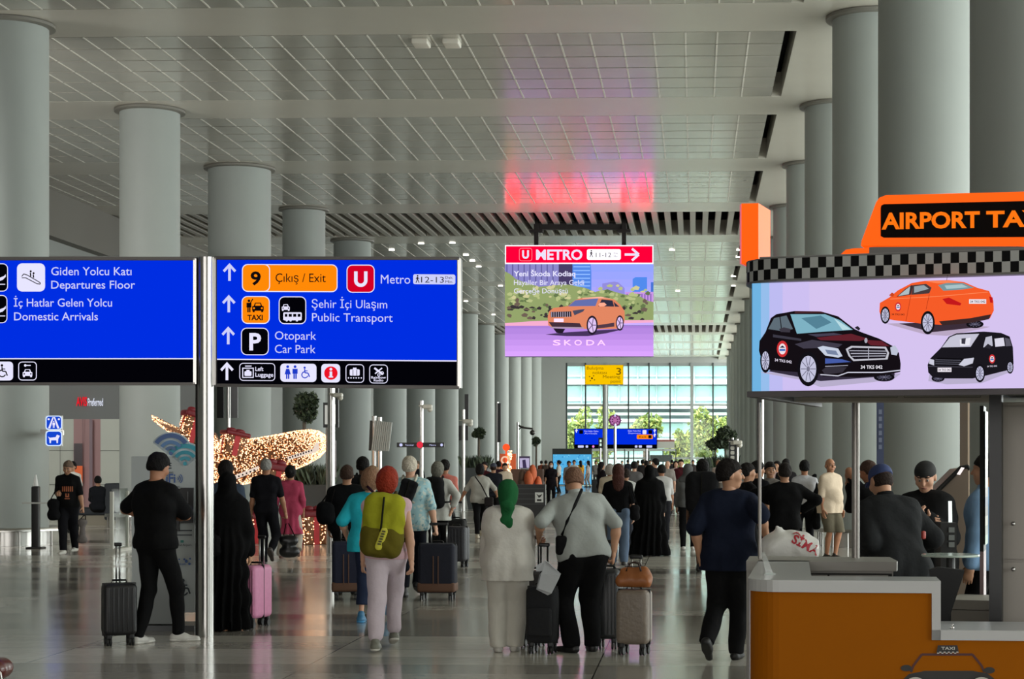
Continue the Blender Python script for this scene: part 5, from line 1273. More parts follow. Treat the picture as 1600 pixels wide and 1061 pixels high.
class Field:
    """solid made of smoothly blended limbs and masses, turned into a mesh on a grid"""
    def __init__(s): s.pr = []; s.cuts = []; s.subs = []
    def cap(s, a, b, r1, r2, k=.03, f=None, q=1.0):
        """limb from a to b; f, q: flattened to q along f"""
        s.pr.append(('c', np.array(a, float), np.array(b, float), r1, r2, k, None if f is None else unit(np.array(f, float)), q)); return s
    def ell(s, c, rad, R=None, k=.03):
        s.pr.append(('e', np.array(c, float), np.array(rad, float), np.eye(3) if R is None else R, k)); return s
    def cut(s, p, n): s.cuts.append((np.array(p, float), unit(np.array(n, float)))); return s
    def sub(s, c, r, R=None): s.subs.append((np.array(c, float), np.array(r, float), R)); return s
    def mesh(s, vox, noise=0.0, nscale=14.0, seed=0, grow=0.0, fold=None):
        lo = np.full(3, 1e9); hi = -lo
        bbs = []
        for p in s.pr:
            if p[0] == 'c':
                r = max(p[3], p[4]); a, b = np.minimum(p[1], p[2]) - r, np.maximum(p[1], p[2]) + r
            else:
                r = max(p[2]); a, b = p[1] - r, p[1] + r
            a = a - grow; b = b + grow
            bbs.append((a, b)); lo = np.minimum(lo, a); hi = np.maximum(hi, b)
        lo -= 3 * vox; hi += 3 * vox
        n = np.ceil((hi - lo) / vox).astype(int) + 1
        ax = [lo[i] + vox * np.arange(n[i]) for i in range(3)]
        F = np.full(n, .25, np.float32)
        for p, (a, b) in zip(s.pr, bbs):
            k = p[5] if p[0] == 'c' else p[4]
            m = k + 3 * vox + .02
            i0 = np.maximum(0, ((a - m - lo) / vox).astype(int)); i1 = np.minimum(n, ((b + m - lo) / vox).astype(int) + 2)
            if (i1 <= i0).any(): continue
            X = ax[0][i0[0]:i1[0], None, None]; Y = ax[1][None, i0[1]:i1[1], None]; Z = ax[2][None, None, i0[2]:i1[2]]
            if p[0] == 'c':
                A, B = p[1], p[2]; ba = B - A; L2 = max(1e-9, ba @ ba)
                dx, dy, dz = X - A[0], Y - A[1], Z - A[2]
                h = np.clip((dx * ba[0] + dy * ba[1] + dz * ba[2]) / L2, 0, 1)
                ex, ey, ez = dx - h * ba[0], dy - h * ba[1], dz - h * ba[2]
                if p[6] is not None:
                    f, q = p[6], 1 / p[7] - 1; t = (ex * f[0] + ey * f[1] + ez * f[2]) * q
                    ex, ey, ez = ex + t * f[0], ey + t * f[1], ez + t * f[2]
                r = p[3] + (p[4] - p[3]) * h
                D = np.sqrt(ex * ex + ey * ey + ez * ez) - r
                if p[6] is not None: D = np.where(D > 0, D * (.5 + .5 * p[7]), D * p[7])
            else:
                c, rad, R = p[1], p[2], p[3]
                dx, dy, dz = X - c[0], Y - c[1], Z - c[2]
                q0 = (dx * R[0, 0] + dy * R[1, 0] + dz * R[2, 0]) ; q1 = (dx * R[0, 1] + dy * R[1, 1] + dz * R[2, 1]); q2 = (dx * R[0, 2] + dy * R[1, 2] + dz * R[2, 2])
                k0 = np.sqrt((q0 / rad[0]) ** 2 + (q1 / rad[1]) ** 2 + (q2 / rad[2]) ** 2); k1 = np.sqrt((q0 / rad[0] ** 2) ** 2 + (q1 / rad[1] ** 2) ** 2 + (q2 / rad[2] ** 2) ** 2)
                D = k0 * (k0 - 1) / np.maximum(k1, 1e-6)
            D = D - grow
            sl = (slice(i0[0], i1[0]), slice(i0[1], i1[1]), slice(i0[2], i1[2]))
            G_ = F[sl]; h = np.clip(.5 + .5 * (G_ - D) / k, 0, 1)
            F[sl] = G_ * (1 - h) + D * h - k * h * (1 - h)
        if noise or fold:
            X, Y, Z = ax[0][:, None, None], ax[1][None, :, None], ax[2][None, None, :]
            if noise:
                ph = seed * 1.7
                F = F + noise * (np.sin(X * nscale + 1.3 * np.sin(Z * nscale * .7 + ph) + ph) * np.sin(Z * nscale * .9 + 1.7 * np.sin(X * nscale * .6 + Y * 9 + ph)) + .6 * np.sin(Y * nscale * 1.3 + Z * nscale * .5 + ph * 2)).astype(np.float32)
            if fold:
                (fx, fy, cnt, amp, zt, zb) = fold
                w = np.clip((zt - Z) / (zt - zb), 0, 1)
                F = F + (amp * w * np.sin(cnt * np.arctan2(Y - fy, X - fx) + seed + 1.2 * np.sin(Z * 3 + seed))).astype(np.float32)
        for c, nn in s.cuts:
            X, Y, Z = ax[0][:, None, None], ax[1][None, :, None], ax[2][None, None, :]
            F = np.maximum(F, (X - c[0]) * nn[0] + (Y - c[1]) * nn[1] + (Z - c[2]) * nn[2])
        for c, r, R in s.subs:
            X, Y, Z = ax[0][:, None, None], ax[1][None, :, None], ax[2][None, None, :]
            R = np.eye(3) if R is None else R; dx, dy, dz = X - c[0], Y - c[1], Z - c[2]
            k0 = np.sqrt(sum(((dx * R[0, i] + dy * R[1, i] + dz * R[2, i]) / r[i]) ** 2 for i in range(3)))
            F = np.maximum(F, -(k0 - 1) * min(r))
        return nets(F, lo, vox)

def nets(F, lo, vox):
    S = F < 0
    nx, ny, nz = F.shape
    c = np.zeros((nx - 1, ny - 1, nz - 1), np.int8)
    for i in (0, 1):
        for j in (0, 1):
            for k in (0, 1): c += S[i:nx - 1 + i, j:ny - 1 + j, k:nz - 1 + k]
    act = (c > 0) & (c < 8)
    idx = np.argwhere(act)
    if len(idx) == 0: return np.zeros((0, 3)), np.zeros((0, 4), int)
    ids = np.full(act.shape, -1, np.int64); ids[act] = np.arange(len(idx))
    acc = np.zeros((len(idx), 3)); cnt = np.zeros(len(idx))
    I, J, K_ = idx[:, 0], idx[:, 1], idx[:, 2]
    E = []
    for ax_ in range(3):
        o1, o2 = [a for a in range(3) if a != ax_]
        for u in (0, 1):
            for v in (0, 1):
                a = [0, 0, 0]; a[o1] = u; a[o2] = v; b = list(a); b[ax_] = 1
                fa = F[I + a[0], J + a[1], K_ + a[2]]; fb = F[I + b[0], J + b[1], K_ + b[2]]
                m = (fa < 0) != (fb < 0); t = np.where(m, fa / np.where(m, fa - fb, 1), 0)
                p = np.tile(np.array(a, float), (len(idx), 1)); p[:, ax_] += t
                acc += np.where(m[:, None], p, 0); cnt += m
    V = lo + (idx + acc / cnt[:, None]) * vox
    Q = []
    for ax_ in range(3):
        o1, o2 = (ax_ + 1) % 3, (ax_ + 2) % 3
        sl0 = [slice(1, -1)] * 3; sl1 = [slice(1, -1)] * 3
        sl0[ax_] = slice(0, -1); sl1[ax_] = slice(1, None)
        s0, s1 = S[tuple(sl0)], S[tuple(sl1)]
        e = np.argwhere(s0 != s1)
        if len(e) == 0: continue
        flip = s0[tuple(e.T)]
        base = e.copy()
        for a in range(3):
            if a != ax_: base[:, a] += 1
        def cell(d1, d2):
            q = base.copy(); q[:, o1] -= d1; q[:, o2] -= d2
            return ids[q[:, 0], q[:, 1], q[:, 2]]
        q = np.stack([cell(1, 1), cell(0, 1), cell(0, 0), cell(1, 0)], 1)
        q[~flip] = q[~flip][:, ::-1]
        Q.append(q)
    Q = np.concatenate(Q) if Q else np.zeros((0, 4), int)
    Q = Q[(Q >= 0).all(1)]
    return V, Q

def np_mesh(name, parts, m, parent, mats=None):
    """parts: list of (V, Q)"""
    vs = []; qs = []; off = 0
    for V, Q in parts:
        vs.append(V); qs.append(Q + off); off += len(V)
    V = np.concatenate(vs); Q = np.concatenate(qs)
    me = bpy.data.meshes.new(name)
    me.vertices.add(len(V)); me.vertices.foreach_set('co', V.astype(np.float32).ravel())
    me.loops.add(len(Q) * 4); me.loops.foreach_set('vertex_index', Q.astype(np.int32).ravel())
    me.polygons.add(len(Q)); me.polygons.foreach_set('loop_start', np.arange(0, len(Q) * 4, 4, dtype=np.int32))
    me.polygons.foreach_set('use_smooth', np.ones(len(Q), bool))
    me.materials.append(m); me.update(calc_edges=True); me.validate()
    o = bpy.data.objects.new(name, me); COL.objects.link(o)
    if parent is not None: o.parent = parent
    return o

def ik(a, target, l1, l2, pole):
    a, target, pole = np.array(a, float), np.array(target, float), np.array(pole, float)
    d = target - a; L = np.linalg.norm(d); mx = (l1 + l2) * .999
    if L > mx: target = a + d / L * mx; d = target - a; L = mx
    u = d / L; x = (l1 * l1 - l2 * l2 + L * L) / (2 * L); h = math.sqrt(max(0, l1 * l1 - x * x))
    pv = pole - u * (pole @ u); pv = unit(pv)
    return a + u * x + pv * h, target

def rotz(a): c, s_ = math.cos(a), math.sin(a); return np.array([[c, -s_, 0], [s_, c, 0], [0, 0, 1]])
def rotx(a): c, s_ = math.cos(a), math.sin(a); return np.array([[1, 0, 0], [0, c, -s_], [0, s_, c]])
def roty(a): c, s_ = math.cos(a), math.sin(a); return np.array([[c, 0, s_], [0, 1, 0], [-s_, 0, c]])

def add_hand(W, d, n, side, s, curl, vox):
    """hand at wrist W along d, palm facing n; side +1 right, -1 left"""
    d = unit(d); n = unit(n - d * (n @ d)); lat = np.cross(d, n) * side      # toward the thumb
    f = Field(); sc = s * 1.0
    f.cap(W - d * .01, W + d * .03 * sc, .026 * sc, .034 * sc, .01, n, .72)
    f.cap(W + d * .035 * sc, W + d * .08 * sc, .038 * sc, .041 * sc, .012, n, .42)
    for j, (o, ln) in enumerate(((.030, .068), (.010, .076), (-.011, .071), (-.030, .056))):
        b = W + d * .085 * sc + lat * o * sc
        c1 = curl * (.75 + .1 * j); c2 = curl * 1.7
        m1 = b + (d * math.cos(c1) + n * math.sin(c1)) * ln * .52 * sc
        m2 = m1 + (d * math.cos(c2) + n * math.sin(c2)) * ln * .48 * sc
        f.cap(b - d * .012, m1, .0098 * sc, .0088 * sc, .006); f.cap(m1, m2, .0086 * sc, .0072 * sc, .004)
    tb = W + d * .025 * sc + lat * .030 * sc
    t1 = tb + unit(d * .62 + lat * .62 + n * (.25 + curl * .3)) * .042 * sc; t2 = t1 + unit(d * .9 + lat * (.2 - .2 * curl) + n * (.25 + .4 * curl)) * .032 * sc
    f.cap(tb, t1, .016 * sc, .0115 * sc, .012); f.cap(t1, t2, .0112 * sc, .0085 * sc, .005)
    return f.mesh(vox)

SKIN = {'light': (196, 150, 124), 'tan': (160, 112, 84), 'olive': (172, 128, 100), 'dark': (96, 66, 50)}
def skin_mat(k): return mat('skin_' + k, SKIN[k], .55, var=.08, scale=20, spec=.35)
def hair_mat(rgb): return mat('hair_%d_%d_%d' % tuple(rgb), rgb, .7, var=.4, scale=60, bump=.9, spec=.15)

PEOPLE = {}
def person(label, px, D, H=1.72, face=0.0, top=(20, 20, 22), bottom=(16, 16, 18), hair=('short', (24, 18, 16)), shoes=(20, 20, 20), skin='olive',
           sleeve=.75, hem=-.06, legs=2.0, footL=None, footR=None, handL=None, handR=None, elbowL=None, elbowR=None, curlL=.45, curlR=.45,
           lean=0.0, side=0.0, yaw=0.0, pitch=0.0, roll=0.0, build=1.0, wide=1.0, belly=0.0, fit=.018, flare=0.0, trouser=1.0, hip=(0, 0, 0), twist=0.0,
           dress=None, robe=False, detail=1, group=None, topname='shirt', botname='trousers', extra=None, palmL=None, palmR=None, topm=None, botm=None, z=0.0, foldamp=.0055, hands=True, robew=1.0, collar=None, belt=None, sole=None):
    """face: 0 looks away from the viewer (walks off), 180 looks at the viewer; positive turns to the left"""
    s = H / 1.75
    vox = {2: .010, 1: .014, 0: .021}[detail]
    root = thing('person', label, 'person', G(px, D) + UP * z, YAW + math.radians(face), group)
    aw_ = YAW + math.radians(face); base_ = Vector(root.location)
    def tol(wv):
        d = wv - base_; return V3(math.cos(aw_) * d.x + math.sin(aw_) * d.y, -math.sin(aw_) * d.x + math.cos(aw_) * d.y, d.z)
    def res(q):
        if q is not None and q[0] == 'px': return tol(P(q[1], q[2], D + q[3]))
        return q
    def resf(q):
        if q is not None and q[0] == 'px':
            p = tol(G(q[1], D + q[2])); return (p[0], p[1], *(q[3:] if len(q) > 3 else (0,)))
        return q
    handL, handR, footL, footR = res(handL), res(handR), resf(footL), resf(footR)
    sm = skin_mat(skin); w = build; T = topm or cloth(top); Bm = botm or cloth(bottom)
    hz = .925 * s
    hipc = V3(0, 0, hz) + V3(*hip)
    tup = unit(V3(math.sin(side), math.sin(lean), math.cos(lean) * math.cos(side)))
    tr = unit(np.cross(V3(0, 1, 0), tup)); tr = rotz(twist) @ tr if twist else tr
    tr = unit(tr - tup * (tr @ tup)); tf = np.cross(tup, tr)
    TR = np.stack([tr, tf, tup], 1)
    sw = .168 * s * wide
    N = hipc + tup * .565 * s + tf * -.005
    chest = hipc + tup * .36 * s; waist = hipc + tup * .17 * s
    shl, shr = hipc + tup * .468 * s - tr * sw, hipc + tup * .468 * s + tr * sw
    hd = rotx(pitch); HR = TR @ rotz(yaw) @ roty(roll) @ hd
    if lean: HR = rotz(yaw) @ roty(roll) @ rotx(pitch) @ rotx(-lean * .35)
    hup, hf, hr = HR[:, 2], HR[:, 1], HR[:, 0]
    hc = N + unit(tup * .55 + hup * .45) * .055 * s + hup * .075 * s + hf * .012 * s
    hs = s * .5 + .5                                                        # heads vary less than heights
    # legs
    ah = .085 * s
    fL = V3(-.10 * s, 0, 0) if footL is None else V3(*footL[:3]); fR = V3(.10 * s, 0, 0) if footR is None else V3(*footR[:3])
    toes = [math.radians(footL[3]) if footL is not None and len(footL) > 3 else .12, math.radians(footR[3]) if footR is not None and len(footR) > 3 else -.12]
    tips = [footL[4] if footL is not None and len(footL) > 4 else 0.0, footR[4] if footR is not None and len(footR) > 4 else 0.0]
    leg = []
    for sd, ft, ty, tp in ((-1, fL, toes[0], tips[0]), (1, fR, toes[1], tips[1])):
        hj = hipc + V3(sd * .088 * s, 0, -.02 * s)
        fwd = rotz(ty) @ V3(0, 1, 0)
        an = ft + V3(0, 0, ah) + V3(0, -.02, math.sin(tp) * .12 if tp > 0 else 0)
        kn, an = ik(hj, an, .43 * s, .42 * s, fwd + V3(0, .2, 0))
        leg.append((hj, kn, an, fwd, tp))
    # arms
    arm = []
    for sd, sh, hnd, el, pal in ((-1, shl, handL, elbowL, palmL), (1, shr, handR, elbowR, palmR)):
        tgt = sh + V3(sd * .07, .05, -.53) * s if hnd is None else V3(*hnd)
        pole = V3(sd * .45, -1, -.1) if el is None else V3(*el)
        eb, wr = ik(sh, tgt, .285 * s, .255 * s, pole)
        fd = unit(wr - eb); n = V3(-sd, .15, 0) if pal is None else V3(*pal)
        arm.append((sh, eb, wr, fd, n))
    # ---- body: one continuous skin
    b = Field()
    def torso(f, g=0.0, low=True):
        f.cap(chest - tr * .075 * s * w, chest + tr * .075 * s * w, .118 * s * w + g, .118 * s * w + g, .06, tf, .92)
        f.cap(hipc + tup * .445 * s - tr * .08 * s * wide, hipc + tup * .445 * s + tr * .08 * s * wide, .080 * s + g, .080 * s + g, .05, tf, 1.0)
        f.cap(waist - tr * .055 * s * w, waist + tr * .055 * s * w, .108 * s * w + g, .108 * s * w + g, .06, tf, .95)
        if belly: f.ell(waist + tf * .06 * s + tup * -.01, (.13 * s * w + g, (.10 + belly) * s + g, .15 * s + g), TR, .06)
        if low: f.cap(hipc - tr * .07 * s * w, hipc + tr * .07 * s * w, .112 * s * w + g, .112 * s * w + g, .06, tf, 1.0)
    torso(b, -.012)
    b.cap(N - tup * .03, hc - hup * .03, .054 * s * (.6 + .4 * w), .05 * s, .03)
    for sh in (shl, shr): b.cap(N - tup * .03 * s, sh, .042 * s, .050 * s, .04)
    for (sh, eb, wr, fd, n) in arm:
        aw = .75 + .25 * w
        b.cap(sh, eb, .048 * s * aw, .038 * s * aw, .02); b.cap(eb, eb + fd * .09 * s, .041 * s * aw, .042 * s * aw, .02); b.cap(eb + fd * .08 * s, wr, .041 * s * aw, .027 * s * aw, .02)
    for (hj, kn, an, fwd, tp) in leg:
        th_ = -.016 if (legs or robe) else 0.0; cv = -.016 if (legs > 1.2 or robe) else 0.0
        b.cap(hj, kn, .082 * s * w + th_, .052 * s * (.5 + .5 * w) + min(th_, cv if legs > 1 else 0), .02); cal = kn + (an - kn) * .3 - fwd * .012
        b.cap(kn, cal, .050 * s + cv, .054 * s + cv, .02); b.cap(cal, an, .053 * s + cv, .034 * s + cv * .4, .02)
        b.cap(an, an + fwd * .07 * s - V3(0, 0, .055 * s), .030 * s, .024 * s, .02)
    parts = [b.mesh(vox)]
    h = Field(); hv = {2: .0062, 1: .009, 0: .015}[detail]
    def hp(x, y, z_): return hc + (hr * x + hf * y + hup * z_) * hs
    h.ell(hp(0, -.012, .032), V3(.076, .097, .092) * hs, HR, .02); h.ell(hp(0, .025, -.04), V3(.060, .068, .078) * hs, HR, .03)
    h.ell(hp(0, .055, -.085), V3(.030, .028, .026) * hs, HR, .03)
    h.cap(hp(0, .088, .022), hp(0, .112, -.018), .010 * hs, .0155 * hs, .012)
    h.cap(hp(-.035, .078, .035), hp(.035, .078, .035), .013 * hs, .013 * hs, .02)
    h.ell(hp(0, .088, -.055), V3(.026, .012, .009) * hs, HR, .012)
    for sd in (-1, 1):
        h.ell(hp(sd * .079, -.012, -.005), V3(.011, .024, .034) * hs, HR, .008); h.ell(hp(sd * .045, .06, -.02), V3(.025, .028, .025) * hs, HR, .03)
    h.cap(hp(0, -.02, -.05), hc - hup * .1 * hs - hf * .01, .05 * hs, .05 * hs, .03)
    if detail: 
        for sd in (-1, 1): h.sub(hp(sd * .031, .101, .010), V3(.019, .016, .012) * hs, HR)
    parts.append(h.mesh(hv))
    if hands:
        for (sh, eb, wr, fd, n), sd, cu in zip(arm, (-1, 1), (curlL, curlR)):
            parts.append(add_hand(wr, fd, n, sd, s, cu, {2: .0042, 1: .0055, 0: .009}[detail]))
    np_mesh('body', parts, sm, root)
    if detail and abs(((face + math.degrees(yaw) + 180) % 360) - 180) > 60:
        mb = MB()
        for sd in (-1, 1):
            mb.ball(tuple(hp(sd * .031, .086, .010)), .0115 * hs, mat('eye_white', (150, 144, 136), .5), n=10); mb.ball(tuple(hp(sd * .031, .0938, .010)), .0068 * hs, mat('iris_dark', (28, 18, 14), .2), n=8)
        mb.build('eyes', None, root, True)
        mb = MB(); mb.tube([tuple(hp(-.022, .0955, -.055)), tuple(hp(0, .1005, -.054)), tuple(hp(.022, .0955, -.055))], [.003, .0058, .003], n=8); mb.build('mouth', mat('lip', (140, 84, 76), .5), root, True)
        mb = MB()
        for sd in (-1, 1): mb.tube([tuple(hp(sd * .016, .096, .034)), tuple(hp(sd * .034, .095, .039)), tuple(hp(sd * .050, .083, .034))], [.004, .005, .003], n=6)
        mb.build('eyebrows', hair_mat((40, 30, 26) if hair[0] != 'bald' else (120, 100, 88)), root, True)
    # ---- trousers
    g = fit
    if legs and not robe:
        f = Field()
        f.cap(hipc - tr * .07 * s * w, hipc + tr * .07 * s * w, .112 * s * w + .012, .112 * s * w + .012, .05, tf, 1.0)
        f.cap(waist - tr * .05 * s * w, waist + tr * .05 * s * w, .108 * s * w, .108 * s * w, .05, tf, .95)
        for (hj, kn, an, fwd, tp) in leg:
            tw = trouser
            f.cap(hj + V3(0, -.01, 0), kn, (.083 * s * w + .012) * (.5 + .5 * tw), (.058 * s + .014) * tw, .035)
            if legs > 1:
                e = kn + (an - kn) * min(1.0, legs - 1)
                f.cap(kn, e, (.058 * s + .014) * tw, (.046 * s + .012) * tw + flare, .03)
                if legs >= 2: f.cut(an - V3(0, 0, .035 * s), unit(an - kn) * 1.0 if tp > .3 else V3(0, 0, -1)) if an[2] < .2 else None
            else:
                pass
        if legs <= 1: f.cut(V3(0, 0, leg[0][1][2] + (1 - legs) * .4 * s - .02), V3(0, 0, -1))
        f.cut(hipc + tup * .13 * s, tup)
        np_mesh(botname, [f.mesh(vox, foldamp, 16, len(PEOPLE) + 1)], Bm, root)
    # ---- top
    if top is not None and not robe:
        f = Field(); torso(f, g, True)
        hb = hipc + tup * hem * s
        if hem < -.1:
            f.cap(hipc - tr * .075 * s * w, hipc + tr * .075 * s * w, .118 * s * w + g, .118 * s * w + g, .05, tf, 1.05)
            lo_ = V3(hipc[0], hipc[1], 0) + V3(0, 0, hb[2])
            f.cap(lo_ - tr * .08 * s * w - V3(0, 0, .03), lo_ + tr * .08 * s * w - V3(0, 0, .03), .114 * s * w + g + flare, .114 * s * w + g + flare, .06, tf, .95)
            f.cap(hipc, lo_, .13 * s * w + g, .14 * s * w + g + flare, .05, tf, .85)
        for sh in (shl, shr): f.cap(N - tup * .035 * s, sh, .042 * s + g * .8, .052 * s + g * .8, .04)
        f.cap(N - tup * .05 * s, N + tup * .012 * s, .064 * s + g * .4, .058 * s + g * .3, .03)
        for (sh, eb, wr, fd, n), sd in zip(arm, (-1, 1)):
            sl_ = sleeve
            aw = .72 + .28 * w
            if sl_ > 0:
                e = sh + (eb - sh) * min(1, sl_)
                f.cap(sh, e, .054 * s * aw + g * .6, (.048 if sl_ < 1 else .042) * s * aw + g * .8, .016)
                if sl_ > 1: f.cap(eb, eb + (wr - eb) * min(1, sl_ - 1), .044 * s * aw + g * .9, .034 * s * aw + g * .8, .025)
        f.cut(hb, -tup if lean < .6 else V3(0, 0, -1))
        f.cut(N + tup * .012 * s, unit(tup - tf * .25))
        V, Q = f.mesh(vox, foldamp, 15, len(PEOPLE) + 3, fold=((hipc[0], hipc[1], 9, .008 + flare * .3, waist[2], hb[2] - .2) if hem < -.1 else None))
        np_mesh(topname, [(V, Q)], T, root)
    if robe:
        f = Field(); g2 = .03
        f.cap(N - tup * .09 * s - tr * .10 * s, N - tup * .09 * s + tr * .10 * s, .07 * s + g2, .07 * s + g2, .06)
        f.cap(N - tup * .08, hc - hup * .03, .09, .085, .06)
        torso(f, g2, True)
        for k_ in range(4):
            zz = hipc[2] * (1 - k_ / 3.0) + .06 * (k_ / 3.0); hw = (.08 + .045 * k_ * robew) * s * w
            f.cap(V3(hipc[0] - hw, hipc[1], zz), V3(hipc[0] + hw, hipc[1], zz), (.13 + .02 * robew) * s * w + .018 * k_ * robew, (.13 + .02 * robew) * s * w + .018 * k_ * robew, .08, V3(0, 1, 0), .95)
        f.cap(hipc, V3(hipc[0], hipc[1], .05), .15 * s * w, (.15 + .09 * robew) * s * w, .08)
        for (sh, eb, wr, fd, n) in arm:
            f.cap(sh, eb, .07 * s, .075 * s, .05); f.cap(eb, eb + (wr - eb) * .92, .072 * s, .06 * s, .04)
        f.cut(V3(0, 0, .012), V3(0, 0, -1))
        np_mesh('robe', [f.mesh(vox * 1.1, .004, 11, 2, fold=(hipc[0], hipc[1], 13, .03, hipc[2] + .3, .1))], T, root)
    # ---- shoes
    if shoes is not None and not (robe and detail == 0):
        for (hj, kn, an, fwd, tp), ft in zip(leg, (fL, fR)):
            f = Field()
            up_ = V3(0, 0, 1)
            d = unit(fwd * math.cos(tp) - up_ * math.sin(tp)) if tp else fwd
            u2 = unit(up_ * math.cos(tp) + fwd * math.sin(tp)) if tp else up_
            base = an - u2 * .05 * s + fwd * 0
            f.cap(base - d * .035 * s, base + d * .05 * s, .045 * s, .043 * s, .02); f.cap(base + d * .05 * s - u2 * .008, base + d * .165 * s - u2 * .012, .043 * s, .032 * s, .03, u2, .8)
            f.cap(an - u2 * .045, an + u2 * .01, .044 * s, .04 * s, .02)
            f.cut(base - u2 * .034 * s, -u2)
            np_mesh('shoe', [f.mesh(vox * .7)], mat('shoe_%d_%d_%d' % tuple(shoes), shoes, .5), root)
            if sole:
                f2 = Field(); f2.cap(base - d * .035 * s - u2 * .02, base + d * .165 * s - u2 * .02, .048 * s, .038 * s, .02, u2, .5); f2.cut(base - u2 * .036 * s, -u2); f2.cut(base - u2 * .012 * s, u2)
                np_mesh('sole', [f2.mesh(vox * .7)], mat('sole_%d_%d_%d' % tuple(sole), sole, .5), root)
    # ---- hair and headwear
    st, hcol = hair
    hm = hair_mat(hcol)
    f = Field(); hv2 = {2: .0075, 1: .010, 0: .016}[detail]
    if st in ('short', 'crop', 'bob', 'long', 'bun'):
        t_ = .010 if st == 'crop' else .017 if st == 'short' else .024
        f.ell(hp(0, -.016, .036), V3(.078 + t_, .098 + t_, .093 + t_ * 1.1) * hs, HR, .02)
        if st in ('short', 'crop'):
            f.ell(hp(0, -.045, -.01), V3(.074 + t_ * .5, .065 + t_ * .5, .065) * hs, HR, .03)
            f.cut(hp(0, -.06, -.05), unit(-hup + hf * .25)); f.sub(hp(0, .085, -.05), V3(.17, .125, .108) * hs, HR)
        elif st == 'bob':
            f.ell(hp(0, -.05, -.02), V3(.096, .082, .10) * hs, HR, .03); f.cut(hp(0, .06, .05), unit(hf - hup * .3)); f.cut(hp(0, .02, -.01), unit(hf * .85 - hup * .5)); f.cut(hp(0, -.04, -.105), -hup)
        elif st == 'long':
            f.ell(hp(0, -.06, -.05), V3(.094, .07, .12) * hs, HR, .04); f.cap(hp(-.045, -.085, -.1), hp(-.05, -.10, -.25), .055, .04, .03); f.cap(hp(.045, -.085, -.1), hp(.05, -.10, -.25), .055, .04, .03); f.cap(hp(0, -.09, -.1), hp(0, -.105, -.28), .06, .045, .03)
            f.cut(hp(0, .06, .05), unit(hf - hup * .3)); f.cut(hp(0, .02, -.01), unit(hf * .85 - hup * .4))
        elif st == 'bun':
            f.ell(hp(0, -.045, -.01), V3(.078, .072, .075) * hs, HR, .03); f.ell(hp(0, -.125, .03), V3(.045, .045, .045) * hs, HR, .02); f.cut(hp(0, .06, .05), unit(hf - hup * .3)); f.cut(hp(0, .02, .0), unit(hf * .8 - hup * .6))
        np_mesh('hair', [f.mesh(hv2, .0025, 70, 3)], hm, root)
    elif st in ('cap', 'beanie'):
        f.ell(hp(0, -.012, .045), V3(.088, .108, .088) * hs, HR, .02); f.cut(hp(0, 0, .028), -hup)
        if st == 'cap': f.cap(hp(-.04, .10, .035), hp(.04, .10, .035), .03, .03, .02, hup, .3); f.cap(hp(-.03, .14, .028), hp(.03, .14, .028), .03, .03, .02, hup, .3)
        np_mesh('cap', [f.mesh(hv2)], mat('cap_%d_%d_%d' % tuple(hcol), hcol, .8, var=.1), root)
        f = Field(); f.ell(hp(0, -.03, .0), V3(.080, .085, .075) * hs, HR, .02); f.cut(hp(0, 0, .03), hup); f.cut(hp(0, .0, 0), hf); f.cut(hp(0, 0, -.06), -hup)
        np_mesh('hair', [f.mesh(hv2)], hair_mat((40, 30, 26)), root)
    elif st in ('scarf', 'hijab', 'hood'):
        f.ell(hp(0, -.014, .036), V3(.096, .116, .112) * hs, HR, .03); f.ell(hp(0, -.02, -.05), V3(.088, .09, .10) * hs, HR, .04)
        if st in ('hijab', 'hood'): f.cap(hc - hup * .12, N - tup * .05, .09, .12, .06); f.cap(N - tup * .07 - tr * .1, N - tup * .07 + tr * .1, .09, .09, .06)
        if st == 'scarf': f.cap(hp(0, -.08, -.10), hp(0, -.10, -.15), .05, .045, .03)
        f.sub(hp(0, .13, -.01), V3(.062, .10, .085), HR)
        np_mesh('headscarf', [f.mesh(hv2, .003, 40, 2)], cloth(hcol), root)
        if st == 'scarf':
            f = Field(); f.cap(hp(-.01, -.10, -.11), hp(.01, -.11, -.14), .048, .048, .02); f.cap(hp(.0, -.11, -.13), hp(-.02, -.12, -.25), .04, .045, .03, hf, .5); f.cap(hp(.0, -.11, -.13), hp(.03, -.12, -.29), .035, .04, .03, hf, .5)
            np_mesh('scarf_tail', [f.mesh(hv2, .006, 45, 2)], cloth(hcol), root)
    elif st == 'bald':
        f.ell(hp(0, -.03, -.005), V3(.0805, .082, .06) * hs, HR, .02); f.cut(hp(0, .01, 0), unit(hf * .8 - hup * .3)); f.cut(hp(0, 0, .035), unit(hup)); f.cut(hp(0, 0, -.055), -hup)
        np_mesh('hair', [f.mesh(hv2, .002, 70, 2)], hm, root)
    if collar:
        f = Field(); f.cap(N - tup * .02, N + tup * .03, .068 * s, .062 * s, .02); f.cut(N + tup * .035, unit(tup - tf * .1)); f.cut(N - tup * .03, -tup)
        np_mesh('collar', [f.mesh(vox * .8)], cloth(collar), root)
    J = dict(root=root, hip=hipc, waist=waist, chest=chest, N=N, tr=tr, tf=tf, tup=tup, arm=arm, leg=leg, hc=hc, s=s, hp=hp, w=w)
    PEOPLE[label] = J
    if extra: extra(J)
    return J
def loc(J, p):
    """local figure point -> world"""
    o = J['root']; a = o.rotation_euler[2]; return Vector(o.location) + Vector((math.cos(a) * p[0] - math.sin(a) * p[1], math.sin(a) * p[0] + math.cos(a) * p[1], p[2]))

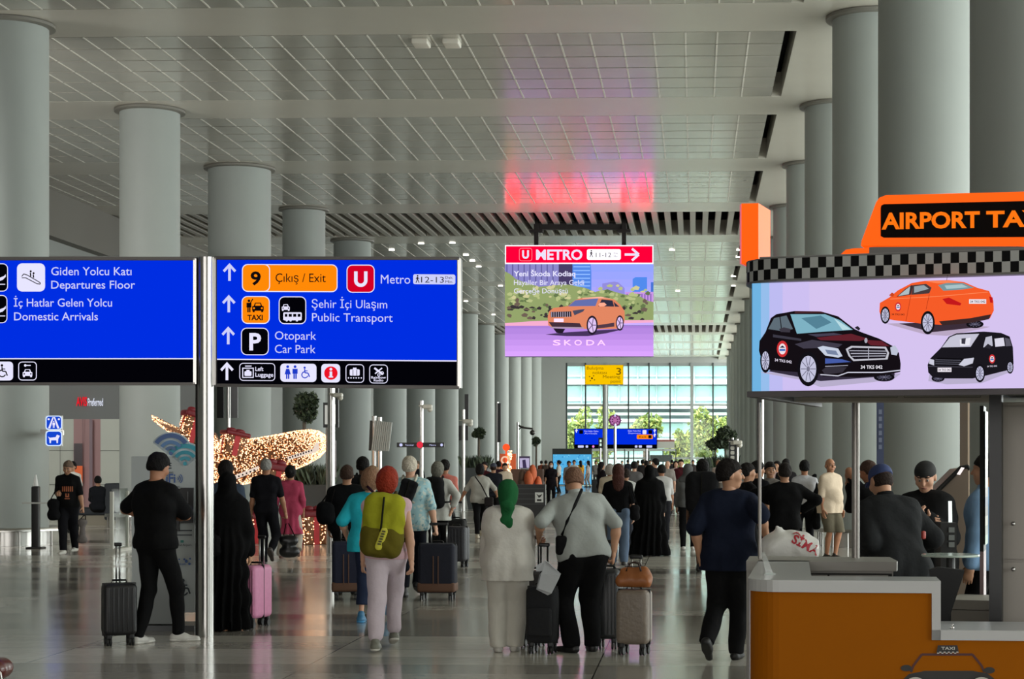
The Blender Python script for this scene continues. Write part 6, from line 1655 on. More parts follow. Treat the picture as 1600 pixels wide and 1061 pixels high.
# ================================================================== LUGGAGE AND BAGS
def suitcase(label, px, D, w, h, d, rgb, rot=0.0, handle=None, ribs=True, soft=False, tan=None, wheel=.035, group=None, name='suitcase', hm=None, grip_w=None, pocket=False, tilt=0.0, rough=.45, bump=0.0):
    """suitcase standing on four castors; w across, d deep, h shell height (m); handle = height of the pulled-out grip"""
    t = thing(name, label, 'suitcase', G(px, D), YAW + math.radians(rot), group)
    if tilt: t.rotation_euler[0] = math.radians(tilt)
    M = mat('case_%d_%d_%d' % tuple(rgb), rgb, rough if not soft else .85, var=.10, scale=26, bump=bump + (.2 if soft else .05))
    z0 = wheel * 2 + .02
    mb = MB(); mb.rbox((0, 0, z0 + h / 2), (w, d, h), min(.05, d * .25), seg=4)
    mb.build('shell', M, t, 'auto')
    if ribs:
        mb = MB(); n = 6
        for i in range(n):
            x = -w * .36 + w * .72 * i / (n - 1)
            for sd in (-1, 1): mb.rbox((x, sd * d / 2, z0 + h / 2), (w * .05, .012, h * .84), .005, seg=1)
        mb.build('ribs', M, t, 'auto')
    mb = MB(); mb.rbox((0, 0, z0 + h / 2), (w + .006, .014, h + .006), .006, seg=1); mb.build('zip_seam', mat('zip_black', (12, 12, 13), .5), t, 'auto')
    if tan is not None:
        TM = mat('tan_trim', tan, .7)
        mb = MB(); mb.rbox((0, 0, z0 + .07), (w + .012, d + .012, .12), .03, seg=2); mb.build('trim_band', TM, t, 'auto')
        mb = MB()
        for x in (-.03, .03): mb.box((x, -d / 2 - .004, z0 + h * .45), (.012, .012, h * .6))
        mb.build('zip_lines', TM, t)
    if pocket:
        mb = MB(); mb.rbox((0, -d / 2 - .02, z0 + h * .38), (w * .8, .06, h * .5), .025, seg=2); mb.build('front_pocket', M, t, 'auto')
    mb = MB(); mb.tube([(-.07, 0, z0 + h - .005), (-.06, 0, z0 + h + .025), (.06, 0, z0 + h + .025), (.07, 0, z0 + h - .005)], .010, n=8); mb.build('top_handle', M_BLACK, t, True)
    for sx in (-1, 1):
        for sy in (-1, 1):
            mb = MB(); x, y = sx * (w / 2 - .05), sy * (d / 2 - .04)
            mb.rbox((x, y, wheel * 2 + .012), (.05, .05, .05), .015, seg=2)
            for o in (-.014, .014): mb.tube([(x + o - .008, y, wheel), (x + o + .008, y, wheel)], wheel, n=18)
            mb.build('wheel', mat('wheel_black', (22, 22, 23), .5), t, 'auto')
    if handle:
        gw = grip_w or w * .38; HM = hm or mat('handle_alu', (150, 150, 148), .3, .9)
        mb = MB()
        for sx in (-1, 1): mb.tube([(sx * gw / 2, d * .28, z0 + h - .02), (sx * gw / 2, d * .28, handle - .02)], .009, n=8)
        mb.build('telescopic_handle', HM, t, True)
        mb = MB(); mb.rbox((0, d * .28, handle - .01), (gw + .04, .03, .035), .012, seg=2); mb.build('grip', M_BLACK, t, 'auto')
    return t

def sdf_thing(name, label, cat, field, vox, m, origin, partname='body', noise=0.0, nscale=20, group=None, part_extra=None):
    t = thing(name, label, cat, origin, 0, group)
    V, Q = field.mesh(vox, noise, nscale, 3)
    np_mesh(partname, [(V, Q)], m, t)
    return t

suitcase('black hard-shell cabin suitcase beside the man in black at the kiosk', 186, 16.5, .30, .48, .24, (24, 24, 26), rot=24, handle=.93, hm=mat('handle_silver', (190, 190, 188), .3, .9), grip_w=.03)
suitcase('pink ridged hard-shell suitcase right of the woman in the long black robe', 401, 18.3, .17, .54, .40, (206, 132, 168), rot=-16, handle=.92, grip_w=.05, hm=mat('handle_silver', (190, 190, 188), .3, .9))
suitcase('dark blue cloth suitcase with tan base pulled by the man in black jacket', 541, 21.9, .34, .62, .26, (20, 24, 46), rot=8, soft=True, tan=(92, 62, 44), ribs=False, handle=1.0)
suitcase('navy cloth suitcase with tan trim pulled by the white-haired man', 684, 21.8, .45, .60, .28, (20, 22, 36), rot=-4, soft=True, tan=(96, 66, 50), ribs=False, handle=.93, hm=mat('handle_silver', (190, 190, 188), .3, .9), grip_w=.19)
suitcase('dark patterned upright suitcase behind the navy one with tan trim', 713, 28.5, .38, .56, .26, (52, 52, 58), rot=-14, ribs=True, handle=None, bump=.3)
suitcase('plain black suitcase held by the woman in white with the backpack', 713, 30.2, .33, .62, .25, (14, 14, 15), rot=-10, soft=True, ribs=False, handle=1.0)
suitcase('black cloth suitcase between the green headscarf woman and the polo man', 848, 15.8, .27, .50, .22, (13, 14, 18), rot=-10, soft=True, ribs=False, pocket=True, handle=.96, hm=M_BLACK, grip_w=.06)
suitcase('grey ribbed suitcase half hidden behind the black cloth suitcase', 833, 16.4, .24, .60, .22, (66, 64, 66), rot=-12, handle=1.0, hm=M_BLACK, grip_w=.07)
suitcase('dark grey tall suitcase beside the polo man leg', 950, 16.2, .24, .63, .26, (40, 42, 44), rot=-8, handle=.97, hm=M_BLACK, grip_w=.09)
suitcase('taupe hard-shell cabin suitcase carrying the brown leather bag', 991, 15.7, .29, .48, .22, (124, 112, 100), rot=-16, handle=.86, ribs=False, rough=.4, bump=.25, grip_w=.08, hm=mat('handle_silver', (190, 190, 188), .3, .9))
suitcase('small black suitcase standing far off before the cyan advertising wall', 931.5, 84, .4, .7, .3, (16, 16, 18), handle=None)

# brown leather bag on the taupe suitcase
t = thing('leather_bag', 'brown leather holdall resting on the taupe suitcase', 'bag', P(991, 919, 15.7) + UP * .012, YAW - .2)
f = Field(); f.cap((-.09, 0, .065), (.10, 0, .065), .066, .066, .04); f.cap((-.08, 0, .13), (.085, 0, .135), .042, .042, .05); f.cap((-.11, -.03, .05), (.11, -.03, .045), .05, .05, .03); f.cut((0, 0, 0), (0, 0, -1))
np_mesh('body', [f.mesh(.008, .004, 34, 2)], mat('leather_brown', (150, 88, 42), .45, var=.25, scale=10, bump=.3), t)
mb = MB()
for y in (-.05, .05): mb.tube([(-.06, y, .14), (-.045, y * .6, .205), (.0, y * .3, .215), (.045, y * .6, .205), (.07, y, .14)], .008, n=8)
mb.build('handle', mat('leather_dark', (44, 26, 20), .5), t, True)
mb = MB(); mb.box((0, 0, .178), (.17, .012, .008)); mb.build('zip', mat('zip_black', (12, 12, 13), .5), t)
# pale bag hung over the black suitcase handle
t = thing('fabric_bag', 'pale grey folded bag hung over the black suitcase handle', 'bag', P(852, 930, 15.55), YAW)
mb = MB(); k_ = 15.55 / FPX
def bq(x, y, d=0): return Vector(((x - 852) * k_, d, (930 - y) * k_))
out = [(838, 884), (852, 876), (858, 880), (876, 897), (873, 905), (862, 927), (856, 930), (838, 921), (843, 898), (848, 892), (838, 893)]
mb.slab([bq(*q, -.02 + .015 * math.sin(i * 2.1)) for i, q in enumerate(out)], (0, .06, 0)); mb.build('body', mat('bag_grey', (168, 170, 172), .7, var=.1, bump=.3), t)
mb = MB(); mb.slab([bq(x, y, -.045) for x, y in ((846, 895), (875, 899), (861, 926), (841, 919))], (0, .03, 0)); mb.build('flap', mat('bag_grey', (168, 170, 172), .7), t)
# rounded brown case corner at lower left
g = G(0, 13.9)
t = thing('trolley_bag', 'dark red-brown rounded bag with pale rim at the lower left corner', 'bag', g, YAW)
mb = MB(); hh = zof(1028, 13.9); mb.rbox((-.12, 0, hh / 2), (.40, .3, hh), .09, seg=4); mb.build('shell', mat('case_redbrown', (92, 34, 26), .3, coat=.4), t, 'auto')
mb = MB(); mb.tube([(-.3, -.155, hh - .07), (-.2, -.155, hh - .03), (0, -.155, hh - .04), (.06, -.155, hh - .1), (.075, -.155, hh - .25)], .008, n=8); mb.build('rim', M_STEEL, t, True)

def worn(J, name, label, cat, origin=None):
    """a bag worn or held: its own thing, standing where the figure stands, same facing"""
    o = J['root']; return thing(name, label, cat, o.location, o.rotation_euler[2])
def strap(J, t, pts, m, w=.018, name='strap'):
    mb = MB()
    for a_, b_ in zip(pts[:-1], pts[1:]): pass
    mb.tube([tuple(p) for p in pts], w, n=8); return mb.build(name, m, t, True)

# ================================================================== PEOPLE
BLK1, NAVY = (17, 17, 18), (20, 24, 36)
def rot_of(tr, tf, tup): return Matrix(((tr[0], tf[0], tup[0]), (tr[1], tf[1], tup[1]), (tr[2], tf[2], tup[2])))
def backpack(J, label, w, h, d, c1, c2=None, low=0.0, tilt=0.0, patch=None, strap_c=None, lid=True, crumple=.004):
    t = worn(J, 'backpack', label, 'backpack'); R = rot_of(J['tr'], J['tf'], J['tup']); Rn = np.array(R)
    if tilt: R = R @ Matrix.Rotation(tilt, 3, 'Y'); Rn = np.array(R)
    c = J['chest'] + J['tup'] * (low - .02) - J['tf'] * (.125 * J['s'] * J['w'] + d / 2)
    pt = lambda x, y, z_: c + Rn @ V3(x, y, z_)
    f = Field()
    for zz in (-.5, -.2, .1, .42): f.cap(pt(-w * .5 + d * .42, 0, zz * (h - d * .6)), pt(w * .5 - d * .42, 0, zz * (h - d * .6)), d * .5, d * .5, .06)
    M1 = cloth(c1); np_mesh('body', [f.mesh(.010, crumple, 26, 3)], M1, t)
    if c2 is not None:
        f = Field()
        for zz in (-.5, -.25): f.cap(pt(-w * .5 + d * .42, -.012, zz * (h - d * .6)), pt(w * .5 - d * .42, -.012, zz * (h - d * .6)), d * .52, d * .52, .06)
        np_mesh('lower_pocket', [f.mesh(.010, crumple, 26, 5)], cloth(c2), t)
    sc_ = cloth(strap_c or c1)
    mb = MB(); mb.tube([tuple(pt(.0, -d * .5 - .012, h * .45)), tuple(pt(.0, -d * .56, 0)), tuple(pt(0, -d * .5 - .014, -h * .4))], .009, n=6); mb.build('closing_strap', cloth((26, 26, 20)), t, True)
    for sd in (-1, 1):
        mb = MB(); sh = J['N'] - J['tup'] * .035 * J['s'] + J['tr'] * sd * .085
        mb.tube([tuple(pt(sd * w * .22, d * .35, h * .36)), tuple(sh - J['tf'] * .075 + J['tup'] * .01), tuple(sh + J['tup'] * .062), tuple(sh + J['tf'] * .085 - J['tup'] * .03), tuple(J['chest'] + J['tf'] * .135 * J['w'] + J['tr'] * sd * .125), tuple(J['waist'] + J['tr'] * sd * .19 * J['w'] + J['tf'] * .02), tuple(pt(sd * w * .4, d * .3, -h * .36))], .017, n=8)
        mb.build('shoulder_strap', sc_, t, True)
    if patch:
        f = Field(); f.cap(pt(.03, -d * .52 - .012, -h * .12), pt(-.005, -d * .52 - .012, -h * .38), .035, .035, .02, Rn[:, 1], .3); np_mesh('patch', [f.mesh(.006)], mat('patch', patch, .5), t)
        mb = MB()
        for i in range(6):
            q = pt(.03 - .035 * i / 6, -d * .52 - .026, -h * .12 - h * .26 * i / 6); mb.box(tuple(q), (.03, .006, .014), None, R)
        mb.build('patch_lettering', mat('patch_dark', (60, 56, 24), .6), t)
    return t
def cross_bag(J, label, pts, c, bag=None, size=(.16, .07, .2), w=.014):
    """strap across the back and a small bag, in pixel+depth points"""
    t = worn(J, 'shoulder_bag', label, 'bag'); o = t; a_ = -o.rotation_euler[2]; R = Matrix.Rotation(a_, 3, 'Z')
    q = [R @ (P(*p) - Vector(o.location)) for p in pts]
    mb = MB(); mb.tube(q, w, n=8); mb.build('strap', cloth(c), t, True)
    if bag:
        p = R @ (P(*bag) - Vector(o.location)); mb = MB(); mb.rbox(p, size, min(size) * .4, seg=3); mb.build('pouch', cloth(c), t, 'auto')
    return t
def held_bag(J, name, label, px, y0, y1, wpx, D, c, depth=.12, handle_to=None, m=None):
    k = D / FPX; org = P(px, y1, D); t = thing(name, label, 'bag', org, YAW)
    w, h = wpx * k, (y1 - y0) * k; f = Field(); r = min(depth / 2, w * .4)
    for z_ in (r, h - r * .8): f.cap((-w / 2 + r, 0, z_), (w / 2 - r, 0, z_), r * 1.05, r * (.9 if z_ > r else 1.05), .05)
    f.cap((0, 0, r), (0, 0, h - r), r, r, .06)
    np_mesh('body', [f.mesh(max(.008, k * 1.1), .004, 25, 3)], m or cloth(c), t)
    if handle_to:
        q = P(*handle_to) - org; a_ = Vector((math.cos(YAW) * q.x + math.sin(YAW) * q.y, -math.sin(YAW) * q.x + math.cos(YAW) * q.y, q.z))
        mb = MB(); mb.tube([(-w * .3, 0, h - .01), a_ + Vector((-.02, 0, 0)), a_ + Vector((.02, 0, 0)), (w * .3, 0, h - .01)], .009, n=8); mb.build('handle', cloth((16, 14, 14)), t, True)
    return t

def plaid(name, base, c1, c2, sc):
    m = bpy.data.materials.new(name); m.use_nodes = True; nt = m.node_tree; b = nt.nodes['Principled BSDF']; b.inputs['Roughness'].default_value = .9
    tc = nt.nodes.new('ShaderNodeTexCoord'); nz = nt.nodes.new('ShaderNodeTexVoronoi'); nz.inputs['Scale'].default_value = sc; nt.links.new(tc.outputs['Object'], nz.inputs['Vector'])
    r = nt.nodes.new('ShaderNodeValToRGB'); r.color_ramp.interpolation = 'CONSTANT'; e = r.color_ramp.elements; e[0].color = lin(base); e[1].position = .62; e[1].color = lin(c1); x = e.new(.82); x.color = lin(c2)
    nt.links.new(nz.outputs['Color'], r.inputs[0]); nt.links.new(r.outputs[0], b.inputs['Base Color']); return m

# man in black at the wifi kiosk
J = person('man in black polo and jeans with white trainers, back turned, at the wifi kiosk', 243, 16.7, 1.77, -28, top=BLK1, bottom=BLK1, hair=('short', (16, 14, 14)), shoes=(196, 194, 188), sole=(214, 212, 206), skin='tan', detail=2, build=1.1, wide=1.02,
           footL=('px', 219, -.1, 0, 0), footR=('px', 281, .15, 0, -55), handL=('px', 238, 806, .24), handR=('px', 264, 808, .20), elbowR=(1, .1, -.3), elbowL=(-1, -.4, -.1), curlR=1.0, curlL=1.0, pitch=-.35, sleeve=.85, palmR=(-1, 0, .4), fit=.03)
tph = thing('phone', 'dark phone held in front of the man in black at the kiosk', 'phone', P(262, 818, 17.0), YAW); mb = MB(); mb.rbox((0, 0, 0), (.075, .01, .15), .005, None, Matrix.Rotation(.9, 3, 'X'), 2); mb.build('case', M_BLACK, tph, 'auto')
cross_bag(J, 'small black pouch on the right hip of the man at the kiosk', [(268, 800, 16.9), (272, 824, 16.7)], (14, 14, 15), (270, 836, 16.7), (.08, .06, .13))
# walking man, facing the viewer
J = person('bearded man in black printed tee walking toward the viewer with a grey bag', 106, 32.4, 1.70, 172, top=BLK1, bottom=(22, 22, 26), hair=('crop', (110, 92, 78)), shoes=(200, 198, 190), skin='olive', detail=2, build=1.15, belly=.03, pitch=-.45, roll=-.15, yaw=.2,
           footL=('px', 117, .3, 0, 0), footR=('px', 98, -.25, 0, 0), handR=('px', 90, 772, -.3), handL=('px', 132, 806, -.15), curlL=1.2, curlR=1.2, trouser=1.15, sleeve=.95)
def shirt_print(J):
    mb = MB(); PM = mat('print_orange', (150, 84, 52), .7); R_ = Matrix.Rotation(-J['root'].rotation_euler[2], 3, 'Z')
    o = bpy.data.objects[[c for c in J['root'].children if c.name.startswith('shirt')][0].name]; me = o.data
    bv = BVHTree.FromPolygons([v.co for v in me.vertices], [p.vertices for p in me.polygons])
    for (x0, y0, x1, y1) in ((97, 760, 99, 768), (100, 760, 102, 768), (103, 760, 105, 768), (106, 760, 108, 768), (109, 760, 111, 768), (112, 760, 114, 768), (102, 771, 104, 777), (106, 771, 108, 777), (102.5, 775, 107.5, 777), (101, 778.5, 109, 780)):
        q = []
        for (x, y) in ((x0, y0), (x1, y0), (x1, y1), (x0, y1)):
            a_ = R_ @ (EYE - Vector(J['root'].location)); d = (R_ @ ray(x, y)).normalized(); h, n, i, dd = bv.ray_cast(a_, d)
            if h is None: break
            q.append(h - d * .008)
        if len(q) == 4: mb.poly(q, PM)
    if mb.v: mb.build('shirt_print', PM, o)
from mathutils.bvhtree import BVHTree
shirt_print(J)
held_bag(J, 'paper_bag', 'grey paper bag hanging from the hand of the walking bearded man', 129, 812, 848, 15, 32.3, (112, 106, 104), .1, (132, 806, 32.25))
held_bag(J, 'shoulder_bag', 'black shoulder bag under the arm of the walking bearded man', 84, 781, 812, 19, 32.2, (18, 18, 20), .16, (92, 760, 32.2))
person('dark-haired person in white top partly hidden behind the bearded man', 113, 42, 1.66, 170, top=(190, 190, 184), bottom=BLK1, hair=('short', (14, 12, 12)), detail=1)
J = person('dark figure seated on the bench by the rose shop front', 153, 46.6, 1.72, 20, top=(24, 26, 30), bottom=BLK1, hair=('short', (14, 13, 13)), sleeve=1.9, hip=(0, 0, -.44), footL=(-.14, .42, 0), footR=(.14, .42, 0), detail=1, handL=(-.1, .35, .6), handR=(.1, .35, .6))
# woman in the long black robe and the man behind her
J = person('woman in a long black robe and hood right of the sign post', 355, 17.9, 1.57, 8, top=(11, 11, 12), hair=('hijab', (11, 11, 12)), robe=True, robew=.25, detail=2, build=1.0, shoes=(20, 18, 18), lean=.06, handL=('px', 326, 850, .1), curlL=1.0)
held_bag(J, 'handbag', 'black handbag at the side of the woman in the long robe', 334, 838, 868, 20, 17.75, (14, 14, 15), .12, (328, 830, 17.8))
person('man in slate blue shirt mostly hidden behind the woman in the long robe', 353, 21.5, 1.69, 0, top=(58, 68, 82), bottom=BLK1, hair=('short', (20, 16, 15)), detail=1, collar=(58, 68, 82), sleeve=1.9)
# grey-haired man, rose tunic woman
J = person('grey-haired man in black tee and jeans walking away before the aeroplane', 416, 28.8, 1.72, 0, top=(20, 20, 24), bottom=(18, 18, 22), hair=('crop', (136, 134, 130)), skin='tan', shoes=(52, 44, 40), detail=2, build=1.02, wide=1.05,
           footL=('px', 413, .1, 0, 5), footR=('px', 424, -.25, .10, -8, .9), handL=('px', 391, 812, 0), handR=('px', 449, 812, .12), curlL=.6, curlR=1.3, sleeve=.85)
held_bag(J, 'handbag', 'black leather handbag carried low by the grey-haired man', 452, 838, 870, 31, 28.9, (22, 22, 24), .16, (449, 818, 28.92), mat('leather_black', (20, 20, 22), .35, bump=.2))
J = person('woman in rose tunic and white trousers walking beside the grey-haired man', 454, 31.0, 1.59, 0, top=(170, 66, 92), bottom=(180, 172, 160), hair=('bun', (18, 16, 16)), skin='tan', shoes=(120, 90, 84), detail=2, build=1.05, hem=-.46, sleeve=1.5, flare=.02,
           footL=('px', 440, .1, 0, 0), footR=('px', 465, -.15, .04, 0, .5), handL=('px', 431, 800, 0), handR=('px', 474, 800, .05), trouser=1.15, topname='tunic')
# black jacket man, tall man, blond pair
J = person('stout man in black shirt pulling the dark blue suitcase, black bag on his left', 542, 22.7, 1.63, 4, top=(17, 18, 20), bottom=BLK1, hair=('crop', (62, 46, 38)), skin='olive', detail=2, build=1.25, wide=1.12, belly=.03, sleeve=.95, handR=('px', 556, 842, .1), handL=('px', 514, 826, .05), curlR=1.2, fit=.03)
held_bag(J, 'shoulder_bag', 'round black bag on the left arm of the stout man in black', 509, 786, 818, 27, 22.4, (15, 16, 18), .2, (520, 764, 22.5))
J = person('tall dark man with black backpack behind the turquoise shirt woman', 567, 25.5, 1.74, 0, top=(22, 22, 24), bottom=BLK1, hair=('short', (18, 15, 14)), skin='dark', detail=1, build=1.05)
backpack(J, 'black backpack with pink tag on the tall dark man', .32, .46, .18, (20, 20, 22))
person('blond woman with long hair between the tall man and the turquoise shirt', 582, 24.2, 1.60, 0, top=(36, 30, 34), bottom=BLK1, hair=('long', (138, 112, 84)), skin='light', detail=1)
J = person('woman in turquoise shirt and blue jeans, light brown hair, behind the olive backpack', 579, 18.9, 1.60, -6, top=(40, 172, 188), bottom=(34, 42, 62), hair=('bob', (128, 96, 74)), skin='light', shoes=(52, 112, 150), sole=(60, 140, 190), detail=2, build=1.18, wide=1.1, belly=.03,
           footL=('px', 565, -.1, 0, 5), footR=('px', 603, .25, .04, -5, .5), handL=('px', 542, 838, .12), curlL=1.2, sleeve=.95, hem=-.12, fit=.03)
cross_bag(J, 'dark strap bag across the back of the turquoise shirt woman', [(600, 790, 18.72), (586, 772, 18.70), (574, 760, 18.78)], (52, 26, 44), (606, 806, 18.7), (.14, .08, .18))
# red-haired woman with the olive backpack
J = person('red-haired woman in pink sleeveless top and pale trousers with an olive backpack', 604, 16.1, 1.62, 0, top=(206, 172, 180), bottom=(198, 184, 192), hair=('bob', (134, 44, 26)), skin='light', shoes=(112, 112, 100), sole=(190, 188, 180), detail=2, build=1.06, wide=1.05, sleeve=0, hem=-.05,
           footL=('px', 587, -.25, 0, 0), footR=('px', 616, .25, .02, 12, .25), handL=('px', 567, 880, .05), handR=('px', 643, 878, -.1), curlL=.7, curlR=.7, legs=1.86, trouser=1.22, fit=.022, roll=.06, elbowR=(1, -.3, 0), elbowL=(-1, -.3, 0))
backpack(J, 'olive yellow backpack with darker lower pocket on the red-haired woman', .34, .53, .20, (148, 148, 36), (92, 84, 26), -.03, .10, (196, 190, 50), (70, 66, 40), crumple=.006)
# white-haired man with the navy suitcase
J = person('white-haired man in pale teal checked shirt pulling the navy suitcase', 643, 22.3, 1.74, -6, topm=plaid('checked_shirt', (150, 186, 192), (188, 198, 190), (112, 150, 160), 34), bottom=(22, 24, 32), hair=('short', (196, 186, 170)), skin='light', shoes=(18, 18, 18), detail=2, build=1.15, wide=1.1,
           footL=('px', 632, -.1, 0, 5), footR=('px', 652, .3, .03, 0, .4), handR=('px', 681, 826, -.12), handL=('px', 612, 832, 0), curlR=1.3, elbowR=(1, -.5, 0), side=-.03, sleeve=1.0, fit=.034, hem=-.10, pitch=.0)
backpack(J, 'slim black and white sling pack on the white-haired man', .20, .30, .08, (28, 28, 30), None, .06, .35, None, (186, 184, 170))
J = person('grey-haired woman in white shirt with a black backpack, behind the dark suitcase', 684, 28.4, 1.66, -10, top=(192, 192, 186), bottom=BLK1, hair=('bob', (118, 116, 106)), skin='light', detail=2, build=1.05, sleeve=1.6, hem=-.14, handR=('px', 706, 797, -.1), curlR=1.2, elbowR=(1, -.5, 0), fit=.03)
backpack(J, 'black backpack on the grey-haired woman in white', .30, .46, .19, (26, 26, 28), (20, 20, 22))
person('man in coral shirt walking beside the woman with the black backpack', 695, 31.5, 1.70, -6, top=(196, 116, 104), bottom=(24, 24, 28), hair=('short', (22, 18, 16)), skin='tan', detail=1, build=1.0, handR=('px', 709, 792, 0), curlR=1, sleeve=.9)
person('small far figure in dark coat by a column under the crossbar sign', 652, 56, 1.66, 170, top=(28, 28, 34), bottom=BLK1, hair=('short', (96, 80, 66)), detail=0, sleeve=1.9)
J = person('woman in grey tee and black leggings pulling a suitcase behind her left hand', 750, 39, 1.60, 0, top=(164, 162, 154), bottom=BLK1, hair=('bob', (20, 18, 18)), skin='tan', shoes=(168, 158, 140), detail=2, build=1.2, handL=('px', 717, 785, .1), handR=('px', 776, 772, .2), curlL=1.2, footL=('px', 746, -.2, 0, 0), footR=('px', 752, .3, .03, 0, .4), sleeve=.95, elbowL=(-1, -.3, 0), hem=-.1)
cross_bag(J, 'dark strap bag across the back of the woman in grey tee', [(742, 744, 38.75), (752, 758, 38.72), (762, 778, 38.8)], (40, 36, 36), (764, 784, 38.8), (.2, .1, .2))
# couple in front
J = person('woman in green headscarf, long white shirt and white trousers, back turned', 794, 15.9, 1.51, 0, top=(196, 192, 184), bottom=(194, 190, 180), hair=('scarf', (28, 82, 46)), shoes=(186, 182, 174), detail=2, build=1.22, wide=1.02, sleeve=1.95, hem=-.19, legs=2.0, trouser=1.45, flare=.004, fit=.034,
           footL=('px', 779, 0, 0, 8), footR=('px', 804, .05, 0, -8), handL=(-.21, .16, .72), handR=(.17, .20, .76), elbowL=(-.5, -.8, 0), elbowR=(.5, -.9, 0), pitch=-.12, foldamp=.006)
J = person('stout man in grey polo and black trousers leaning on two suitcase handles', 908, 15.9, 1.70, 8, top=(152, 156, 152), bottom=(15, 15, 16), hair=('crop', (108, 80, 64)), skin='olive', shoes=(14, 13, 13), detail=2, build=1.24, wide=1.12, belly=.06, lean=.30, side=-.10, hip=(0.015, -.06, -.02), pitch=-.5,
           footL=('px', 893, -.05, 0, 40), footR=('px', 925, .05, 0, 5), handL=('px', 842, 838, .05), handR=('px', 959, 862, 0), curlL=1.3, curlR=1.3, elbowL=(-.5, -.9, -.2), elbowR=(1, -.6, .1), sleeve=.95, trouser=1.32, hem=-.07, fit=.022, collar=(160, 164, 160))
cross_bag(J, 'black shoulder bag on a strap across the back of the grey polo man', [(909, 765, 15.88), (898, 790, 15.72), (886, 815, 15.68), (878, 836, 15.72)], (15, 15, 16), (877, 852, 15.74), (.10, .07, .17))
# group in the middle
J = person('woman with long reddish brown hair, black tee and blue jeans, back turned', 966, 29, 1.62, 0, top=(14, 14, 16), bottom=(96, 112, 134), hair=('long', (74, 44, 38)), skin='light', shoes=(60, 58, 58), detail=2, build=1.08, wide=1.12, sleeve=.95, trouser=1.25, hem=-.0)
held_bag(J, 'shoulder_bag', 'dark bag hanging right of the woman in blue jeans', 992, 790, 812, 14, 28.8, (20, 20, 22), .12, (984, 760, 28.9))
person('woman in a wide black robe and veil standing in the middle of the hall', 1015, 31.8, 1.60, 0, top=(10, 10, 11), hair=('hijab', (10, 10, 11)), robe=True, robew=.5, detail=2, build=1.25, wide=1.2)
J = person('dark man in shorts with a huge black backpack left of the navy shirt man', 1098, 27.4, 1.70, -5, top=(30, 30, 32), bottom=(40, 38, 38), hair=('bob', (20, 18, 18)), skin='dark', shoes=(24, 22, 22), detail=2, build=1.12, legs=1.05, footL=('px', 1092, -.05, 0, 0), footR=('px', 1112, .25, .03, 0, .4), trouser=1.3, handL=('px', 1074, 812, .05))
backpack(J, 'huge black backpack on the man in shorts', .46, .56, .28, (26, 26, 28))
J = person('person in grey hooded top and dark trousers walking behind the backpacker', 1075, 34, 1.62, 0, top=(92, 92, 92), bottom=BLK1, hair=('hood', (84, 84, 84)), shoes=(190, 186, 180), detail=1, sleeve=1.9, handL=('px', 1056, 805, .15), build=1.05)
# navy shirt man by the counter
J = person('young man in navy tee and black jeans by the counter looking right', 1139, 15.1, 1.70, -14, top=(22, 27, 42), bottom=(19, 19, 20), hair=('short', (22, 17, 15)), skin='olive', shoes=(14, 14, 14), detail=2, build=1.16, wide=1.12, yaw=-1.15, sleeve=.98, hem=-.13, fit=.034, trouser=1.2,
           footL=('px', 1106, -.1, .03, 0, .75), footR=('px', 1151, .2, 0, -5), handL=('px', 1093, 868, .0), handR=('px', 1198, 842, -.15), curlL=.7, curlR=.8, elbowR=(.5, -1, -.3), pitch=-.02)
# white shop bag on the rear cabinet
t = thing('plastic_bag', 'stuffed white plastic bag with red lettering under the arm of the navy shirt man', 'bag', P(1234, 876, 14.75))
f = Field(); q = .0039
f.ell((-.02, 0, .085), (.165, .12, .10), None, .05); f.ell((.09, -.01, .07), (.10, .11, .085), None, .05); f.ell((-.11, 0, .06), (.08, .1, .07), None, .05); f.cap((-.06, 0, .17), (-.075, 0, .205), .022, .006, .03); f.cap((-.055, 0, .17), (-.05, .01, .20), .016, .004, .02)
f.cut((0, 0, 0.002), (0, 0, -1))
BV, BQ = f.mesh(.007, .007, 30, 4); BV = BV * 1.36
bo = np_mesh('body', [(BV, BQ)], mat('bag_white', (206, 204, 200), .32, var=.06, scale=12, bump=.5), t)
from mathutils.bvhtree import BVHTree
bl = Vector(t.location); bvh = BVHTree.FromPolygons([tuple(v) for v in BV], [tuple(int(i) for i in q) for q in BQ])
mb = MB(); RI = mat('bag_red', (176, 24, 44), .5)
def on_bag(x, y, lift=.004):
    h, n, i, d = bvh.ray_cast(EYE - bl, ray(x, y).normalized())
    return None if h is None else h + n * lift
for body, x0, y0, x1, y1, hgt in (('A', 1238, 834, 1252, 838, 8), ('SİMA', 1236, 847, 1276, 868, 14)):
    vs, fs = text_mesh(body, .03); a_ = min(v[0] for v in vs); b_ = max(v[0] for v in vs); L_ = math.hypot(x1 - x0, y1 - y0); ux, uy = (x1 - x0) / L_, (y1 - y0) / L_
    pv = []
    for v in vs:
        u = (v[0] - a_) / (b_ - a_) * L_; w_ = v[1] / .72 * hgt; pv.append(on_bag(x0 + ux * u + uy * w_, y0 + uy * u - ux * w_))
    ok = [f_ for f_ in fs if all(pv[i] is not None for i in f_)]
    used = sorted({i for f_ in ok for i in f_}); mp_ = {i: k for k, i in enumerate(used)}
    if used: mb.add([pv[i] for i in used], [tuple(mp_[i] for i in f_) for f_ in ok], RI)
if mb.v: mb.build('lettering', None, t)

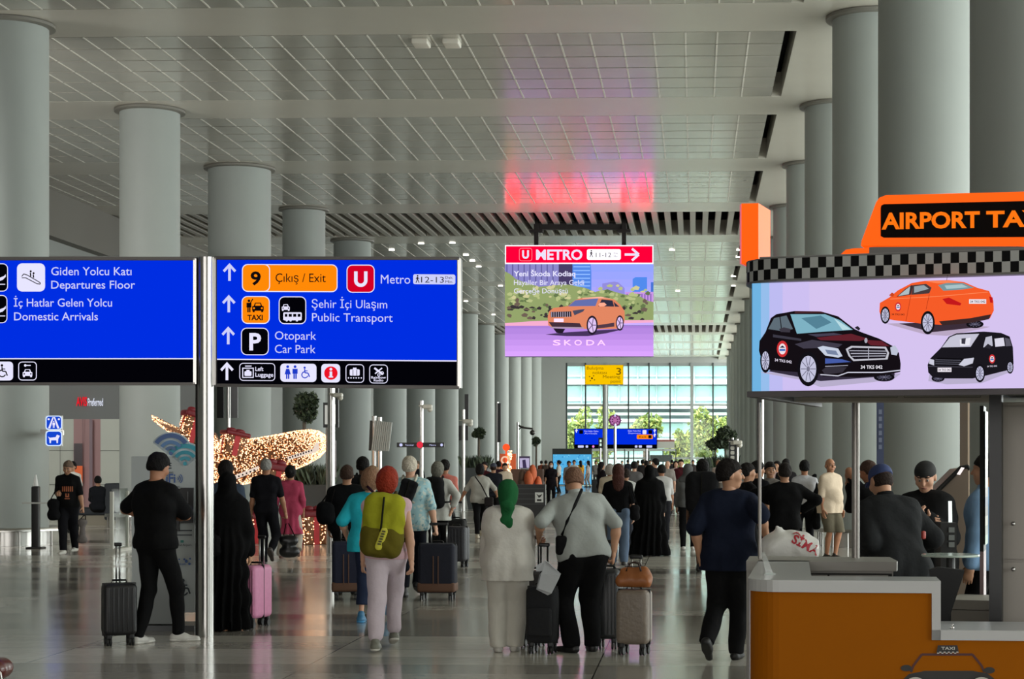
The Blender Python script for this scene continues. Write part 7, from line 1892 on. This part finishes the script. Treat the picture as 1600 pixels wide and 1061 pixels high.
# people behind the kiosk
person('man with sunglasses on his head and black tee facing right behind the navy shirt man', 1168, 24, 1.65, -70, top=BLK1, bottom=BLK1, hair=('short', (24, 20, 18)), skin='olive', detail=1, handR=('px', 1184, 778, -.1), handL=('px', 1182, 776, .1), curlR=1)
person('dark-haired man in black tee holding a phone, second behind the navy shirt man', 1184, 26.5, 1.68, -50, top=(20, 20, 22), bottom=BLK1, hair=('short', (16, 14, 13)), skin='olive', detail=1, handL=('px', 1184, 780, -.2), curlL=1)
person('man in grey tee and open dark vest with black trousers behind the white bag', 1203, 27.5, 1.66, 160, top=(116, 112, 108), bottom=BLK1, hair=('short', (22, 18, 16)), skin='olive', detail=1, build=1.05, hem=-.12, yaw=.5)
person('far woman in pale pink top seen between the vest man and the black sweater man', 1214, 42, 1.66, 160, top=(186, 160, 158), bottom=BLK1, hair=('long', (26, 20, 18)), detail=0)
person('dark-haired head far behind the black sweater man', 1228, 40, 1.72, 0, top=(30, 28, 30), bottom=BLK1, hair=('short', (22, 18, 18)), detail=0)
person('man in black sweater with cropped hair standing with elbow out behind the white bag', 1226, 23, 1.66, 6, top=(13, 13, 14), bottom=(22, 20, 20), hair=('crop', (30, 24, 22)), skin='olive', detail=1, build=1.12, wide=1.12, sleeve=1.95, handL=('px', 1203, 783, .2), elbowL=(-1, -.1, .3), handR=('px', 1254, 797, .1), elbowR=(1, -.4, 0), curlR=.8, fit=.03)
J = person('dark-haired man in white shirt and black trousers with a jacket over his shoulder', 1257, 31, 1.69, 0, top=(180, 180, 184), bottom=(14, 14, 16), hair=('short', (14, 13, 13)), skin='tan', detail=1, sleeve=1.9, handR=('px', 1264, 752, .1), elbowR=(1, -.2, -.4))
f = Field(); a_ = V3(.17, -.02, 1.42); f.cap(a_, a_ + V3(.03, -.03, -.35), .05, .06, .03, V3(0, 1, 0), .5); f.cap(a_ + V3(.03, -.03, -.35), a_ + V3(.03, -.03, -.85), .07, .07, .03, V3(0, 1, 0), .5)
t = worn(J, 'jacket', 'black jacket hanging over the shoulder of the man in white shirt', 'jacket'); np_mesh('cloth', [f.mesh(.014, .006, 22, 2)], cloth((14, 14, 15)), t)
person('bald man in cream short-sleeved shirt and olive shorts turned to the viewer', 1297, 30.6, 1.73, 222, top=(198, 180, 158), bottom=(92, 86, 72), hair=('bald', (150, 130, 116)), skin='tan', shoes=(40, 34, 30), detail=2, build=1.12, belly=.05, legs=1.0, trouser=1.35, sleeve=1.0, hem=-.12, yaw=-.35, fit=.035, footL=('px', 1306, 0, 0, 10), footR=('px', 1293, .1, 0, 0))
J = person('cropped-hair man in black tee right of the grey kiosk post', 1361, 20, 1.70, 40, top=BLK1, bottom=BLK1, hair=('crop', (70, 52, 44)), skin='tan', detail=1, build=1.05, handL=('px', 1325, 756, .2), handR=('px', 1352, 772, .3), pitch=-.4)
held_bag(J, 'black_jacket', 'black jacket held out left of the grey kiosk post', 1330, 757, 800, 17, 20.1, (20, 18, 18), .12, (1326, 752, 20.2))
J = person('officer in black jacket and blue cap bending at the glass table', 1398, 13.2, 1.74, 22, top=(30, 31, 32), bottom=(16, 16, 17), hair=('cap', (36, 50, 92)), skin='olive', detail=2, build=1.1, wide=1.05, sleeve=1.98, lean=.36, hem=-.12, fit=.04, handL=('px', 1356, 862, .1), handR=('px', 1430, 850, .4), elbowR=(.5, -.6, -.5), curlL=1, curlR=1, pitch=-.35, hip=(0, -.06, -.02), foldamp=.008, collar=(26, 27, 28))
mb = MB(); 
tt = worn(J, 'radio', 'small dark radio with red tip on the officer in the blue cap', 'radio'); 
aw_ = tt.rotation_euler[2]; Rz = Matrix.Rotation(-aw_, 3, 'Z'); q = Rz @ (P(1443, 836, 12.98) - Vector(tt.location)); mb.rbox(q, (.03, .03, .06), .01, seg=2); mb.build('body', mat('radio_red', (150, 52, 44), .5), tt, 'auto')
J = person('officer in black jacket and black cap facing left with a raised hand', 1447, 14.3, 1.70, 150, top=(24, 24, 25), bottom=(15, 15, 16), hair=('beanie', (14, 14, 15)), skin='light', detail=2, build=1.15, sleeve=1.98, hem=-.12, fit=.04, handL=('px', 1450, 812, -.25), handR=('px', 1456, 818, -.2), curlL=1.1, curlR=1.1, palmL=(0, 0, 1), pitch=-.4, yaw=.2, foldamp=.007)
person('person in light blue shirt and black trousers half hidden by the poster stand', 1541, 14.4, 1.74, 60, top=(116, 146, 178), bottom=(14, 14, 15), hair=('short', (24, 20, 18)), skin='olive', detail=1, build=1.15, sleeve=1.9, hem=-.10, fit=.03)

# far crowd: px, depth, height, facing, top, bottom, hair, sleeve, label, options
CROWD = [
 (757, 52, 1.64, 165, (64, 26, 32), BLK1, ('short', (30, 20, 18)), .9, 'man in dark maroon top left of the cap man, facing the viewer', {}),
 (771, 44, 1.63, 5, (26, 28, 34), BLK1, ('cap', (52, 56, 70)), 1.9, 'man in grey cap and black jacket right of the woman in grey tee', {}),
 (779, 58, 1.66, 10, (44, 26, 34), BLK1, ('short', (22, 16, 16)), .9, 'man in dark plum top just right of the grey cap', {}),
 (789, 54, 1.60, 190, (192, 176, 156), (60, 54, 50), ('short', (30, 24, 22)), .9, 'person in cream top beside the string-lit post', {}),
 (861, 67, 1.64, 185, (22, 18, 22), (16, 15, 17), ('long', (24, 18, 20)), .8, 'woman in black clothes and white face mask right of the barrier board', {'hem': -.3}),
 (873, 92, 1.68, 80, (190, 184, 176), BLK1, ('bun', (24, 20, 20)), .9, 'person in white top and black trousers left of the cyan wall', {}),
 (889, 76, 1.66, 185, (146, 140, 138), (60, 60, 66), ('short', (26, 22, 20)), .9, 'man in grey tee with a strap before the cyan wall, above the bald head', {}),
 (897, 96, 1.70, 175, (200, 200, 198), (50, 52, 58), ('short', (22, 18, 18)), .9, 'man in white shirt behind the grey tee man at the cyan wall', {}),
 (907, 113, 1.66, 20, (206, 152, 48), (38, 36, 40), ('long', (24, 20, 20)), .9, 'person in mustard yellow top by the cyan wall', {}),
 (919, 112, 1.66, 70, (170, 160, 156), (150, 140, 134), ('long', (22, 18, 18)), .8, 'long-haired woman in pale clothes with the small black suitcase', {}),
 (940, 58, 1.62, -60, (26, 22, 26), (22, 20, 22), ('long', (24, 18, 18)), 1.9, 'woman in long dark coat left of the beige top person', {'hem': -.5}),
 (953, 38, 1.60, -10, (172, 160, 140), (70, 66, 62), ('bob', (146, 140, 132)), .9, 'grey-haired person in beige top left behind the woman in blue jeans', {'build': 1.1}),
 (978, 35, 1.52, 0, (192, 192, 188), (60, 62, 70), ('short', (40, 32, 28)), .95, 'person in white tee right behind the woman in blue jeans', {'build': 1.05}),
 (991, 46, 1.66, 5, (88, 86, 86), (46, 44, 46), ('short', (30, 26, 24)), .9, 'man in dark grey top with a strap left of the wide black robe', {'build': 1.1}),
 (1004, 84, 1.72, 0, (40, 38, 40), BLK1, ('short', (22, 20, 20)), .9, 'dark figure just under the red-trimmed lobby roof', {}),
 (1010, 66, 1.68, 8, (52, 48, 48), BLK1, ('short', (34, 28, 26)), .9, 'brown-haired figure above the veil of the wide robe', {}),
 (1024, 50, 1.74, 60, (26, 26, 28), BLK1, ('short', (20, 18, 18)), .9, 'tall dark-haired man looking left right of the wide black robe', {}),
 (1035, 37, 1.62, 4, (186, 184, 182), (36, 36, 40), ('short', (26, 22, 20)), .95, 'man in white tee bending right behind the wide black robe', {'lean': .3, 'build': 1.1}),
 (1043, 55, 1.68, 170, (146, 140, 134), (60, 58, 56), ('bald', (150, 130, 116)), .9, 'bald older man in grey shirt facing the viewer in the crowd', {}),
 (1056, 64, 1.66, 185, (176, 160, 156), (50, 46, 50), ('long', (28, 22, 20)), .9, 'dark-haired woman in pale top right of the bald older man', {}),
 (1064, 57, 1.72, 180, (70, 28, 34), (40, 34, 34), ('short', (24, 18, 18)), .9, 'man in maroon top facing the viewer left of the grey hood', {}),
 (1101, 78, 1.68, 180, (60, 58, 58), BLK1, ('short', (26, 22, 20)), .9, 'small figure right behind the huge backpack', {}),
 (1108, 96, 1.70, 0, (216, 216, 214), (120, 118, 116), ('short', (60, 50, 44)), .9, 'person in bright white top near the dark potted trees', {}),
 (1114, 88, 1.66, 175, (150, 138, 126), (80, 76, 72), ('short', (110, 90, 74)), .9, 'fair-haired person left of the low leafy planter', {}),
 (962, 116, 1.70, 0, (60, 58, 60), BLK1, ('short', (26, 24, 24)), .9, 'far figure in dark top below the round sign post', {}),
 (972, 124, 1.66, 180, (150, 150, 150), (60, 60, 64), ('short', (40, 34, 30)), .9, 'far figure in light grey top right of the round sign post', {}),
 (981, 120, 1.72, 10, (38, 40, 48), BLK1, ('short', (24, 20, 20)), .9, 'far figure in navy top left of the strap man head', {}),
 (997, 112, 1.68, 0, (96, 84, 76), BLK1, ('short', (70, 54, 42)), .9, 'far brown-haired figure left of the dark lobby figure', {}),
 (1016, 118, 1.70, 180, (180, 170, 160), (90, 84, 80), ('short', (34, 28, 26)), .9, 'far figure in cream top beneath the dark lobby board', {}),
 (1050, 110, 1.72, 0, (52, 50, 54), BLK1, ('short', (28, 24, 24)), .9, 'far dark figure between the bald older man and the pale top woman', {}),
 (1083, 104, 1.70, 180, (66, 60, 60), BLK1, ('short', (30, 26, 24)), .9, 'far dark figure above the grey hood', {}),
 (1122, 68, 1.70, 175, (168, 152, 140), (90, 84, 78), ('bob', (120, 96, 76)), .9, 'far person in tan top in front of the low leafy planter', {}),
 (853, 100, 1.68, 0, (80, 66, 60), BLK1, ('short', (30, 26, 24)), .9, 'far figure in brown top left of the masked woman', {}),
 (846, 108, 1.66, 0, (120, 60, 44), (70, 60, 56), ('short', (30, 26, 24)), .9, 'far figure in rust top right of the orange draped display', {}),
 (931, 108, 1.66, 180, (130, 126, 122), (60, 60, 60), ('short', (36, 30, 28)), .9, 'far figure in grey top left of the yellow board post', {}),
]
for px, D, H, fc, tp, bt_, hr_, sl_, lab, op in CROWD:
    k = random.uniform(-.16, .16)
    person(lab, px, D, H, fc, top=tp, bottom=bt_, hair=hr_, sleeve=sl_, detail=1 if D < 45 else 0, skin=random.choice(('olive', 'light', 'tan')), footL=(-.09, k, 0), footR=(.09, -k, 0), **op)
    if 'face mask' in lab:
        J = PEOPLE[lab]; mb = MB(); mb.ball(tuple(J['hp'](0, .085, -.045)), (.055, .035, .05), n=12); mb.build('face_mask', mat('mask_white', (210, 208, 206), .7), J['root'], True)
